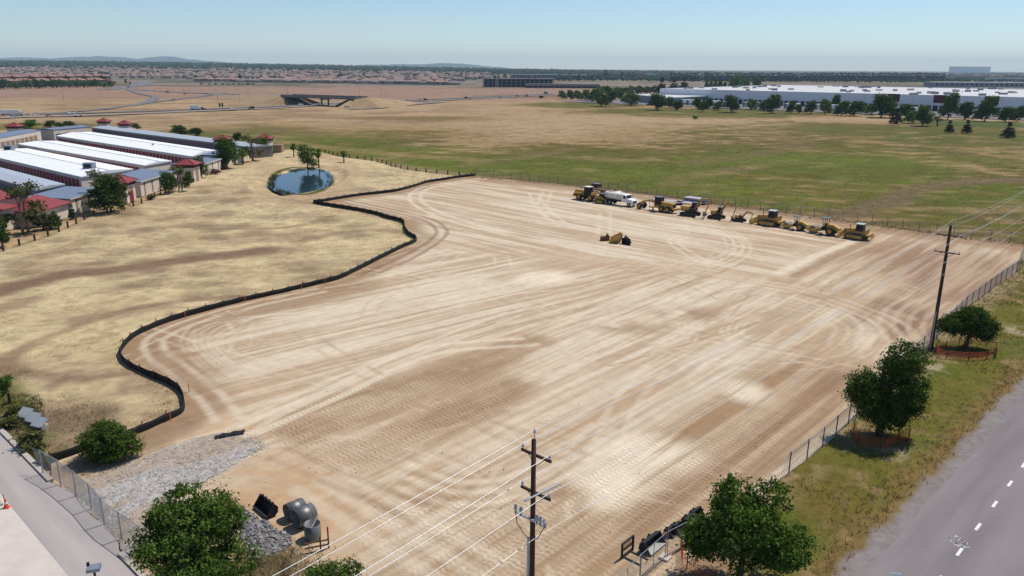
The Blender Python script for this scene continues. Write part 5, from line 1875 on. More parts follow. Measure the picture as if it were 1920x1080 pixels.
# suburb houses --------------------------------------------------------------------------
HW = [mat('house_wall_%d' % i, np.array(S(*c)) * 0.72, 0.9) for i, c in enumerate([(196, 178, 160), (172, 160, 152), (186, 160, 138), (160, 150, 146)])]
HR = [mat('house_roof_%d' % i, np.array(S(*c)) * 0.68, 0.9) for i, c in enumerate([(176, 146, 136), (154, 138, 138), (186, 148, 130), (140, 130, 134)])]
def house_meshes(seed):
    r_ = random.Random(seed)
    L, Wd, h = r_.uniform(13, 17), r_.uniform(10, 12), r_.uniform(3.4, 5.8)
    wall = MB().box(-L / 2, L / 2, -Wd / 2, Wd / 2, -3, h)
    wall.box(L * .05, L * .42, -Wd / 2 - 3, -Wd / 2 + .1, -3, h * 0.62)
    ox, oy, z1 = L / 2 + .6, Wd / 2 + .6, h + 2.6
    rf = MB().add([(-ox, -oy, h), (ox, -oy, h), (ox, oy, h), (-ox, oy, h), (-ox + oy * .9, 0, z1), (ox - oy * .9, 0, z1)],
                  [(0, 1, 5, 4), (1, 2, 5), (2, 3, 4, 5), (3, 0, 4), (0, 3, 2, 1)])
    zz = h * 0.62
    rf.add([(L * .02, -Wd / 2 - 3.4, zz), (L * .45, -Wd / 2 - 3.4, zz), (L * .45, -Wd / 2 - .05, zz), (L * .02, -Wd / 2 - .05, zz), (L * .235, -Wd / 2 - 2.2, zz + 1.6), (L * .235, -Wd / 2 - .05, zz + 1.6)],
           [(0, 1, 4), (1, 2, 5, 4), (3, 0, 4, 5), (0, 3, 2, 1)])
    win = MB()
    for x in (-L * .36, -L * .12):
        win.box(x - .8, x + .8, -Wd / 2 - .05, -Wd / 2 - .004, h * .45, h * .8)
    return wall, rf, win
HM = []
TONE = ['pinkish brown', 'grey brown', 'terracotta', 'slate grey']
for i in range(8):
    w_, r_, n_ = house_meshes(100 + i)
    HM.append((w_.mesh('wall', HW[i % 4]), r_.mesh('roof', HR[(i * 3 + 1) % 4]), n_.mesh('window_band', M_DARK)))
def house(x, y, rz, i, label, group, parts=True, z=None):
    e = empty('suburb_house', (x, y, float(terrain(x, y)) if z is None else z), rz, label, 'house', group)
    link_mesh('wall', HM[i][0], e)
    link_mesh('roof', HM[i][1], e)
    if parts:
        link_mesh('window_band', HM[i][2], e)
    return e
r2 = random.Random(12)
for i in range(62):      # the row facing the bare lots
    px = 372 + i * 7.9
    py = 152.5 + (px - 372) * 0.0135 + r2.uniform(-.3, .3)
    if px > 855:
        break
    x, y = P(px, py)
    ki = r2.randrange(8)
    house(x, y, r2.choice((0.15, 0.15, pi / 2 + .15)), ki, '%s roofed house in the front row facing the bare lots' % TONE[(ki * 3 + 1) % 4], 'front row of suburb houses')
cnt = 0
taken = []
while cnt < 225:
    if cnt % 3 != 0:
        px, py = r2.uniform(480, 870), r2.uniform(137, 155)
    else:
        px, py = r2.uniform(240, 480), r2.uniform(136.5, 149)
    x, y = P(px, py)
    if any(abs(x - a) < 15 and abs(y - b_) < 22 for a, b_ in taken):
        continue
    taken.append((x, y))
    ki = r2.randrange(8)
    house(x, y, r2.choice((0.15, pi / 2 + .15)) + r2.uniform(-.15, .15), ki, '%s roofed house %s' % (TONE[(ki * 3 + 1) % 4], 'among the crowded suburb behind the front row' if cnt % 3 else 'in the leafy suburb uphill of the frontage road'), 'crowded suburb houses' if cnt % 3 else 'leafy suburb houses', False)
    cnt += 1
mbw, mbr = MB(), MB()
spots = []
while len(spots) < 1500:
    if len(spots) < 1330:
        y = 1500 + 2500 * r2.random() ** .8
        u = r2.uniform(-.69, -.03)
        if y < 1950 and u > -.52 and not (-.28 < u < -.1):
            continue
    else:
        y, u = r2.uniform(2600, 5200), r2.uniform(0, .7)
    spots.append((u * y, y))
for x, y in spots:
    z = float(terrain(x, y))
    L, Wd, h = r2.uniform(14, 20), r2.uniform(10, 14), r2.uniform(4, 6)
    a = r2.choice((0.1, 1.6))
    mbw.box(-L / 2, L / 2, -Wd / 2, Wd / 2, z - 3, z + h, a, (x, y))
    c_, s_ = cos(a), sin(a)
    q = [(-L / 2 - 1, -Wd / 2 - 1, z + h), (L / 2 + 1, -Wd / 2 - 1, z + h), (L / 2 + 1, Wd / 2 + 1, z + h), (-L / 2 - 1, Wd / 2 + 1, z + h), (-L / 5, 0, z + h + 3), (L / 5, 0, z + h + 3)]
    mbr.add([(u * c_ - v * s_ + x, u * s_ + v * c_ + y, w_) for u, v, w_ in q], [(0, 1, 5, 4), (1, 2, 5), (2, 3, 4, 5), (3, 0, 4), (0, 3, 2, 1)])
tag(mbw.build('distant_house_walls', mat('distant_wall', np.array(S(190, 172, 158)) * 0.62, 0.9, island=0.25)), 'pale walls of the far-off hillside suburb', 'suburb', None, 'stuff')
tag(mbr.build('distant_house_roofs', mat('distant_roof', np.array(S(160, 132, 120)) * 0.62, 0.9, island=0.3)), 'tan roofs of the far-off hillside suburb', 'suburb', None, 'stuff')

# apartments with terracotta roofs
M_TERRA = mat('terracotta_roof', np.array(S(172, 132, 116)) * 0.62, 0.9, var=0.08, scale=0.2)
M_APW = mat('apartment_wall', np.array(S(120, 98, 92)) * 0.62, 0.9, var=0.1, scale=0.1)
for row in range(2):
    for i in range(7):
        px = -20 + i * 33 + row * 12
        py = 163.5 - i * 0.55 - row * 3.8
        x, y = P(px, py)
        wpx = 13 * math.hypot(x, y) / F_PX
        lab = ('terracotta roofed apartment block in the front row behind the dark trees' if row == 0 else 'terracotta roofed apartment block in the second row uphill')
        e = hip_building('apartment_block', x - wpx, x + wpx, y - 8, y + 8, 8.5 + row * 4, 3.6, lab, 1.2, M_TERRA, M_APW)
        e['group'] = 'front apartment blocks' if row == 0 else 'rear apartment blocks'
        for k in range(2):
            gx = -wpx * 0.5 + k * wpx
            mb = MB().add([(gx - 3, -9.6, 8.4 + row * 4), (gx + 3, -9.6, 8.4 + row * 4), (gx, -9.6, 11.4 + row * 4), (gx, -3, 11.4 + row * 4), (gx - 3, -9.2, 8.4 + row * 4), (gx + 3, -9.2, 8.4 + row * 4)],
                          [(0, 1, 2), (0, 2, 3, 4), (1, 5, 3, 2)])
            mb.build('dormer', M_TERRA, e)
        for k in range(4):
            gx = -wpx * 0.75 + k * wpx * 0.5
            for zz in (1.5, 4.8):
                MB().box(gx - 1.1, gx + 1.1, -8.1, -8.01, zz + row * 4, zz + 1.8 + row * 4).build('window', M_DARK, e)

# commercial blocks on the plain
def block(px0, px1, py, hpx, col, label, name='commercial_block', bands=True, roof=None):
    x0, y0 = P(px0, py)
    x1, y1 = P(px1, py)
    z = float(terrain((x0 + x1) / 2, y0))
    h = hpx * y0 / F_PX
    e = empty(name, ((x0 + x1) / 2, y0, z), 0, label, 'building')
    hx = (x1 - x0) / 2
    m_ = mat('block_' + '_'.join(str(c) for c in col), np.array(S(*col)) * 0.64, 0.9, var=0.05, scale=0.05)
    MB().box(-hx, hx, 0, 40, -1, h).build('wall', m_, e)
    MB().box(-hx - .5, hx + .5, -.5, 40.5, h, h + .6).build('roof', roof or M_WHR, e)
    if bands:
        n = max(2, int(hx * 2 / 9))
        for k in range(n):
            gx = -hx + (k + .5) * hx * 2 / n
            MB().box(gx - 2.6, gx + 2.6, -.12, -.01, h * 0.35, h * 0.75).build('window', M_DARK, e)
    return e
block(960, 1046, 149, 8.5, (138, 142, 160), 'blue grey commercial building behind the unfinished block')
block(1052, 1108, 149, 7.5, (124, 122, 132), 'grey commercial building fronted by dark conifers')
block(1197, 1207, 147.5, 9.5, (196, 112, 62), 'small orange building among trees on the plain', bands=False)
block(1150, 1166, 147.5, 9, (150, 104, 92), 'brick red building beside dark conifers on the plain', bands=False)
block(1210, 1232, 144, 5, (224, 224, 226), 'small white building right of the orange one')
block(1288, 1312, 143, 4, (206, 208, 210), 'pale low building between two conifer rows')
block(1752, 1920, 163, 8, (176, 180, 190), 'long pale grey building beyond the warehouse roof')
block(1790, 1860, 149, 6, (210, 200, 192), 'wide white building with terracotta roof on the plain', roof=M_TERRA)
block(1862, 1915, 152, 5, (220, 220, 222), 'white flat roofed building at the edge of the plain')
block(1640, 1660, 144, 4, (214, 208, 200), 'small pale building behind the windbreak row')
block(1690, 1740, 141, 3.5, (200, 190, 184), 'low tan building past the windbreak row')
x, y = P(1817, 136.6)
e = empty('arena', (x, y, 0), 0, 'huge pale hazy block alone on the horizon', 'building')
wv = 32 * y / F_PX
MB().box(-wv, wv, -60, 60, 0, 10 * y / F_PX).build('wall', M_WHW, e)
MB().box(-wv - 4, wv + 4, -64, 64, 10 * y / F_PX, 10.8 * y / F_PX).build('roof', M_WHR, e)

# unfinished concrete block
M_RAW = mat('raw_concrete', np.array(S(160, 154, 154)) * 0.62, 0.95, var=0.1, scale=0.1)
x0, y0 = P(905, 163)
x1, _ = P(1037, 163)
e = empty('unfinished_building', ((x0 + x1) / 2, y0, 0), 0, 'unfinished grey concrete building with open floors and columns', 'building')
hx = (x1 - x0) / 2
H_ = 14 * y0 / F_PX
for k in range(4):
    MB().box(-hx, hx, 0, 30, H_ * k / 3 - .35, H_ * k / 3).build('floor_slab', M_RAW, e)
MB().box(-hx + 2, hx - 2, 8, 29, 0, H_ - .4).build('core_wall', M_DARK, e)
for k in range(16):
    gx = -hx + 1 + k * (2 * hx - 2) / 15
    MB().box(gx - .6, gx + .6, .3, 1.5, 0, H_ - .36).build('column', M_RAW, e)
MB().box(-hx + 20, -hx + 26, -.5, 0.2, 0, H_ + 1).build('stair_tower', M_RAW, e)
MB().box(-hx - 1, hx + 1, -1, 31, H_, H_ + .9).build('roof', M_RAW, e)
x0, y0 = P(985, 164)
x1, _ = P(1118, 164)
e = empty('concrete_frame', ((x0 + x1) / 2, y0 - 25, 0), 0, 'long low unfinished concrete frame in front of the open-floored block', 'building')
hx = (x1 - x0) / 2
MB().box(-hx, hx, 3, 16, 0, 3).build('wall', M_DARK, e)
MB().box(-hx, hx, 1, 18, 3, 6.2).build('upper_wall', M_RAW, e)
for k in range(14):
    gx = -hx + 2 + k * (2 * hx - 4) / 13
    MB().box(gx - .5, gx + .5, 1.2, 2.2, 0, 3).build('column', M_RAW, e)

# overpass ---------------------------------------------------------------------------------
M_OVC = mat('bridge_concrete', np.array(S(150, 144, 142)) * 0.6, 0.95, var=0.1, scale=0.2)
OZ = 7.0
oa, ob = np.array(P(533, 179.5, OZ)), np.array(P(660, 183.5, OZ))
od = (ob - oa) / np.linalg.norm(ob - oa)
on = np.array([-od[1], od[0]])
if on[1] < 0:
    on = -on
OL = float(np.linalg.norm(ob - oa))
ov = empty('overpass', (oa[0], oa[1], 0), 0, 'concrete highway overpass with paired columns and green sign', 'bridge')
q = lambda s, o_: tuple(oa + od * s + on * o_)
at(MB().prism_z([q(0, 0), q(OL, 0), q(OL, 13), q(0, 13)], OZ - 1.3, OZ - 0.05), 'deck', M_OVC, ov)
at(MB().prism_z([q(-2, 0.1), q(OL + 2, 0.1), q(OL + 2, 12.9), q(-2, 12.9)], OZ - 0.05, OZ + 0.02), 'road_surface', M_HWY2, ov)
for o_ in (-0.35, 13.0):
    at(MB().prism_z([q(-4, o_), q(OL + 4, o_), q(OL + 4, o_ + .35), q(-4, o_ + .35)], OZ - 0.9, OZ + 0.95), 'parapet', M_OVC, ov)
cs = [float((np.array(P(598, 197)) - oa) @ od), ]
for k, s_ in enumerate((OL * 0.53,)):
    for o_ in (2.5, 10.0):
        p = oa + od * s_ + on * o_
        at(MB().lathe_z([(0.75, 0), (0.75, OZ - 1.5)], (p[0], p[1]), 12), 'column', M_OVC, ov)
    at(MB().prism_z([q(s_ - .8, .8), q(s_ + .8, .8), q(s_ + .8, 12.2), q(s_ - .8, 12.2)], OZ - 2.4, OZ - 1.5), 'cap_beam', M_OVC, ov)
M_EMB = mat('embankment_grass', FTAN * 0.94, 1.0, var=0.25, scale=0.08)
M_SLOPE_SHADE = mat('slope_paving_shade', np.array(S(96, 88, 84)) * 0.6, 0.95, var=0.1, scale=0.2)  # dark tone puts the shade under the deck into the paving colour
def slope(s_top, s_bot, sm):
    V = [(*q(s_top, -1.2), OZ - 1.5), (*q(s_top, 14.2), OZ - 1.5), (*q(s_bot, 14.2), 0.1), (*q(s_bot, -1.2), 0.1), (*q(s_top, -1.2), 0), (*q(s_top, 14.2), 0)]
    at(MB().add(V, [(0, 1, 2, 3), (0, 3, 4), (1, 5, 2), (0, 4, 5, 1)]), 'abutment_slope', sm, ov)
slope(1.5, OL * 0.26, M_SLOPE_SHADE)
def embank(name, line, zs, half, road, side=3.0, skip=0):
    line = [np.array(p) for p in line]
    V, Fc = [], []
    for i, p in enumerate(line):
        t = line[min(i + 1, len(line) - 1)] - line[max(i - 1, 0)]
        t /= np.linalg.norm(t)
        n = np.array([-t[1], t[0]])
        w_ = half + 0.6
        for o_, z in ((-w_ - zs[i] * side, -0.3), (-w_, zs[i] - .03), (w_, zs[i] - .03), (w_ + zs[i] * side, -0.3)):
            V.append((*(p + n * o_), z))
    for i in range(len(line) - 1):
        for k in range(3):
            Fc.append((i * 4 + k, i * 4 + 4 + k, i * 4 + 5 + k, i * 4 + 1 + k))
    Fc += [(0, 1, 2, 3), tuple(reversed([(len(line) - 1) * 4 + k for k in range(4)]))]
    me = bpy.data.meshes.new(name)
    me.from_pydata(V, [], Fc)
    me.update()
    if me.polygons[1].normal.z < 0:
        me.flip_normals()
    me.materials.append(M_EMB)
    link_mesh(name, me)['kind'] = 'structure'
    line, zs = line[skip:], zs[skip:]
    lf, rt = offset_line([tuple(p) for p in line], half), offset_line([tuple(p) for p in line], -half)
    n = len(line)
    me = bpy.data.meshes.new(road)
    me.from_pydata([(*p, z + .02) for p, z in zip(lf, zs)] + [(*p, z + .02) for p, z in zip(rt, zs)], [], [(i, i + 1, n + i + 1, n + i) for i in range(n - 1)])
    me.update()
    if me.polygons[0].normal.z < 0:
        me.flip_normals()
    me.materials.append(M_HWY2)
    link_mesh(road, me)['kind'] = 'structure'
c0, c1 = oa + on * 6.5, ob + on * 6.5
R_end, L_end = np.array(P(800, 192.5)), np.array(P(400, 176))
tt = np.linspace(0, 1, 12)
for c_, end, dd, spill in ((c1, R_end, -od, 15.0), (c0, L_end, od, 9.0)):
    run = [c_ + (end - c_) * t for t in tt]
    zr = [OZ * (1 - float(sstep(0, 1, t))) + 0.05 for t in tt]
    embank('embankment', [c_ + dd * spill, c_ + dd * spill * .45, c_ + dd * 1.2] + run, [0.02, OZ * .38, OZ - 1.5] + zr, 6.5, 'bridge_approach', 3.0, 3)
M_SIGN = mat('green_sign', (0.01, 0.14, 0.07), 0.5)
p = q(float((np.array(P(622, 183.5, OZ)) - oa) @ od), -0.9)
e = empty('highway_sign', (p[0], p[1], 0), atan2(od[1], od[0]), 'green highway sign mounted on the overpass parapet', 'sign')
MB().box(-2.2, 2.2, -.06, .06, OZ - 1.3, OZ + 1.0).build('sign_face', M_SIGN, e)
MB().box(-1.6, 1.6, -.10, -.065, OZ - .1, OZ + .15).build('lettering', M_PAINT, e)
for x in (-1.5, 1.5):
    MB().box(x - .08, x + .08, .06, .5, OZ - 1.0, OZ + .6).build('bracket', M_STEEL, e)
x, y = P(1023, 180)
e = empty('highway_sign', (x, y, 0), 0.2, 'green road sign on posts by the highway near the grove', 'sign')
MB().box(-2.2, 2.2, -.06, .06, 2.5, 4.5).build('sign_face', M_SIGN, e)
for xx in (-1.5, 1.5):
    MB().box(xx - .08, xx + .08, .06, .22, 0, 4.4).build('post', M_STEEL, e)
x, y = P(415, 204)
e = empty('roadside_sign', (x, y, 0), 0.8, 'dark pair of sign panels on posts beside the highway', 'sign')
for xx in (-1.0, 1.0):
    MB().box(xx - .7, xx + .7, -.05, .05, 1.6, 4.0).build('sign_face', M_STEEL, e)
    MB().box(xx - .07, xx + .07, .05, .2, 0, 3.9).build('post', M_STEEL, e)

def make_lamp():
    e = empty('street_lamp')
    MB().tube((0, 0, 0), (0, 0, 10), 0.16, 0.09, 8).build('pole', M_HVAC, e)
    MB().path([(0, 0, 9.8), (0.8, 0, 10.4), (2.4, 0, 10.5)], [.07, .06, .05], 6).build('arm', M_HVAC, e)
    MB().box(2.2, 3.0, -.18, .18, 10.38, 10.55).build('lamp_head', M_STEEL, e)
    return tag(e, 'tall thin street lamp at the highway interchange', 'street lamp', 'street lamps at the interchange')
lp = make_lamp()
for i, (px, py) in enumerate([(258, 168), (275, 172), (346, 181), (356, 183), (409, 191), (450, 190), (466, 188), (120, 190), (715, 190), (724, 192), (675, 186), (540, 183)]):
    l_ = lp if i == 0 else copy_tree(lp)
    x, y = P(px, py)
    l_.location = (x, y, 0.2)
    l_.rotation_euler = (0, 0, rnd.uniform(0, 6.28))

# cars ------------------------------------------------------------------------------------
M_GLASS = mat('dark_glass', (0.015, 0.018, 0.022), 0.15, spec=0.12)
PAINTS = {n: mat('paint_' + n, c, 0.3, spec=0.5) for n, c in dict(white=(.78, .78, .78), silver=(.45, .46, .48), black=(.015, .015, .018), red=(.35, .03, .03), blue=(.05, .10, .25), grey=(.16, .16, .17)).items()}
def make_car(style, paint):
    e = empty('car')
    if style == 'sedan':
        body = [(-2.3, .35), (2.3, .35), (2.32, .75), (1.5, .92), (.75, .95), (-1.5, .98), (-2.25, .95)]
        cab = [(.85, .94), (.2, 1.42), (-1.0, 1.45), (-1.75, .97)]
    elif style == 'suv':
        body = [(-2.3, .4), (2.3, .4), (2.32, .9), (1.5, 1.08), (.9, 1.1), (-2.3, 1.1)]
        cab = [(.95, 1.09), (.4, 1.7), (-2.0, 1.74), (-2.28, 1.09)]
    else:
        body = [(-2.8, .5), (2.7, .5), (2.72, 1.0), (1.8, 1.18), (-2.8, 1.2)]
        cab = [(1.2, 1.17), (.7, 1.85), (-.7, 1.85), (-.8, 1.17)]
    m_ = PAINTS[paint]
    MB().prism_y(body, -.9, .9).build('body', m_, e)
    c = MB().prism_y(cab, -.76, .76).build('cabin_glass', M_GLASS, e)
    zt = max(z for _, z in cab)
    xs = [x for x, z in cab if z > zt - .1]
    MB().box(min(xs) - .05, max(xs) + .05, -.74, .74, zt - .02, zt + .03).build('roof', m_, e)
    wx = (1.45, -1.4) if style != 'pickup' else (1.75, -1.7)
    for x in wx:
        for s in (-1, 1):
            MB().lathe_y([(.36, -.11), (.36, .11)], s * .82, (x, .36), 12).build('wheel', M_TYRE, e)
    for s in (-1, 1):
        MB().box(2.3, 2.34, s * .62 - .15, s * .62 + .15, .62, .76).build('headlight', M_TRIM, e)
    return e
CARS = [(23, 223, 'suv', 'white'), (65, 217, 'sedan', 'white'), (92, 221, 'sedan', 'silver'), (136, 215, 'pickup', 'white'), (147, 218.5, 'suv', 'white'), (328, 189.8, 'suv', 'silver'),
        (228, 166.5, 'sedan', 'white'), (241, 164, 'suv', 'grey'), (292, 172, 'suv', 'white'), (313, 174, 'suv', 'black'), (347, 177, 'sedan', 'red'), (378, 207, 'pickup', 'black'), (439, 206, 'sedan', 'white'),
        (471, 205, 'suv', 'black'), (564, 198.2, 'suv', 'white'), (590, 199, 'sedan', 'white'), (652, 204.2, 'suv', 'white'), (761, 190, 'sedan', 'white'), (790, 189, 'suv', 'white'), (798, 188.8, 'suv', 'black'),
        (873, 185.4, 'suv', 'black'), (882, 187.2, 'sedan', 'silver'), (937, 183.4, 'sedan', 'silver'), (890, 181.4, 'sedan', 'white'), (970, 181.5, 'sedan', 'grey'), (987, 181, 'suv', 'red')]
PLACE = {23: 'farthest out on the highway past the storage cupolas', 65: 'on the highway behind the storage cupola trees', 92: 'on the highway near the beige storage corner', 136: 'leading a pair near the storage roofs', 147: 'trailing the white pickup on the highway',
         328: 'on the exit ramp', 228: 'on the wide frontage road by the apartments', 241: 'turning on the frontage road', 292: 'at the connector road bend', 313: 'waiting on the cross street', 347: 'on the cross street before the overpass', 378: 'behind the white box truck on the highway',
         439: 'on the highway between sign panels and overpass', 471: 'on the highway approaching the overpass', 564: 'in shade under the overpass slope', 590: 'beside the overpass columns', 652: 'on the loop ramp right of the overpass',
         761: 'at the interchange junction', 790: 'ahead of a black car near the junction', 798: 'behind a white car near the junction', 873: 'on the highway right of the junction', 882: 'on the near lane right of the junction', 937: 'on the highway before the field',
         890: 'on the far shoulder beyond the highway', 970: 'near the green road sign', 987: 'by the lone bush and green sign'}
hwa = 0.35
CACHE = {}
for px, py, st, pn in CARS:
    key = (st, pn)
    x, y = P(px, py)
    c = make_car(st, pn) if key not in CACHE else copy_tree(CACHE[key])
    CACHE.setdefault(key, c)
    c.location = (x, y, GZ_UP + 0.02)
    x2, y2 = P(px + 12, py - 0.5)
    c.rotation_euler = (0, 0, atan2(y2 - y, x2 - x) + (pi if px % 2 else 0))
    tag(c, '%s %s %s' % (pn, st, PLACE[px]), 'car', 'vehicles on the roads')
x, y = P(247, 286)
c = copy_tree(CACHE[('pickup', 'white')])
c.location = (x, y, 0.066)
c.rotation_euler = (0, 0, atan2(41, -47))
tag(c, 'white pickup parked by red doors between two white roofed sheds', 'car', 'vehicles on the roads')
def box_truck(px, py, label, L=7.0):
    x, y = P(px, py)
    e = empty('box_truck', (x, y, GZ_UP + .02), 0.45, label, 'truck')
    MB().box(-L / 2, L / 2 - 2, -1.2, 1.2, 1.0, 3.4).build('cargo_box', M_TRL, e)
    MB().prism_y([(L / 2 - 1.9, .5), (L / 2, .5), (L / 2, 1.4), (L / 2 - .5, 2.4), (L / 2 - 1.9, 2.4)], -1.1, 1.1).build('cab', PAINTS['white'], e)
    MB().box(L / 2 - .35, L / 2 - .05, -.95, .95, 1.5, 2.2).build('windscreen', M_GLASS, e)
    for xx in (-L / 2 + 1.4, L / 2 - 1.2):
        for s in (-1, 1):
            MB().lathe_y([(.48, -.14), (.48, .14)], s * 1.0, (xx, .48), 12).build('wheel', M_TYRE, e)
    MB().box(-L / 2, L / 2 - 1, -.4, .4, .6, 1.0).build('chassis', M_STEEL, e)
box_truck(367, 207.5, 'white box truck just ahead of a black pickup on the highway')
box_truck(24, 217.5, 'long white box truck at the highway edge near the beige shed', 12)
# ================================================================== machines in the row
M_CAT = mat('machine_yellow', (0.50, 0.255, 0.025), 0.6, var=0.2, scale=1.6, two=(0.46, 0.30, 0.11))
M_CATD = mat('dusty_yellow', (0.46, 0.29, 0.07), 0.7, var=0.2, scale=1.5)
M_BLK = mat('black_metal', (0.02, 0.02, 0.022), 0.6)
M_TRK = mat('track_steel', (0.05, 0.042, 0.038), 0.75, 0.3, var=0.3, scale=3)
M_RIM = mat('yellow_rim', (0.42, 0.22, 0.03), 0.6)
M_DUST = mat('dusty_steel', (0.24, 0.20, 0.16), 0.8, 0.2, var=0.25, scale=2)
M_TANK = mat('cream_tank', (0.70, 0.66, 0.58), 0.45, var=0.05, scale=0.8)
M_TRUCKW = mat('truck_white', (0.78, 0.78, 0.78), 0.35, spec=0.5)
M_PLATE0 = mat('cab_roof_silver', (0.40, 0.40, 0.40), 0.6)
M_GREYR = mat('canopy_grey', (0.12, 0.125, 0.14), 0.6)

def wheel(e, x, y, r, w, rim=M_RIM):
    s = 1 if y > 0 else -1
    t = MB().lathe_y([(r * .55, -w / 2), (r * .93, -w / 2), (r, -w * .32), (r, w * .32), (r * .93, w / 2), (r * .55, w / 2)], y, (x, r), 18).build('wheel', M_TYRE, e)
    MB().lathe_y([(r * .2, s * w * .5), (r * .52, s * w * .46), (r * .56, s * w * .53)] if s < 0 else [(r * .56, s * w * .53), (r * .52, s * w * .46), (r * .2, s * w * .5)], y, (x, r), 14).build('rim', rim, t)
    return t

def crawler(e, y, x0, x1, h, w, name='track', m=None):
    r = h / 2
    prof = []
    for i in range(7):
        a = -pi / 2 + pi * i / 6
        prof.append((x1 - r + r * cos(a), r + r * sin(a)))
    for i in range(7):
        a = pi / 2 + pi * i / 6
        prof.append((x0 + r + r * cos(a), r + r * sin(a)))
    t = MB().prism_y(prof, y - w / 2, y + w / 2).build(name, M_TRK, e)
    f = MB().box(x0 + r, x1 - r, y - w * .35 - w * .2 * (y < 0), y + w * .35 + w * .2 * (y > 0), h * .22, h * .78).build('track_frame', m or M_CATD, t)
    g = MB()
    n = int((x1 - x0) / .28)
    for i in range(n):
        x = x0 + r + (x1 - x0 - 2 * r) * (i + .5) / n
        g.box(x - .05, x + .05, y - w / 2 - .01, y + w / 2 + .01, h - .01, h + .06)
    g.build('grouser', M_TRK, t)
    return t

def cab(e, x0, x1, y0, y1, z0, z1, m=M_BLK, roof=M_GREYR, taper=.12):
    c = MB().prism_y([(x0, z0), (x1, z0), (x1 - taper, z1), (x0 + taper * .5, z1)], y0, y1).build('cab', m, e)
    d = .015
    MB().prism_y([(x0 + .2, z0 + .35), (x1 - .18, z0 + .35), (x1 - .18 - taper * .8, z1 - .12), (x0 + .2, z1 - .12)], y0 - d, y0 + .001).build('side_window', M_GLASS, c)
    MB().prism_y([(x0 + .2, z0 + .35), (x1 - .18, z0 + .35), (x1 - .18 - taper * .8, z1 - .12), (x0 + .2, z1 - .12)], y1 - .001, y1 + d).build('side_window', M_GLASS, c)
    MB().add([(x1 + .01, y0 + .12, z0 + .3), (x1 + .01, y1 - .12, z0 + .3), (x1 - taper + .02, y1 - .12, z1 - .12), (x1 - taper + .02, y0 + .12, z1 - .12)], [(0, 1, 2, 3)]).build('windscreen', M_GLASS, c)
    MB().box(x0 - .08, x1 + .1, y0 - .08, y1 + .08, z1, z1 + .12).build('cab_roof', roof, c)
    return c

def bucket_mb(w, d, h, x0=0, z0=0):
    """open bucket facing +x: curved back, floor lip and two side plates, with wall thickness"""
    prof = [(x0 + d, z0), (x0 + d * .25, z0), (x0, z0 + h * .35), (x0 + d * .05, z0 + h * .75), (x0 + d * .45, z0 + h)]
    inn = [(x0 + d * .45 + .03, z0 + h - .05), (x0 + d * .13, z0 + h * .72), (x0 + d * .09, z0 + h * .38), (x0 + d * .3, z0 + .07), (x0 + d, z0 + .05)]
    m_ = MB()
    pr = prof + inn
    n = len(pr)
    vs = [(x, -w / 2, z) for x, z in pr] + [(x, w / 2, z) for x, z in pr]
    fs = [(i, (i + 1) % n, (i + 1) % n + n, i + n) for i in range(n)]
    fs = [tuple(reversed(f)) for f in fs]
    k = len(prof)
    for i in range(k - 1):
        a, b_, c_, d_ = i, i + 1, n - 2 - i, n - 1 - i
        fs.append((a, b_, c_, d_))
        fs.append((d_ + n, c_ + n, b_ + n, a + n))
    m_.add(vs, fs)
    for s in (-1, 1):
        y0_, y1_ = (s * w / 2, s * w / 2 - s * .06)
        m_.prism_y(prof, min(y0_, y1_), max(y0_, y1_))
    return m_

def wheel_loader():
    e = empty('wheel_loader')
    MB().prism_y([(-3.6, 1.2), (-.9, 1.2), (-.9, 2.35), (-3.3, 2.35), (-3.6, 2.1)], -.85, .85).build('engine_hood', M_CAT, e)
    MB().box(-3.9, -3.5, -1.2, 1.2, .75, 1.5).build('counterweight', M_CAT, e)
    MB().box(-3.4, .9, -.6, .6, .8, 1.35).build('rear_frame', M_BLK, e)
    MB().box(.8, 2.2, -.55, .55, .7, 1.6).build('front_frame', M_CATD, e)
    cab(e, -.95, .6, -.75, .75, 1.5, 3.15, M_BLK, M_TANK)
    for x in (-2.0, 1.35):
        for s in (-1, 1):
            wheel(e, x, s * 1.15, .82, .6)
    for s in (-1, 1):
        MB().path([(1.1, s * .5, 2.0), (2.3, s * .5, 1.75), (3.4, s * .5, .6)], [.16, .18, .13], 6).build('lift_arm', M_CATD, e)
        MB().prism_y([(-2.9, 1.5), (-1.1, 1.5), (-1.2, 1.85), (-2.8, 1.85)], s * 1.15 - .35, s * 1.15 + .35).build('fender', M_CAT, e)
    MB().path([(1.2, 0, 2.0), (2.4, 0, 1.5), (3.2, 0, .9)], [.1, .1, .08], 6).build('tilt_cylinder', M_STEEL, e)
    bucket_mb(2.8, 1.3, 1.2, 3.0, .05).build('bucket', M_DUST, e)
    MB().tube((-2.6, .3, 2.3), (-2.6, .3, 3.0), .08).build('exhaust', M_BLK, e)
    return e

def track_loader():
    e = empty('track_loader')
    for s in (-1, 1):
        crawler(e, s * .78, -1.4, 1.1, .8, .4)
        MB().path([(-1.5, s * .65, 1.75), (.2, s * .65, 1.5), (1.5, s * .62, .6)], [.12, .11, .1], 6).build('lift_arm', M_CAT, e)
    MB().prism_y([(-1.7, .5), (.9, .5), (.7, 1.1), (-.4, 1.3), (-1.1, 1.85), (-1.7, 1.8)], -.55, .55).build('body', M_CAT, e)
    cab(e, -.6, .6, -.52, .52, 1.0, 2.15)
    bucket_mb(1.9, .8, .65, 1.45, .05).build('bucket', M_DUST, e)
    return e

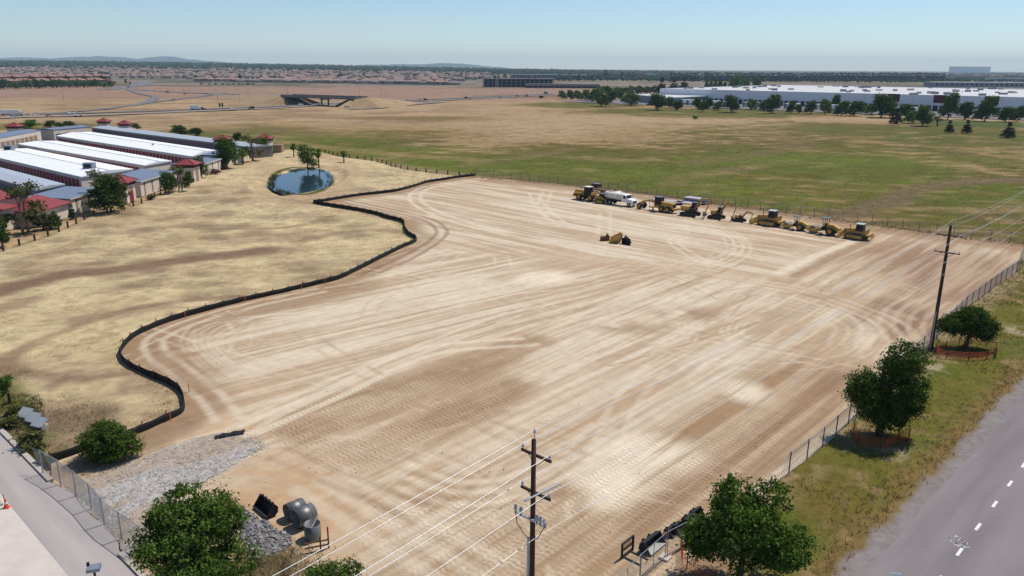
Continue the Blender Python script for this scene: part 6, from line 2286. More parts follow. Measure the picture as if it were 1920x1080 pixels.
def water_truck():
    e = empty('water_truck')
    MB().box(-4.0, 3.6, -.42, .42, .75, 1.05).build('chassis', M_BLK, e)
    n = 18
    prof = [(1.12 * cos(2 * pi * i / n), 2.0 + .82 * sin(2 * pi * i / n)) for i in range(n)]
    t = MB().prism_x(prof, -3.9, .8).build('tank', M_TANK, e, True)
    for x in (-3.0, -1.6, -.2):
        MB().prism_x([(1.14 * cos(2 * pi * i / n), 2.0 + .84 * sin(2 * pi * i / n)) for i in range(n)], x - .05, x + .05).build('tank_band', M_TRIM, t)
    MB().lathe_z([(.35, 2.75), (.35, 2.95)], (-2.6, 0), 12).build('hatch', M_TRIM, t)
    MB().prism_y([(1.0, .9), (2.4, .9), (2.4, 1.75), (2.05, 2.5), (1.9, 2.6), (1.05, 2.6)], -1.08, 1.08).build('cab', M_TRUCKW, e)
    MB().prism_y([(2.4, .65), (3.9, .65), (3.9, 1.35), (3.7, 1.6), (2.4, 1.78)], -.95, .95).build('hood', M_TRUCKW, e)
    MB().add([(2.43, -.95, 1.82), (2.43, .95, 1.82), (2.1, .9, 2.45), (2.1, -.9, 2.45)], [(0, 1, 2, 3)]).build('windscreen', M_GLASS, e)
    for s in (-1, 1):
        MB().prism_y([(1.45, 1.75), (2.25, 1.75), (2.0, 2.4), (1.45, 2.4)], s * 1.09 - .01, s * 1.09 + .01).build('side_window', M_GLASS, e)
        MB().box(3.9, 3.94, s * .7 - .16, s * .7 + .16, 1.0, 1.2).build('headlight', M_TRIM, e)
        MB().box(2.05, 2.25, s * 1.3 - .1, s * 1.3 + .1, 1.75, 2.25).build('mirror', M_BLK, e)
        MB().prism_y([(2.5, .95), (3.6, .95), (3.4, 1.3), (2.7, 1.3)], s * .95 - .14, s * .95 + .14).build('fender', M_TRUCKW, e)
        wheel(e, 3.0, s * .95, .5, .3, M_TRIM)
        wheel(e, -2.2, s * .95, .5, .5, M_TRIM)
        wheel(e, -3.25, s * .95, .5, .5, M_TRIM)
    MB().box(3.92, 3.98, -.6, .6, .85, 1.3).build('grille', M_STEEL, e)
    MB().box(3.85, 4.1, -1.05, 1.05, .5, .72).build('bumper', M_TRIM, e)
    MB().path([(-4.1, -.8, .9), (-4.1, .8, .9)], .09, 6).build('spray_bar', M_STEEL, e)
    return e

def motor_grader():
    e = empty('motor_grader')
    MB().path([(4.2, 0, 1.5), (2.6, 0, 1.9), (.6, 0, 2.0), (-.6, 0, 1.4)], [.2, .2, .22, .3], 6).build('main_frame', M_CAT, e)
    MB().box(4.0, 4.5, -.6, .6, .9, 1.5).build('front_axle', M_CAT, e)
    for s in (-1, 1):
        wheel(e, 4.2, s * 1.0, .68, .36, M_RIM)
        wheel(e, -1.5, s * 1.0, .68, .36, M_RIM)
        wheel(e, -3.1, s * 1.0, .68, .36, M_RIM)
        MB().box(-3.4, -1.2, s * .72 - .12, s * .72 + .12, .5, .95).build('tandem_case', M_CATD, e)
        MB().path([(2.0, s * .55, 2.35), (1.6, s * .6, .9)], .06, 6).build('lift_cylinder', M_STEEL, e)
    cab(e, -1.1, .5, -.75, .75, 1.35, 3.05)
    MB().box(-1.2, .6, -.7, .7, .75, 1.34).build('platform', M_CATD, e)
    MB().prism_y([(-4.2, 1.0), (-1.2, 1.0), (-1.2, 2.2), (-4.0, 2.1), (-4.2, 1.9)], -.65, .65).build('engine_hood', M_CAT, e)
    MB().box(-4.26, -4.2, -.55, .55, 1.15, 1.95).build('radiator_grille', M_BLK, e)
    MB().lathe_z([(.85, .62), (.85, .8)], (1.4, 0), 18).build('circle', M_CATD, e)
    b_ = MB()
    pr = [(-.1, 0.05), (.1, 0.03), (.14, .3), (.06, .55), (-.08, .72), (-.16, .7), (-.04, .5), (.04, .3)]
    b_.prism_y(pr, -1.9, 1.9)
    ca, sa = cos(.5), sin(.5)
    b_.v = [(x * ca - y * sa + 1.2, x * sa + y * ca, z) for x, y, z in b_.v]
    b_.build('moldboard', M_DUST, e)
    MB().box(-5.0, -4.25, -.9, .9, .7, 1.1).build('ripper_frame', M_CAT, e)
    for y in (-.7, 0, .7):
        MB().path([(-4.9, y, 1.0), (-5.1, y, .5), (-4.9, y, .1)], [.07, .06, .03], 5).build('ripper_tooth', M_CATD, e)
    return e

def excavator(k=1.0, canopy=False, round_tail=False, boom=None):
    e = empty('excavator')
    for s in (-1, 1):
        crawler(e, s * 1.15 * k, -2.0 * k, 2.0 * k, .85 * k, .55 * k, m=M_TRK)
    MB().lathe_z([(.6 * k, .7 * k), (.6 * k, 1.1 * k)], (0, 0), 14).build('turntable', M_BLK, e)
    MB().box(-.9 * k, .9 * k, -.75 * k, .75 * k, .35 * k, .75 * k).build('undercarriage', M_BLK, e)
    if round_tail:
        pr = [(1.0 * k, -1.2 * k), (1.0 * k, 1.2 * k)] + [((-.5 + -1.15 * sin(a)) * k, 1.2 * cos(a) * k) for a in np.linspace(0.2, pi - .2, 9)]
    else:
        pr = [(1.2 * k, -1.2 * k), (1.2 * k, 1.2 * k), (-1.9 * k, 1.2 * k), (-2.1 * k, .9 * k), (-2.1 * k, -.9 * k), (-1.9 * k, -1.2 * k)]
    MB().prism_z(pr, 1.1 * k, 1.35 * k).build('deck', M_BLK, e)
    pr2 = [(min(x, .15 * k), y) for x, y in pr]
    MB().prism_z(pr2, 1.35 * k, 2.2 * k).build('house', M_CAT, e)
    if canopy:
        c = MB().box(.0, 1.0 * k, .1 * k, 1.0 * k, 1.36 * k, 1.8 * k).build('seat', M_BLK, e)
        for x in (.05, .95):
            for y in (.15, .95):
                MB().tube((x * k, y * k, 1.4 * k), (x * k, y * k, 2.95 * k), .05 * k, n=6).build('canopy_post', M_BLK, e)
        MB().box(-.1 * k, 1.1 * k, 0, 1.1 * k, 2.95 * k, 3.05 * k).build('canopy', M_TRIM, e)
    else:
        cab(e, .15 * k, 1.25 * k, .15 * k, 1.15 * k, 1.3 * k, 2.95 * k)
        MB().box(.15 * k, 1.1 * k, -1.15 * k, -.35 * k, 1.35 * k, 1.75 * k).build('tool_box', M_BLK, e)
    bm_ = boom or ([(.9, 1.5), (2.3, 3.6), (4.6, 4.0)], [(4.6, 4.0), (3.9, .9)])
    up, st = bm_
    y = -.1 * k
    MB().path([(x * k, y, z * k) for x, z in up], [.24 * k, .28 * k, .17 * k][:len(up)], 6).build('boom', M_CAT, e)
    MB().path([(x * k, y, z * k) for x, z in [(st[0][0] + .25, st[0][1] + .35)] + list(st)], [.1 * k, .2 * k, .13 * k], 6).build('stick', M_CATD, e)
    for s in (-.3, .3):
        MB().path([(1.0 * k, y + s * k, 1.4 * k), (up[1][0] * k * .95, y + s * k, up[1][1] * k * .9)], [.09 * k, .07 * k], 6).build('boom_cylinder', M_STEEL, e)
    MB().path([(up[1][0] * k, y, up[1][1] * k + .35 * k), (up[2][0] * k - .2 * k, y, up[2][1] * k + .35 * k)], [.09 * k, .07 * k], 6).build('stick_cylinder', M_STEEL, e)
    b_ = bucket_mb(1.0 * k, .95 * k, .95 * k)
    bx, bz = st[-1]
    ca, sa = cos(2.5), sin(2.5)
    b_.v = [((bx * k + .1 * k) + (x - .2) * ca - (z - .5 * k) * sa, yy + y, max(.02, (bz * k - .35 * k) + (x - .2) * sa + (z - .5 * k) * ca)) for x, yy, z in b_.v]
    b_.build('bucket', M_DUST, e)
    return e

def dozer(k=1.0):
    e = empty('bulldozer')
    for s in (-1, 1):
        crawler(e, s * 1.05 * k, -2.0 * k, 1.7 * k, 1.0 * k, .6 * k)
    MB().prism_y([(-.1 * k, .8 * k), (2.0 * k, .8 * k), (2.0 * k, 1.75 * k), (-.1 * k, 1.95 * k)], -.55 * k, .55 * k).build('engine_hood', M_CAT, e)
    MB().box(2.0 * k, 2.06 * k, -.5 * k, .5 * k, .9 * k, 1.7 * k).build('radiator_grille', M_BLK, e)
    MB().prism_y([(-2.0 * k, .8 * k), (-.1 * k, .8 * k), (-.1 * k, 1.5 * k), (-1.3 * k, 1.5 * k), (-2.1 * k, 1.95 * k)], -.75 * k, .75 * k).build('rear_body', M_CAT, e)
    cab(e, -1.3 * k, .0, -.7 * k, .7 * k, 1.5 * k, 2.75 * k, M_BLK, M_PLATE0)
    b_ = MB()
    b_.prism_y([(2.75 * k, .05 * k), (2.85 * k, .05 * k), (2.7 * k, .5 * k), (2.8 * k, 1.15 * k), (2.7 * k, 1.15 * k), (2.55 * k, .5 * k)], -1.75 * k, 1.75 * k)
    b_.build('blade', M_CATD, e)
    for s in (-1, 1):
        MB().path([(-.3 * k, s * 1.45 * k, .5 * k), (2.6 * k, s * 1.4 * k, .4 * k)], .1 * k, 6).build('push_arm', M_CAT, e)
        MB().path([(1.7 * k, s * .62 * k, 1.5 * k), (2.6 * k, s * .7 * k, .6 * k)], .07 * k, 6).build('blade_cylinder', M_STEEL, e)
    MB().box(-2.7 * k, -2.0 * k, -.9 * k, .9 * k, .7 * k, 1.05 * k).build('ripper_frame', M_CAT, e)
    for y in (-.7, 0, .7):
        MB().path([(-2.7 * k, y * k, 1.2 * k), (-3.0 * k, y * k, .7 * k), (-2.8 * k, y * k, .15 * k)], [.1 * k, .09 * k, .04 * k], 5).build('ripper_tooth', M_CATD, e)
    MB().tube((1.1 * k, .2 * k, 1.8 * k), (1.1 * k, .2 * k, 2.6 * k), .07 * k).build('exhaust', M_BLK, e)
    return e

def roller(k=1.0, hood=M_CAT):
    e = empty('soil_compactor')
    MB().lathe_y([(.3 * k, -1.05 * k), (.72 * k, -1.05 * k), (.72 * k, 1.05 * k), (.3 * k, 1.05 * k)], 0, (1.9 * k, .72 * k), 22).build('drum', M_DUST, e)
    for s in (-1, 1):
        MB().box(.9 * k, 2.95 * k, s * 1.17 * k - .09 * k, s * 1.17 * k + .09 * k, .5 * k, .95 * k).build('drum_frame', M_CAT, e)
        wheel(e, -1.2 * k, s * .85 * k, .75 * k, .55 * k)
    MB().box(2.75 * k, 2.95 * k, -1.08 * k, 1.08 * k, .5 * k, .95 * k).build('front_bar', M_CAT, e)
    MB().box(.4 * k, 1.0 * k, -1.08 * k, 1.08 * k, .6 * k, 1.2 * k).build('yoke', M_CATD, e)
    MB().box(-.5 * k, .5 * k, -.5 * k, .5 * k, .7 * k, 1.35 * k).build('platform', M_BLK, e)
    MB().prism_y([(-2.7 * k, .9 * k), (-.5 * k, .9 * k), (-.5 * k, 1.95 * k), (-1.6 * k, 1.9 * k), (-2.7 * k, 1.35 * k)], -.6 * k, .6 * k).build('engine_hood', hood, e)
    MB().box(-.3 * k, .1 * k, -.25 * k, .25 * k, 1.35 * k, 1.95 * k).build('seat', M_BLK, e)
    MB().path([(.35 * k, 0, 1.35 * k), (.3 * k, 0, 2.0 * k)], .06 * k, 6).build('steering_column', M_BLK, e)
    for x in (-.45, .35):
        for s in (-1, 1):
            MB().tube((x * k, s * .5 * k, 1.35 * k), ((x * .9) * k, s * .5 * k, 2.9 * k), .05 * k, n=6).build('canopy_post', M_BLK, e)
    MB().box(-.7 * k, .65 * k, -.7 * k, .7 * k, 2.9 * k, 3.0 * k).build('canopy', M_GREYR, e)
    return e

def park(e, px, py, head, label, cat, name=None, dz=0.05):
    x, y = P(px, py)
    e.location = (x, y, dz)
    e.rotation_euler = (0, 0, head)
    return tag(e, label, cat)
RB, RF = DIR_B, DIR_B + pi
park(wheel_loader(), 1104, 376, RB, 'yellow wheel loader heading the parked row, bucket toward the track loader', 'loader')
park(track_loader(), 1129, 381, RB, 'small yellow tracked loader between wheel loader and white water truck', 'loader')
park(water_truck(), 1163, 384.5, RB, 'white water truck with cream tank in the machine row', 'truck')
park(motor_grader(), 1233, 395.5, RF, 'yellow motor grader with long frame and black cab', 'grader')
park(excavator(.93, boom=([(.9, 1.5), (2.6, 4.0), (4.9, 4.3)], [(4.9, 4.3), (3.6, .9)])), 1294, 404.5, RB + .05, 'largest yellow excavator in the row, boom raised beside grey plates', 'excavator')
park(excavator(.78, round_tail=True, boom=([(.9, 1.5), (2.6, 4.2), (5.4, 3.9)], [(5.4, 3.9), (4.6, .8)])), 1343, 410, RB + .05, 'mid-sized yellow excavator with rounded tail and grey cab', 'excavator')
park(excavator(.60, canopy=True, round_tail=True, boom=([(.9, 1.5), (2.4, 3.4), (4.6, 3.2)], [(4.6, 3.2), (4.0, .8)])), 1386, 415.5, RB + .05, 'smallest yellow excavator with open canopy', 'excavator')
park(dozer(1.08), 1441, 422.5, RF, 'yellow bulldozer parked between small excavator and roller', 'bulldozer')
park(roller(.88, M_CATD), 1492, 430.5, RF, 'smaller yellow drum roller with grey canopy next to bulldozer', 'roller')
park(roller(1.05), 1546, 439, RF, 'larger yellow drum roller with grey canopy next to last bulldozer', 'roller')
park(dozer(1.0), 1604, 447.5, RF, 'yellow bulldozer at the end of the row with ripper toward the pole', 'bulldozer')

# things lying behind the row
M_RUST = mat('rusty_steel', (0.11, 0.055, 0.035), 0.9, var=0.35, scale=2)
M_PLATE = mat('steel_plate', (0.36, 0.34, 0.37), 0.6, 0.4, var=0.12, scale=0.8)
def lowboy():
    e = empty('flatbed_trailer')
    MB().box(-4.6, 4.4, -1.25, 1.25, .85, 1.05).build('deck', M_RUST, e)
    MB().box(-4.4, 5.6, -.4, .4, .6, .85).build('frame', M_BLK, e)
    MB().add([(4.4, -1.2, 1.05), (4.4, 1.2, 1.05), (6.0, 1.2, .1), (6.0, -1.2, .1), (4.4, -1.2, .9), (4.4, 1.2, .9), (6.0, 1.2, .0), (6.0, -1.2, .0)],
             [(0, 3, 2, 1), (4, 5, 6, 7), (0, 4, 7, 3), (1, 2, 6, 5), (2, 3, 7, 6), (0, 1, 5, 4)]).build('ramp', M_PLATE, e)
    for x in (.6, 1.6):
        for s in (-1, 1):
            wheel(e, x, s * 1.15, .42, .28, M_STEEL)
    MB().path([(-4.5, 0, .8), (-6.2, 0, .7)], .09, 6).build('drawbar', M_BLK, e)
    return e
park(lowboy(), 1130, 363, RB, 'dark rusty flatbed trailer with lowered ramp behind the wheel loader', 'trailer')
x, y = P(1118, 359)
e = empty('steel_box', (x, y, 0.9), RB, 'rusty steel box sitting on the flatbed trailer', 'box')
MB().box(-1.1, 1.1, -.7, .7, .22, 1.1).build('shell', M_RUST, e)
MB().box(-.95, .95, -.55, .55, 1.1, 1.16).build('lid', M_HVAC, e)
def plate(px, py, L, W_, label, rz=0.0, tilt=0.0, rib=True):
    x, y = P(px, py)
    e = empty('steel_plate', (x, y, 0.06), RB + rz, label, 'plate')
    b_ = MB().box(-L / 2, L / 2, -W_ / 2, W_ / 2, .45, .6)
    b_.build('sheet', M_PLATE, e)
    for sx in (-.4, 0, .4):
        MB().box(sx * L - .12, sx * L + .12, -W_ / 2 + .1, W_ / 2 - .1, 0, .445).build('timber', M_POST, e)
    return e
plate(1252, 381, 7.5, 2.4, 'single grey steel plate on timbers behind the grader')
plate(1290, 385, 5.5, 2.6, 'grey steel plate on timbers behind the largest excavator', 0.1)
x, y = P(1307, 381)
e = empty('trench_shield', (x, y, 0.06), RB, 'stacked grey trench shield panels behind the largest excavator', 'trench box')
for k in range(2):
    MB().box(-3.0, 2.8, -1.3 + k * .1, 1.3 + k * .1, .2 + k * .55, .6 + k * .55).build('panel', M_PLATE, e)
for sx in (-2, 2):
    MB().tube((sx, -1.5, .15), (sx, 1.5, .15), .14, n=8).build('spreader_pipe', M_RUST, e)

# attachments lying on the pad
x, y = P(1134, 451)
e = empty('counterweight_block', (x, y, 0.05), 0.3, 'small brown-yellow steel block alone on the graded dirt', 'block')
MB().prism_y([(-.7, 0), (.7, 0), (.7, .9), (.35, .9), (.3, .65), (-.5, .75), (-.7, .6)], -.5, .5).build('block', M_RUST, e)
MB().prism_y([(.25, .9), (.68, .9), (.6, 1.25), (.4, 1.25)], -.15, .15).build('lug', M_CATD, e)
x, y = P(1162, 455)
e = empty('ripper_attachment', (x, y, 0.05), -0.35, 'pile of yellow toothed attachments with black bucket out on the dirt', 'attachment')
MB().prism_y([(-1.9, 0), (.1, 0), (.5, 1.6), (.1, 1.9), (-.6, 1.5), (-1.6, .9)], -.25, .35).build('side_frame', M_CAT, e)
MB().prism_y([(-1.7, 0), (.0, 0), (.3, 1.3), (-.9, 1.1)], -1.1, -.75).build('side_frame', M_CAT, e)
MB().box(-1.6, .1, -1.1, .3, .1, .5).build('cross_beam', M_CATD, e)
for i in range(4):
    MB().path([(-1.4 + i * .5, -.9, .6 + i * .3), (-1.45 + i * .5, -1.1, 1.2 + i * .25)], [.12, .05], 5).build('tooth', M_CATD, e)
bk = bucket_mb(1.7, 1.2, 1.1)
bk.v = [(x_ * .3 - y_ * .95 + 1.2, -x_ * .95 + y_ * .3 - .6, z_) for x_, y_, z_ in bk.v]
bk.build('bucket', M_BLK, e)
MB().prism_y([(.4, .3), (2.1, 0), (1.7, .7), (.9, 1.4)], .2, .5).build('plate', M_DUST, e)
# ================================================================== fences, poles and things near the camera
def arr_boxes(items):
    """items: list of (p0,p1,width) thin square bars -> arrays"""
    P0 = np.array([i[0] for i in items], float)
    P1 = np.array([i[1] for i in items], float)
    w = np.array([i[2] for i in items], float)[:, None]
    d = P1 - P0
    d /= np.linalg.norm(d, axis=1)[:, None] + 1e-12
    ref = np.where(np.abs(d[:, 2:3]) > .9, np.array([[1., 0, 0]]), np.array([[0, 0, 1.]]))
    u = np.cross(d, ref)
    u /= np.linalg.norm(u, axis=1)[:, None] + 1e-12
    v = np.cross(d, u)
    V = np.stack([P0 + u * w, P0 - u * w * .5 + v * w * .87, P0 - u * w * .5 - v * w * .87,
                  P1 + u * w, P1 - u * w * .5 + v * w * .87, P1 - u * w * .5 - v * w * .87], 1).reshape(-1, 3)
    f = np.array([(0, 1, 4, 3), (1, 2, 5, 4), (2, 0, 3, 5)])
    Fc = (f[None] + (np.arange(len(items)) * 6)[:, None, None]).reshape(-1, 4)
    return V, Fc

M_GALV = mat('galvanised_steel', (0.34, 0.36, 0.38), 0.45, 0.6)
M_GALVD = mat('weathered_post', (0.13, 0.13, 0.14), 0.6, 0.4)
M_WIRE = mat('fence_wire', (0.30, 0.31, 0.33), 0.5, 0.5)

def chain_fence(name, pts, h, spacing, label, pitch=.11, wire=.0035, post_r=.04, postm=None, top=True, z0=0.0, lean=0.0):
    pts = [tuple(p) for p in pts]
    o = pts[0]
    e = empty(name, (o[0], o[1], z0), 0, label, 'fence')
    pm = MB().tube((0, 0, -.2), (0, 0, h + .05), post_r, n=6).mesh('post', postm or M_GALVD)
    for x, y, a in even_points(pts, spacing):
        link_mesh('post', pm, e, (x - o[0], y - o[1], 0))
    items = []
    for x, y, a in even_points(pts, pitch):
        dx, dy = cos(a), sin(a)
        items.append(((x - o[0], y - o[1], .04), (x - o[0] + dx * h * .55, y - o[1] + dy * h * .55, h), wire))
        items.append(((x - o[0], y - o[1], .04), (x - o[0] - dx * h * .55, y - o[1] - dy * h * .55, h), wire))
    V, Fc = arr_boxes(items)
    link_mesh('wire_mesh', np_mesh('wire_mesh', V, Fc, M_WIRE), e)
    if top:
        q = [(x - o[0], y - o[1], h) for x, y, a in even_points(pts, min(spacing, 2.0))]
        MB().path(q, .024, 5).build('top_rail', M_GALV, e)
        q = [(x - o[0], y - o[1], .06) for x, y, a in even_points(pts, min(spacing, 2.0))]
        MB().path(q, .012, 4).build('bottom_wire', M_GALV, e)
    return e

chain_fence('chain_link_fence', offset_line(NORTH, 0.3), 1.9, 3.0, 'long chain-link fence behind the machine row at the field edge', .3, .007, .05)
chain_fence('chain_link_fence', EAST[1:], 1.9, 3.0, 'chain-link fence between graded dirt and grass verge', .13, .0045, .05, M_GALVD)
# gate fence at the gravel entrance
GF = PL([(82, 892), (100, 901), (138, 928), (176, 961), (204, 996), (250, 1028), (300, 1066)])
chain_fence('gate_fence', GF, 2.0, 2.6, 'galvanised chain-link fence across the gravel entrance', .07, .004, .045, M_GALV, z0=0.12)

# temporary fence panels by the attachments
def temp_panel(p0, p1, label):
    d = np.array(p1) - np.array(p0)
    L = float(np.linalg.norm(d))
    e = empty('temporary_fence_panel', (p0[0], p0[1], 0.02), atan2(d[1], d[0]), label, 'fence')
    for x in (0, L):
        MB().tube((x, 0, .08), (x, 0, 1.9), .03, n=8).build('post', M_GALV, e)
    for z in (.15, 1.88):
        MB().tube((0, 0, z), (L, 0, z), .024, n=6).build('rail', M_GALV, e)
    MB().tube((L / 2, 0, .1), (L / 2, 0, 1.86), .018, n=6).build('brace', M_GALVD, e)
    items = []
    for i in range(int(L / .1)):
        x = i * .1
        for s in (-1, 1):
            x1 = x + s * .9
            items.append(((x, 0, .15), (min(max(x1, 0), L), 0, 1.88 if 0 <= x1 <= L else .15 + 1.73 * (L - x if s > 0 else x) / .9), .0032))
    V, Fc = arr_boxes(items)
    link_mesh('wire_mesh', np_mesh('wire_mesh', V, Fc, M_WIRE), e)
    MB().box(L - .3, L + .35, -.32, .32, 0, .12).build('foot', M_TRIM, e)
    return e
t0, t1, t2 = np.array(P(1247, 1047)), np.array(P(1200, 1090)), np.array(P(1150, 1140))
t3 = np.array(P(1300, 1018))
temp_panel(t1, t0, 'temporary fence panel with pale foot beside the attachments')
temp_panel(t2, t1 - (t1 - t2) * .03, 'temporary fence panel running on from the footed panel')
temp_panel(t0 + (t3 - t0) * .06, t3, 'temporary fence panel running toward the orange mesh by the tree')

# silt fence -----------------------------------------------------------------------------
M_SILT = mat('black_silt_fabric', (0.007, 0.006, 0.006), 0.8, var=0.3, scale=2)
M_STAKE = mat('wood_stake', (0.075, 0.05, 0.036), 0.9, var=0.3, scale=3)
M_ORANGE = mat('orange_plastic', (0.62, 0.10, 0.025), 0.6)
sf = empty('silt_fence', (SILT[0][0], SILT[0][1], 0), 0, 'black fabric silt fence winding between dry grass and graded dirt', 'fence')
line = smooth_poly(SILT, .5)
o0 = SILT[0]
pts_ = even_points(line, .5)
V, n = [], len(pts_)
r2 = random.Random(3)
for i, (x, y, a) in enumerate(pts_):
    nx_, ny_ = -sin(a), cos(a)
    sag = .09 * sin(pi * ((i * .5) % 2.4) / 2.4)
    wob = .05 * sin(i * 1.9)
    for k, (t, z) in enumerate(((-.04, -.12), (wob * .5 - .03, .4), (-.02, .80 - sag))):
        V.append((x + nx_ * t - o0[0], y + ny_ * t - o0[1], z))
    for k, (t, z) in enumerate(((.0, .80 - sag), (wob * .5 + .0, .4), (.0, -.12))):
        V.append((x + nx_ * t - o0[0], y + ny_ * t - o0[1], z))
Fc = [(i * 6 + k, i * 6 + k + 1, i * 6 + 6 + k + 1, i * 6 + 6 + k) for i in range(n - 1) for k in range(5)]
link_mesh('fabric', np_mesh('fabric', np.array(V), np.array(Fc), M_SILT), sf)
sm = MB().box(-.035, .035, -.035, .035, -.1, 1.0).mesh('stake', M_STAKE)
for x, y, a in even_points(line, 2.4):
    link_mesh('stake', sm, sf, (x + .07 * sin(a) * -1 - o0[0], y + .07 * cos(a) - o0[1], r2.uniform(-.06, .08)), a)
om = MB().box(-.03, .03, -.03, .03, 0, .95).mesh('marker_lath', M_ORANGE)
for px, py in [(320, 790), (348, 597), (355, 736), (566, 545), (610, 533), (263, 700), (460, 568), (672, 371)]:
    x, y = P(px, py)
    link_mesh('marker_lath', om, sf, (x - o0[0], y - o0[1], .02))

# utility poles ----------------------------------------------------------------------------
M_POLE = mat('creosote_pole', (0.055, 0.032, 0.022), 0.9, var=0.35, scale=2.0)
M_INS = mat('porcelain_insulator', (0.42, 0.43, 0.45), 0.25, spec=0.6)
M_CONDUIT = mat('pale_conduit', (0.42, 0.44, 0.47), 0.5)
FAR_B = np.array(P(1745, 656))
PZ = 14.1
NEAR_B = np.array(P(1001, 824, PZ))
pdir = (FAR_B - NEAR_B) / np.linalg.norm(FAR_B - NEAR_B)
parm = np.array([pdir[1], -pdir[0]])
P_ANG = atan2(parm[1], parm[0])
SPAN = float(np.linalg.norm(FAR_B - NEAR_B))

def insulator(e, x, y, z, s=1.0):
    MB().lathe_z([(.015 * s, z), (.02 * s, z + .08 * s), (.07 * s, z + .09 * s), (.05 * s, z + .14 * s), (.075 * s, z + .16 * s), (.05 * s, z + .22 * s), (.03 * s, z + .26 * s)], (x, y), 10).build('insulator', M_INS, e)

def utility_pole(loc, label, arms, armlen, kit, r=.14):
    e = empty('utility_pole', (loc[0], loc[1], 0), P_ANG, label, 'utility pole')
    MB().path([(0, 0, -.3), (0, 0, 4), (0, 0, 9), (0, 0, PZ)], [r * 1.25, r * 1.12, r, r * .85], 12).build('pole', M_POLE, e, True)
    MB().tube((0.04, 0, PZ), (0.04, 0, PZ + .28), .022, n=6).build('top_pin', M_GALV, e)
    insulator(e, .04, 0, PZ + .26)
    hl = armlen / 2
    for k, dz in enumerate(arms):
        z = PZ - dz
        MB().box(-hl, hl, .12, .22, z - .06, z + .06).build('crossarm', M_POLE, e)
        for s in (-1, 1):
            insulator(e, s * (hl - .08), .17, z + .06)
            MB().path([(0, .16, z - .55), (s * hl * .55, .17, z - .06)], .018, 5).build('brace', M_STEEL, e)
    if kit:
        z = PZ - 3.95
        MB().box(-hl - .05, hl + .05, -.22, -.12, z - .04, z + .04).build('equipment_arm', M_GALV, e)
        for x in (-hl, -hl + .32, .42, hl - .25, hl):
            c = MB().path([(x, -.2, z + .02), (x + .05, -.26, z + .3), (x + .02, -.2, z + .42)], [.06, .10, .06], 8).build('cutout', M_INS, e)
            MB().tube((x + .08, -.3, z + .02), (x + .03, -.26, z + .42), .035, n=6).build('fuse_tube', M_HVAC, c)
        MB().path([(-hl, -.2, z - .02), (-hl * .8, -.3, z - .45), (-.3, -.25, z - .85), (-.05, -.16, z - 1.1)], .022, 6).build('riser_cable', M_BLK, e)
        MB().path([(hl, -.2, z - .02), (hl * .6, -.3, z - .75), (.2, -.25, z - .8), (.05, -.16, z - 1.0)], .022, 6).build('riser_cable', M_BLK, e)
        MB().tube((-.12, -.16, 0), (-.12, -.16, z - 1.0), .06, n=8).build('conduit', M_CONDUIT, e)
        zz = PZ - arms[1]
        MB().path([(.0, -.6, zz - .08), (.3, .4, zz + .10), (.55, 1.3, zz + .24)], .045, 8).build('switch_bar', M_CONDUIT, e)
        MB().path([(0, 0, PZ - 5.0), (.2, .1, PZ - 4.9)], .03, 6).build('step_bolt', M_GALV, e)
    else:
        zz = PZ - arms[1]
        MB().path([(.1, -.3, zz + .1), (.6, .35, zz + .22)], .03, 6).build('switch_bar', M_CONDUIT, e)
        MB().tube((-.02, -.17, 0), (-.02, -.17, 4.5), .05, n=8).build('conduit', M_CONDUIT, e)
    return e
utility_pole(NEAR_B, 'dark wooden utility pole with fuse cutouts and pale conduit over the dirt', (.85, 2.75), 1.75, True, .125)
utility_pole(FAR_B, 'dark wooden utility pole beside the low spreading oak', (1.15, 3.0), 2.5, False, .17)
PREV_B, NEXT_B = NEAR_B - pdir * SPAN, FAR_B + pdir * SPAN
M_CABLE = mat('aluminium_wire', (0.55, 0.55, 0.57), 0.4, 0.5)
def wire(offs, label):
    """one conductor through all spans; offs = (lateral, z) on the near pole and on the others"""
    (a0, z0), (a1, z1) = offs
    nodes = [(PREV_B, a1, z1), (NEAR_B, a0, z0), (FAR_B, a1, z1), (NEXT_B, a1, z1)]
    pts = []
    for (b0, l0, h0), (b1, l1, h1) in zip(nodes[:-1], nodes[1:]):
        for i in range(24):
            t = i / 24
            p = b0 + (b1 - b0) * t + parm * (l0 + (l1 - l0) * t) + pdir * .17
            pts.append((p[0], p[1], h0 + (h1 - h0) * t - 4 * .9 * t * (1 - t)))
    mb_ = MB().path(pts, .014, 6)
    o = mb_.v[0]
    o = (pts[0][0], pts[0][1], 0)
    mb_.v = [(x - o[0], y - o[1], z) for x, y, z in mb_.v]
    ob_ = mb_.build('power_line', M_CABLE, None, True, o)
    tag(ob_, label, 'wire')
hn, hf = 1.75 / 2 - .08, 2.5 / 2 - .08
wire(((.04, PZ + .5), (.04, PZ + .5)), 'topmost overhead wire running between the two pole tops')
wire(((-hn, PZ - .55), (-hf, PZ - .85)), 'overhead wire on the dirt side of the upper crossarms')
wire(((hn, PZ - .55), (hf, PZ - .85)), 'overhead wire on the road side of the upper crossarms')
wire(((-hn, PZ - 2.45), (-hf, PZ - 2.7)), 'overhead wire on the dirt side of the lower crossarms')
wire(((hn, PZ - 2.45), (hf, PZ - 2.7)), 'overhead wire on the road side of the lower crossarms')
wire(((.2, PZ - 4.9), (.2, PZ - 5.2)), 'lowest overhead cable clamped below the crossarms')

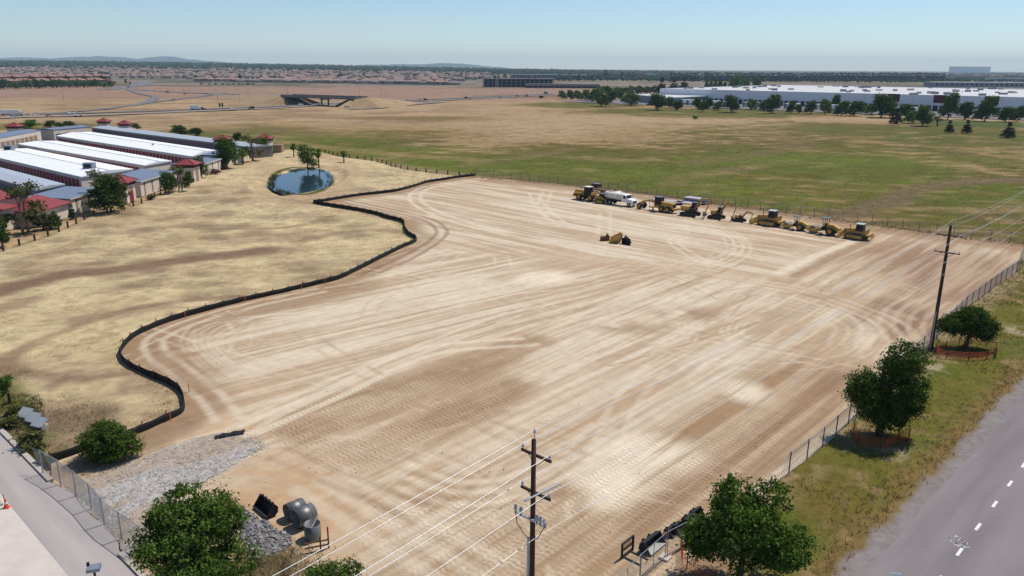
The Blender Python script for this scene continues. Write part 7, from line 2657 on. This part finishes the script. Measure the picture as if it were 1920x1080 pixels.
# steel pipes, drum, buckets ------------------------------------------------------------------
M_PIPE = mat('mill_steel', (0.17, 0.165, 0.16), 0.5, 0.6, var=0.2, scale=1.5)
M_PIPE_IN = mat('pipe_inside', (0.16, 0.16, 0.165), 0.6, 0.5, var=0.2, scale=2)
def pipe_lying(xy, d, L, ang, label):
    x, y = xy
    e = empty('steel_pipe', (x, y, .03), ang, label, 'pipe')
    n, r, t = 40, d / 2, .035
    V, Fc = [], []
    for rad, xx in ((r, -L / 2), (r, L / 2), (r - t, L / 2), (r - t, -L / 2)):
        for k in range(n):
            a = 2 * pi * k / n
            V.append((xx, rad * cos(a), r + rad * sin(a)))
    for j in range(4):
        for k in range(n):
            Fc.append((j * n + k, j * n + (k + 1) % n, ((j + 1) % 4) * n + (k + 1) % n, ((j + 1) % 4) * n + k))
    m_ = MB().add(V, Fc)
    me = m_.mesh('shell', M_PIPE, True)
    me.materials.append(M_PIPE_IN)
    link_mesh('shell', me, e)
    m2 = MB()
    for s in (-.25, .25):
        m2.path([(s * L, r * 1.0 * cos(a), r + (r + .012) * sin(a)) for a in np.linspace(.1, pi - .1, 14)], .018, 5)
    m2.build('weld_seam', M_PIPE_IN, e)
    MB().box(-.5, .5, -.35, -.22, -.03, .10).build('chock', M_POST, e)
    return e
pang = DIR_A - .05
pax = np.array([cos(pang), sin(pang)])
pc1 = np.array(P(538, 961, .6)) + pax * .62
pipe_lying(pc1, 1.15, 1.25, pang, 'steel pipe section lying next to the upturned bucket')
pipe_lying(pc1 + np.array([pax[1], -pax[0]]) * 1.27 - pax * .05, 1.3, 1.35, pang, 'steel pipe section lying between another pipe and the standing drum')
x, y = P(587, 1008)
e = empty('steel_drum', (x, y, 0.02), 0, 'open steel drum standing upright beside the lying pipes', 'drum')
n, r, h_ = 36, .54, 1.05
V, Fc = [], []
for rad, z in ((r, 0), (r, h_), (r - .03, h_), (r - .03, .04)):
    for k in range(n):
        V.append((rad * cos(2 * pi * k / n), rad * sin(2 * pi * k / n), z))
for j in range(3):
    for k in range(n):
        Fc.append((j * n + k, j * n + (k + 1) % n, (j + 1) * n + (k + 1) % n, (j + 1) * n + k))
Fc.append(tuple(range(3 * n, 4 * n)))
MB().add(V, Fc).build('shell', M_PIPE, e, True)
MB().path([(-.1, -.45, .7), (.35, .5, 1.45)], .035, 6).build('leaning_bar', M_CONDUIT, e)
def upturned_bucket(px, py, w, d, h, rz, label, m=M_BLK, tilt=-1.15, name='loader_bucket', inner=None):
    x, y = P(px, py)
    e = empty(name, (x, y, .03), rz, label, 'bucket')
    b_ = bucket_mb(w, d, h)
    ct, st = cos(tilt), sin(tilt)
    b_.v = [(x_ * ct - z_ * st, y_, x_ * st + z_ * ct) for x_, y_, z_ in b_.v]
    mz = min(v[2] for v in b_.v)
    b_.v = [(x_, y_, z_ - mz) for x_, y_, z_ in b_.v]
    b_.build('shell', m, e)
    tp = max(b_.v, key=lambda v: v[2])
    for k in range(4):
        yy = -w * .36 + k * w * .24
        MB().box(tp[0] - .1, tp[0] + .06, yy - .07, yy + .07, tp[2] - .1, tp[2] + .03).build('hinge_lug' if k in (1, 2) else 'lip_bolt', m, e)
    return e
upturned_bucket(507, 957, 2.0, .85, .95, -2.36, 'black loader bucket standing on its floor beside the steel pipes', M_BLK, .22)
# pipe rack leaning by the drum
x, y = P(606, 1030)
e = empty('pipe_rack', (x, y, .02), .35, 'small dark bent pipe rack with orange tape behind the drum', 'rack')
for z in (.28, .62):
    MB().path([(-1.15, 0, z), (.3, 0, z), (.36, .02, z + .05)], .05, 6).build('rail', M_RUST, e)
for x_, zt in ((.36, 1.55), (-.15, .95)):
    MB().tube((x_, 0, 0), (x_, 0, zt), .05, n=6).build('upright', M_RUST, e)
MB().tube((.36, 0, 1.2), (.36, 0, 1.36), .062, n=6).build('orange_tape', M_ORANGE, e)

# rock pile ----------------------------------------------------------------------------------
RP = PL([(450, 952), (466, 958), (490, 975), (520, 992), (545, 1005), (548, 1022), (525, 1040), (490, 1048), (470, 1052), (452, 1010)])
rp = empty('rock_pile', (*np.array(RP).mean(0), 0.0), 0, 'patch of grey riprap rocks between the large tree and steel pipes', 'rocks')
rmesh = [rock_mesh(60 + i, M_ROCK if i % 3 else M_ROCK2) for i in range(6)]
rs = np.random.RandomState(5)
bx0, bx1 = min(p[0] for p in RP), max(p[0] for p in RP)
by0, by1 = min(p[1] for p in RP), max(p[1] for p in RP)
cntr = 0
while cntr < 290:
    x, y = rs.uniform(bx0, bx1), rs.uniform(by0, by1)
    if not inpoly(np.array([x]), np.array([y]), RP)[0]:
        continue
    o = link_mesh('rock', rmesh[cntr % 6], rp, (x - rp.location.x, y - rp.location.y, .06 + .05 * rs.rand()))
    s_ = .08 + .13 * rs.rand() ** 1.6
    o.scale = (s_ * rs.uniform(.8, 1.3), s_ * rs.uniform(.8, 1.3), s_)
    o.rotation_euler = (rs.rand() * .5, rs.rand() * .5, rs.rand() * 6)
    cntr += 1

small = np.stack([rs.uniform(bx0, bx1, 2600), rs.uniform(by0, by1, 2600)], -1)
small = small[inpoly(small[:, 0], small[:, 1], RP)]
so = scatter_rocks('small_rocks', [(x - rp.location.x, y - rp.location.y, .05, .05 + .05 * rs.rand()) for x, y in small], M_ROCK)
so.parent = rp
# attachments beside the temporary fence --------------------------------------------------------
d_at = DIR_A
x, y = P(1176, 1040)
e = empty('pallet_fork', (x, y, .03), d_at - pi / 2, 'black pallet fork carriage with bar grille lying by the temporary fence', 'attachment')
for y_ in (-.62, .62):
    MB().box(-.06, .06, y_ - .05, y_ + .05, 0, 1.1).build('frame_side', M_BLK, e)
for z in (.1, .55, 1.06):
    MB().box(-.05, .05, -.66, .66, z - .05, z + .05).build('frame_rail', M_BLK, e)
for k in range(8):
    MB().tube((0, -.5 + k * .14, .58), (0, -.5 + k * .14, 1.04), .016, n=5).build('grille_bar', M_BLK, e)
for y_ in (-.4, .4):
    MB().box(.06, 1.3, y_ - .06, y_ + .06, 0, .05).build('fork_tine', M_BLK, e)
def bucket_flat(px, py, w, d, h, rz, label, m=M_BLK, floor=None):
    x, y = P(px, py)
    e = empty('machine_bucket', (x, y, .03), rz, label, 'bucket')
    bucket_mb(w, d, h).build('shell', m, e)
    if floor:
        MB().box(d * .32, d * .98, -w / 2 + .07, w / 2 - .07, .071, .085).build('worn_floor', floor, e)
    for s in (-.18, .18):
        MB().prism_y([(-.22, .25), (.05, .2), (.12, h * .8), (-.12, h * .75)], s * w - .04, s * w + .04).build('mount_ear', m, e)
    return e
M_WORN = mat('worn_steel', (0.40, 0.39, 0.37), 0.5, 0.5, var=0.15, scale=2)
bucket_flat(1212, 1022, 1.9, .95, .8, d_at - pi / 2, 'wide black bucket with pale worn floor by the temporary fence', M_BLK, M_WORN)
bucket_flat(1250, 1002, .75, .6, .6, d_at - pi / 2 + .2, 'narrow dark digging bucket next to the wide worn bucket', M_BLK)
bucket_flat(1263, 994, .8, .7, .65, d_at - pi / 2, 'dark digging bucket standing between two others near the tree', M_BLK)
bucket_flat(1284, 981, 1.1, .8, .7, d_at - pi / 2 + .1, 'dark bucket half hidden at the edge of the leafy tree', M_BLK, M_WORN)
bucket_flat(1299, 968, 1.0, .7, .7, d_at - pi / 2, 'dark bucket tucked beneath the leafy tree crown', M_BLK)

# orange mesh tree protection ----------------------------------------------------------------------
def mesh_fence(pts, h, label, stakes=True, dens=.17):
    o = pts[0]
    e = empty('orange_mesh_fence', (o[0], o[1], 0), 0, label, 'fence')
    items = []
    ev = even_points([tuple(p) for p in pts], dens)
    for x, y, a in ev:
        items.append(((x - o[0], y - o[1], .02), (x - o[0], y - o[1], h - .04 * abs(sin(x * 3))), .011))
    for k in range(int(h / .16)):
        z = .04 + k * .16
        for (x0, y0, _), (x1, y1, _) in zip(ev[::4], ev[4::4]):
            items.append(((x0 - o[0], y0 - o[1], z), (x1 - o[0], y1 - o[1], z), .012))
    V, Fc = arr_boxes(items)
    link_mesh('mesh', np_mesh('mesh', V, Fc, M_ORANGE), e)
    pm_ = MB().box(-.03, .03, -.03, .03, -.1, h + .15).mesh('stake', M_STAKE)
    for x, y, a in even_points([tuple(p) for p in pts], 2.2):
        link_mesh('stake', pm_, e, (x - o[0], y - o[1], 0))
    return e
mesh_fence(PL([(1702, 848), (1703, 822), (1660, 842), (1612, 838), (1600, 812), (1602, 795)]), 1.1, 'orange mesh ring round the tall dark oak')
mesh_fence(PL([(1866, 672), (1866, 655), (1830, 642), (1752, 660), (1765, 672), (1830, 676), (1864, 672)]), 1.0, 'orange mesh ring round the low spreading oak')
mesh_fence(PL([(1276, 1030), (1279, 1062), (1310, 1085), (1350, 1110)]), 1.1, 'orange mesh fence beside the large leafy tree and buckets')
mesh_fence(PL([(432, 950), (441, 962)]), 1.1, 'scrap of orange mesh beside the large dark tree')

# concrete slabs, posts, cone, lamp ---------------------------------------------------------------
M_SLAB = mat('pale_concrete_slab', np.array(S(186, 192, 198)) * 0.62, 0.8, var=0.12, scale=1.5)
for i, (px, py, lab) in enumerate([(48, 783, 'top pale concrete slab of three stepping down the bank'), (63, 792, 'middle pale concrete slab of three on the bank'), (75, 801, 'lowest pale concrete slab of three on the bank')]):
    x, y = P(px, py)
    e = empty('concrete_slab', (x, y, .05), -.35, lab, 'slab')
    m_ = MB().box(-.65, .65, -.5, .5, 0, .12)
    m_.v = [(x_, y_ * .8, z_ + .35 + y_ * .55) for x_, y_, z_ in m_.v]
    m_.build('slab', M_SLAB, e)
    MB().box(-.6, .6, -.35, .4, -.4, .2).build('footing', M_KERB, e)
for px, py, lab in [(19, 755, 'dark wooden post beside the green bush on the bank'), (78, 822, 'dark wooden post below the concrete slabs')]:
    x, y = P(px, py)
    e = empty('wooden_post', (x, y, -.05), .3, lab, 'post')
    MB().box(-.11, .11, -.11, .11, -.2, 1.0).build('shaft', M_POST, e)
    MB().box(-.12, .12, -.12, .12, 1.0, 1.05).build('cap', M_STAKE, e)
x, y = P(13, 955)
e = empty('traffic_cone', (x, y, .136), .2, 'orange traffic cone with tall marker at the apron kerb', 'cone')
MB().box(-.2, .2, -.2, .2, 0, .04).build('base', M_ORANGE, e)
MB().lathe_z([(.16, .04), (.04, .7)], n=14).build('cone', M_ORANGE, e)
MB().lathe_z([(.112, .32), (.085, .46)], n=14, caps=False).build('reflective_band', M_PAINT, e)
MB().tube((-.12, .15, 0), (-.12, .15, 1.0), .025, n=6).build('marker_post', M_STEEL, e)
LZ = 6.2
x, y = P(176, 1068, LZ)
e = empty('parking_lamp', (x, y, .14), .3, 'dark shoebox lamp on a pole at the side road', 'street lamp')
MB().tube((0, 0, 0), (0, 0, LZ - .15), .07, .06, 10).build('pole', M_STEEL, e)
MB().box(-.3, .3, -.24, .24, LZ - .15, LZ + .03).build('lamp_head', M_HVAC, e)
MB().box(-.32, -.2, .1, .22, LZ + .03, LZ + .2).build('photocell', M_BLK, e)
# outlet pad by the gravel: dark fabric scrap
x, y = P(432, 818)
e = empty('fabric_scrap', (x, y, .17), .5, 'crumpled black fabric scrap at the end of the gravel entrance', 'fabric')
V, Fc = [], []
for i in range(9):
    for j in range(4):
        V.append((-1.2 + i * .3, -.3 + j * .2, .12 * abs(sin(i * 2.1 + j * 1.3))))
for i in range(8):
    for j in range(3):
        Fc.append((i * 4 + j, i * 4 + 4 + j, i * 4 + 5 + j, i * 4 + 1 + j))
MB().add(V, Fc).build('sheet', M_SILT, e)

# loose clods along the fences and pale limestone chips
rs = np.random.RandomState(8)
cl = []
for x, y, a in even_points(offset_line(EAST[3:], .9), .22):
    if rs.rand() < .45:
        cl.append((x + rs.randn() * .35, y + rs.randn() * .35, .05, .03 + .09 * rs.rand() ** 2))
for x, y, a in even_points(offset_line(NORTH, -1.0), .3):
    if rs.rand() < .6:
        cl.append((x + rs.randn() * .6, y + rs.randn() * .6, .08, .05 + .16 * rs.rand() ** 2))
for _ in range(500):
    px, py = rs.uniform(300, 1500), rs.uniform(650, 1070)
    x, y = P(px, py)
    if inpoly(np.array([x]), np.array([y]), SITE)[0]:
        cl.append((x, y, .05, .02 + .05 * rs.rand() ** 3))
scatter_rocks('soil_clods', cl, M_CLOD, label='loose clods of brown soil along the fences', cat='soil')

# grass ---------------------------------------------------------------------------------------------
def tufts(name, pos, hgt, spread, blades, material, label, seed=1):
    """grass tufts: triangular blades"""
    rs_ = np.random.RandomState(seed)
    n = len(pos)
    pos = np.repeat(np.asarray(pos, float), blades, 0)
    hh = np.repeat(np.asarray(hgt, float), blades) * (0.6 + .7 * rs_.rand(n * blades))
    a = rs_.rand(n * blades) * 2 * pi
    rad = spread * rs_.rand(n * blades)[:, None]
    base = pos.copy()
    base[:, 0] += rad[:, 0] * np.cos(a)
    base[:, 1] += rad[:, 0] * np.sin(a)
    lean = hh * (.25 + .6 * rs_.rand(n * blades))
    tip = base + np.stack([np.cos(a) * lean, np.sin(a) * lean, hh], -1)
    w = .012 + .05 * hh
    s = np.stack([-np.sin(a) * w, np.cos(a) * w, np.zeros_like(a)], -1)
    V = np.stack([base - s, base + s, tip], 1).reshape(-1, 3)
    o = link_mesh(name, np_mesh(name, V, np.arange(len(V)).reshape(-1, 3), material))
    return tag(o, label, 'grass', None, 'stuff')
M_GSTRAW = leaf_mat('straw_blades', (0.22, 0.165, 0.08), (0.42, 0.34, 0.20), .4)
M_GGREEN = leaf_mat('green_blades', (0.07, 0.08, 0.014), (0.19, 0.17, 0.05), .4)
M_GBROWN = leaf_mat('russet_blades', (0.17, 0.095, 0.035), (0.32, 0.20, 0.09), .4)
rs = np.random.RandomState(33)
N_ = 110000
xs, ys = rs.uniform(-6, 100, N_), rs.uniform(26, 150, N_)
ok = inpoly(xs, ys, VERGE)
xs, ys = xs[ok], ys[ok]
ur, vr = rot(xs - ROADR_A[0], ys - ROADR_A[1], ANG_R)
keep = vr > GRAVEL_W + .2 * rs.randn(len(xs))
xs, ys, vr = xs[keep], ys[keep], vr[keep]
n1, n2 = fbm(xs / 8, ys / 8, 121), fbm(xs / 2.2, ys / 2.2, 122)
bare = (blob(xs, ys, 1280, 1080, 130, 60, .6) > .4) & (rs.rand(len(xs)) > .06)
xs, ys, vr, n1, n2 = [q_[~bare] for q_ in (xs, ys, vr, n1, n2)]
typ = np.where(vr + (n2 - .5) * 3.0 < 2.2, 2, np.where(n2 * .6 + n1 * .4 > .53, 0, 1))
mix_ = rs.rand(len(xs))
typ = np.where(mix_ < .15, 0, typ)
dist = np.hypot(xs, ys)
for t, m_, nm, lab, h0 in [(0, M_GSTRAW, 'straw_grass', 'pale dry grass tufts on the road verge', .17), (1, M_GGREEN, 'green_grass', 'green grass tufts on the road verge', .17), (2, M_GBROWN, 'russet_grass', 'russet dry grass along the road edge', .20)]:
    s_ = typ == t
    tufts(nm, np.stack([xs[s_], ys[s_], np.full(s_.sum(), .0)], -1), h0 * (.7 + .6 * rs.rand(s_.sum())), .18, 6, m_, lab, t + 1)
# dry tufts: near bank, by the big tree, behind the north fence
pp, hh = [], []
for _ in range(5200):
    px, py = rs.uniform(0, 340), rs.uniform(690, 870)
    x, y = P(px, py)
    if inpoly(np.array([x]), np.array([y]), DRY)[0]:
        pp.append((x, y, -.12)); hh.append(.16)
for _ in range(1500):
    x, y = P(500 + rs.randn() * 45, 1065 + rs.randn() * 22)
    pp.append((x, y, 0)); hh.append(.22)
for x, y, a in even_points(offset_line(NORTH, 2.0), .07):
    pp.append((x + rs.randn() * 1.3, y + rs.randn() * 1.3, -.15)); hh.append(.42)
for x, y, a in even_points(offset_line(SILT, .6), .12):
    if rs.rand() < .6:
        pp.append((x + rs.randn() * .4, y + rs.randn() * .4, -.05)); hh.append(.22)
fx, fy = rs.uniform(-105, -5, 30000), rs.uniform(60, 240, 30000)
okd = inpoly(fx, fy, DRY) & (np.hypot(fx + 58.5, (fy - 214) * .45) > 12) & (fbm(fx / 3, fy / 3, 105) > .42)
for x, y in zip(fx[okd], fy[okd]):
    pp.append((x, y, -.03 + (float(0))));
    hh.append(.09 + .07 * ((x * 7.3) % 1))
tufts('dry_grass_tufts', pp, hh, .2, 5, M_GSTRAW, 'pale dry grass tufts on the bank and along the fences', 9)
pp, hh = [], []
ring = smooth_poly(PL(POND_PX + POND_PX[:1]), .12)
for x, y in ring:
    if rs.rand() < .12 + .7 * (vnoise(x / 6, y / 6, 4) > .52):
        pp.append((x + rs.randn() * .5, y + rs.randn() * .5, -.45)); hh.append(.4 + .4 * rs.rand())
for _ in range(900):
    px, py = rs.uniform(0, 80), rs.uniform(740, 870)
    x, y = P(px, py)
    if inpoly(np.array([x]), np.array([y]), DRY)[0]:
        pp.append((x, y, -.1)); hh.append(.3)
tufts('reeds', pp, hh, .2, 6, G_REED, 'green reeds and weeds fringing the pond and bank', 12)

# open field beyond the north fence
fx, fy = rs.uniform(-75, 260, 150000), rs.uniform(135, 400, 150000)
okd = ((fx - NORTH[0][0]) * sin(-DIR_B) + (fy - NORTH[0][1]) * cos(-DIR_B) > 1.5) & (np.abs(fx) < fy * .72 + 5) & ~inpoly(fx, fy, DRY) & ~inpoly(fx, fy, SITE) & (fx > -78 + (fy < 285) * 60)
okd &= rs.rand(len(fx)) < np.clip(1.5 - fy / 330, .2, 1)
fx, fy = fx[okd], fy[okd]
cl_ = fbm(fx / 5.5, fy / 3.2, 146, 3)
kp = rs.rand(len(fx)) < .35 + 1.2 * (cl_ - .35)
fx, fy, cl_ = fx[kp], fy[kp], cl_[kp]
pick = rs.rand(len(fx)) + (cl_ - .5) * 1.5
fz = -.2 + (fbm(fx / 30, fy / 30, 151) - .5) * .6 * sstep(240, 320, fy) * sstep(-85, -55, fx)
for nm, m_, sel, lab in [('field_green_grass', M_GGREEN, pick > .38, 'green weeds standing in the open field'), ('field_straw_grass', M_GSTRAW, pick <= .38, 'pale dead grass standing in the open field')]:
    tufts(nm, np.stack([fx[sel], fy[sel], fz[sel]], -1), .22 + .16 * rs.rand(sel.sum()), .35, 4, m_, lab, 21)
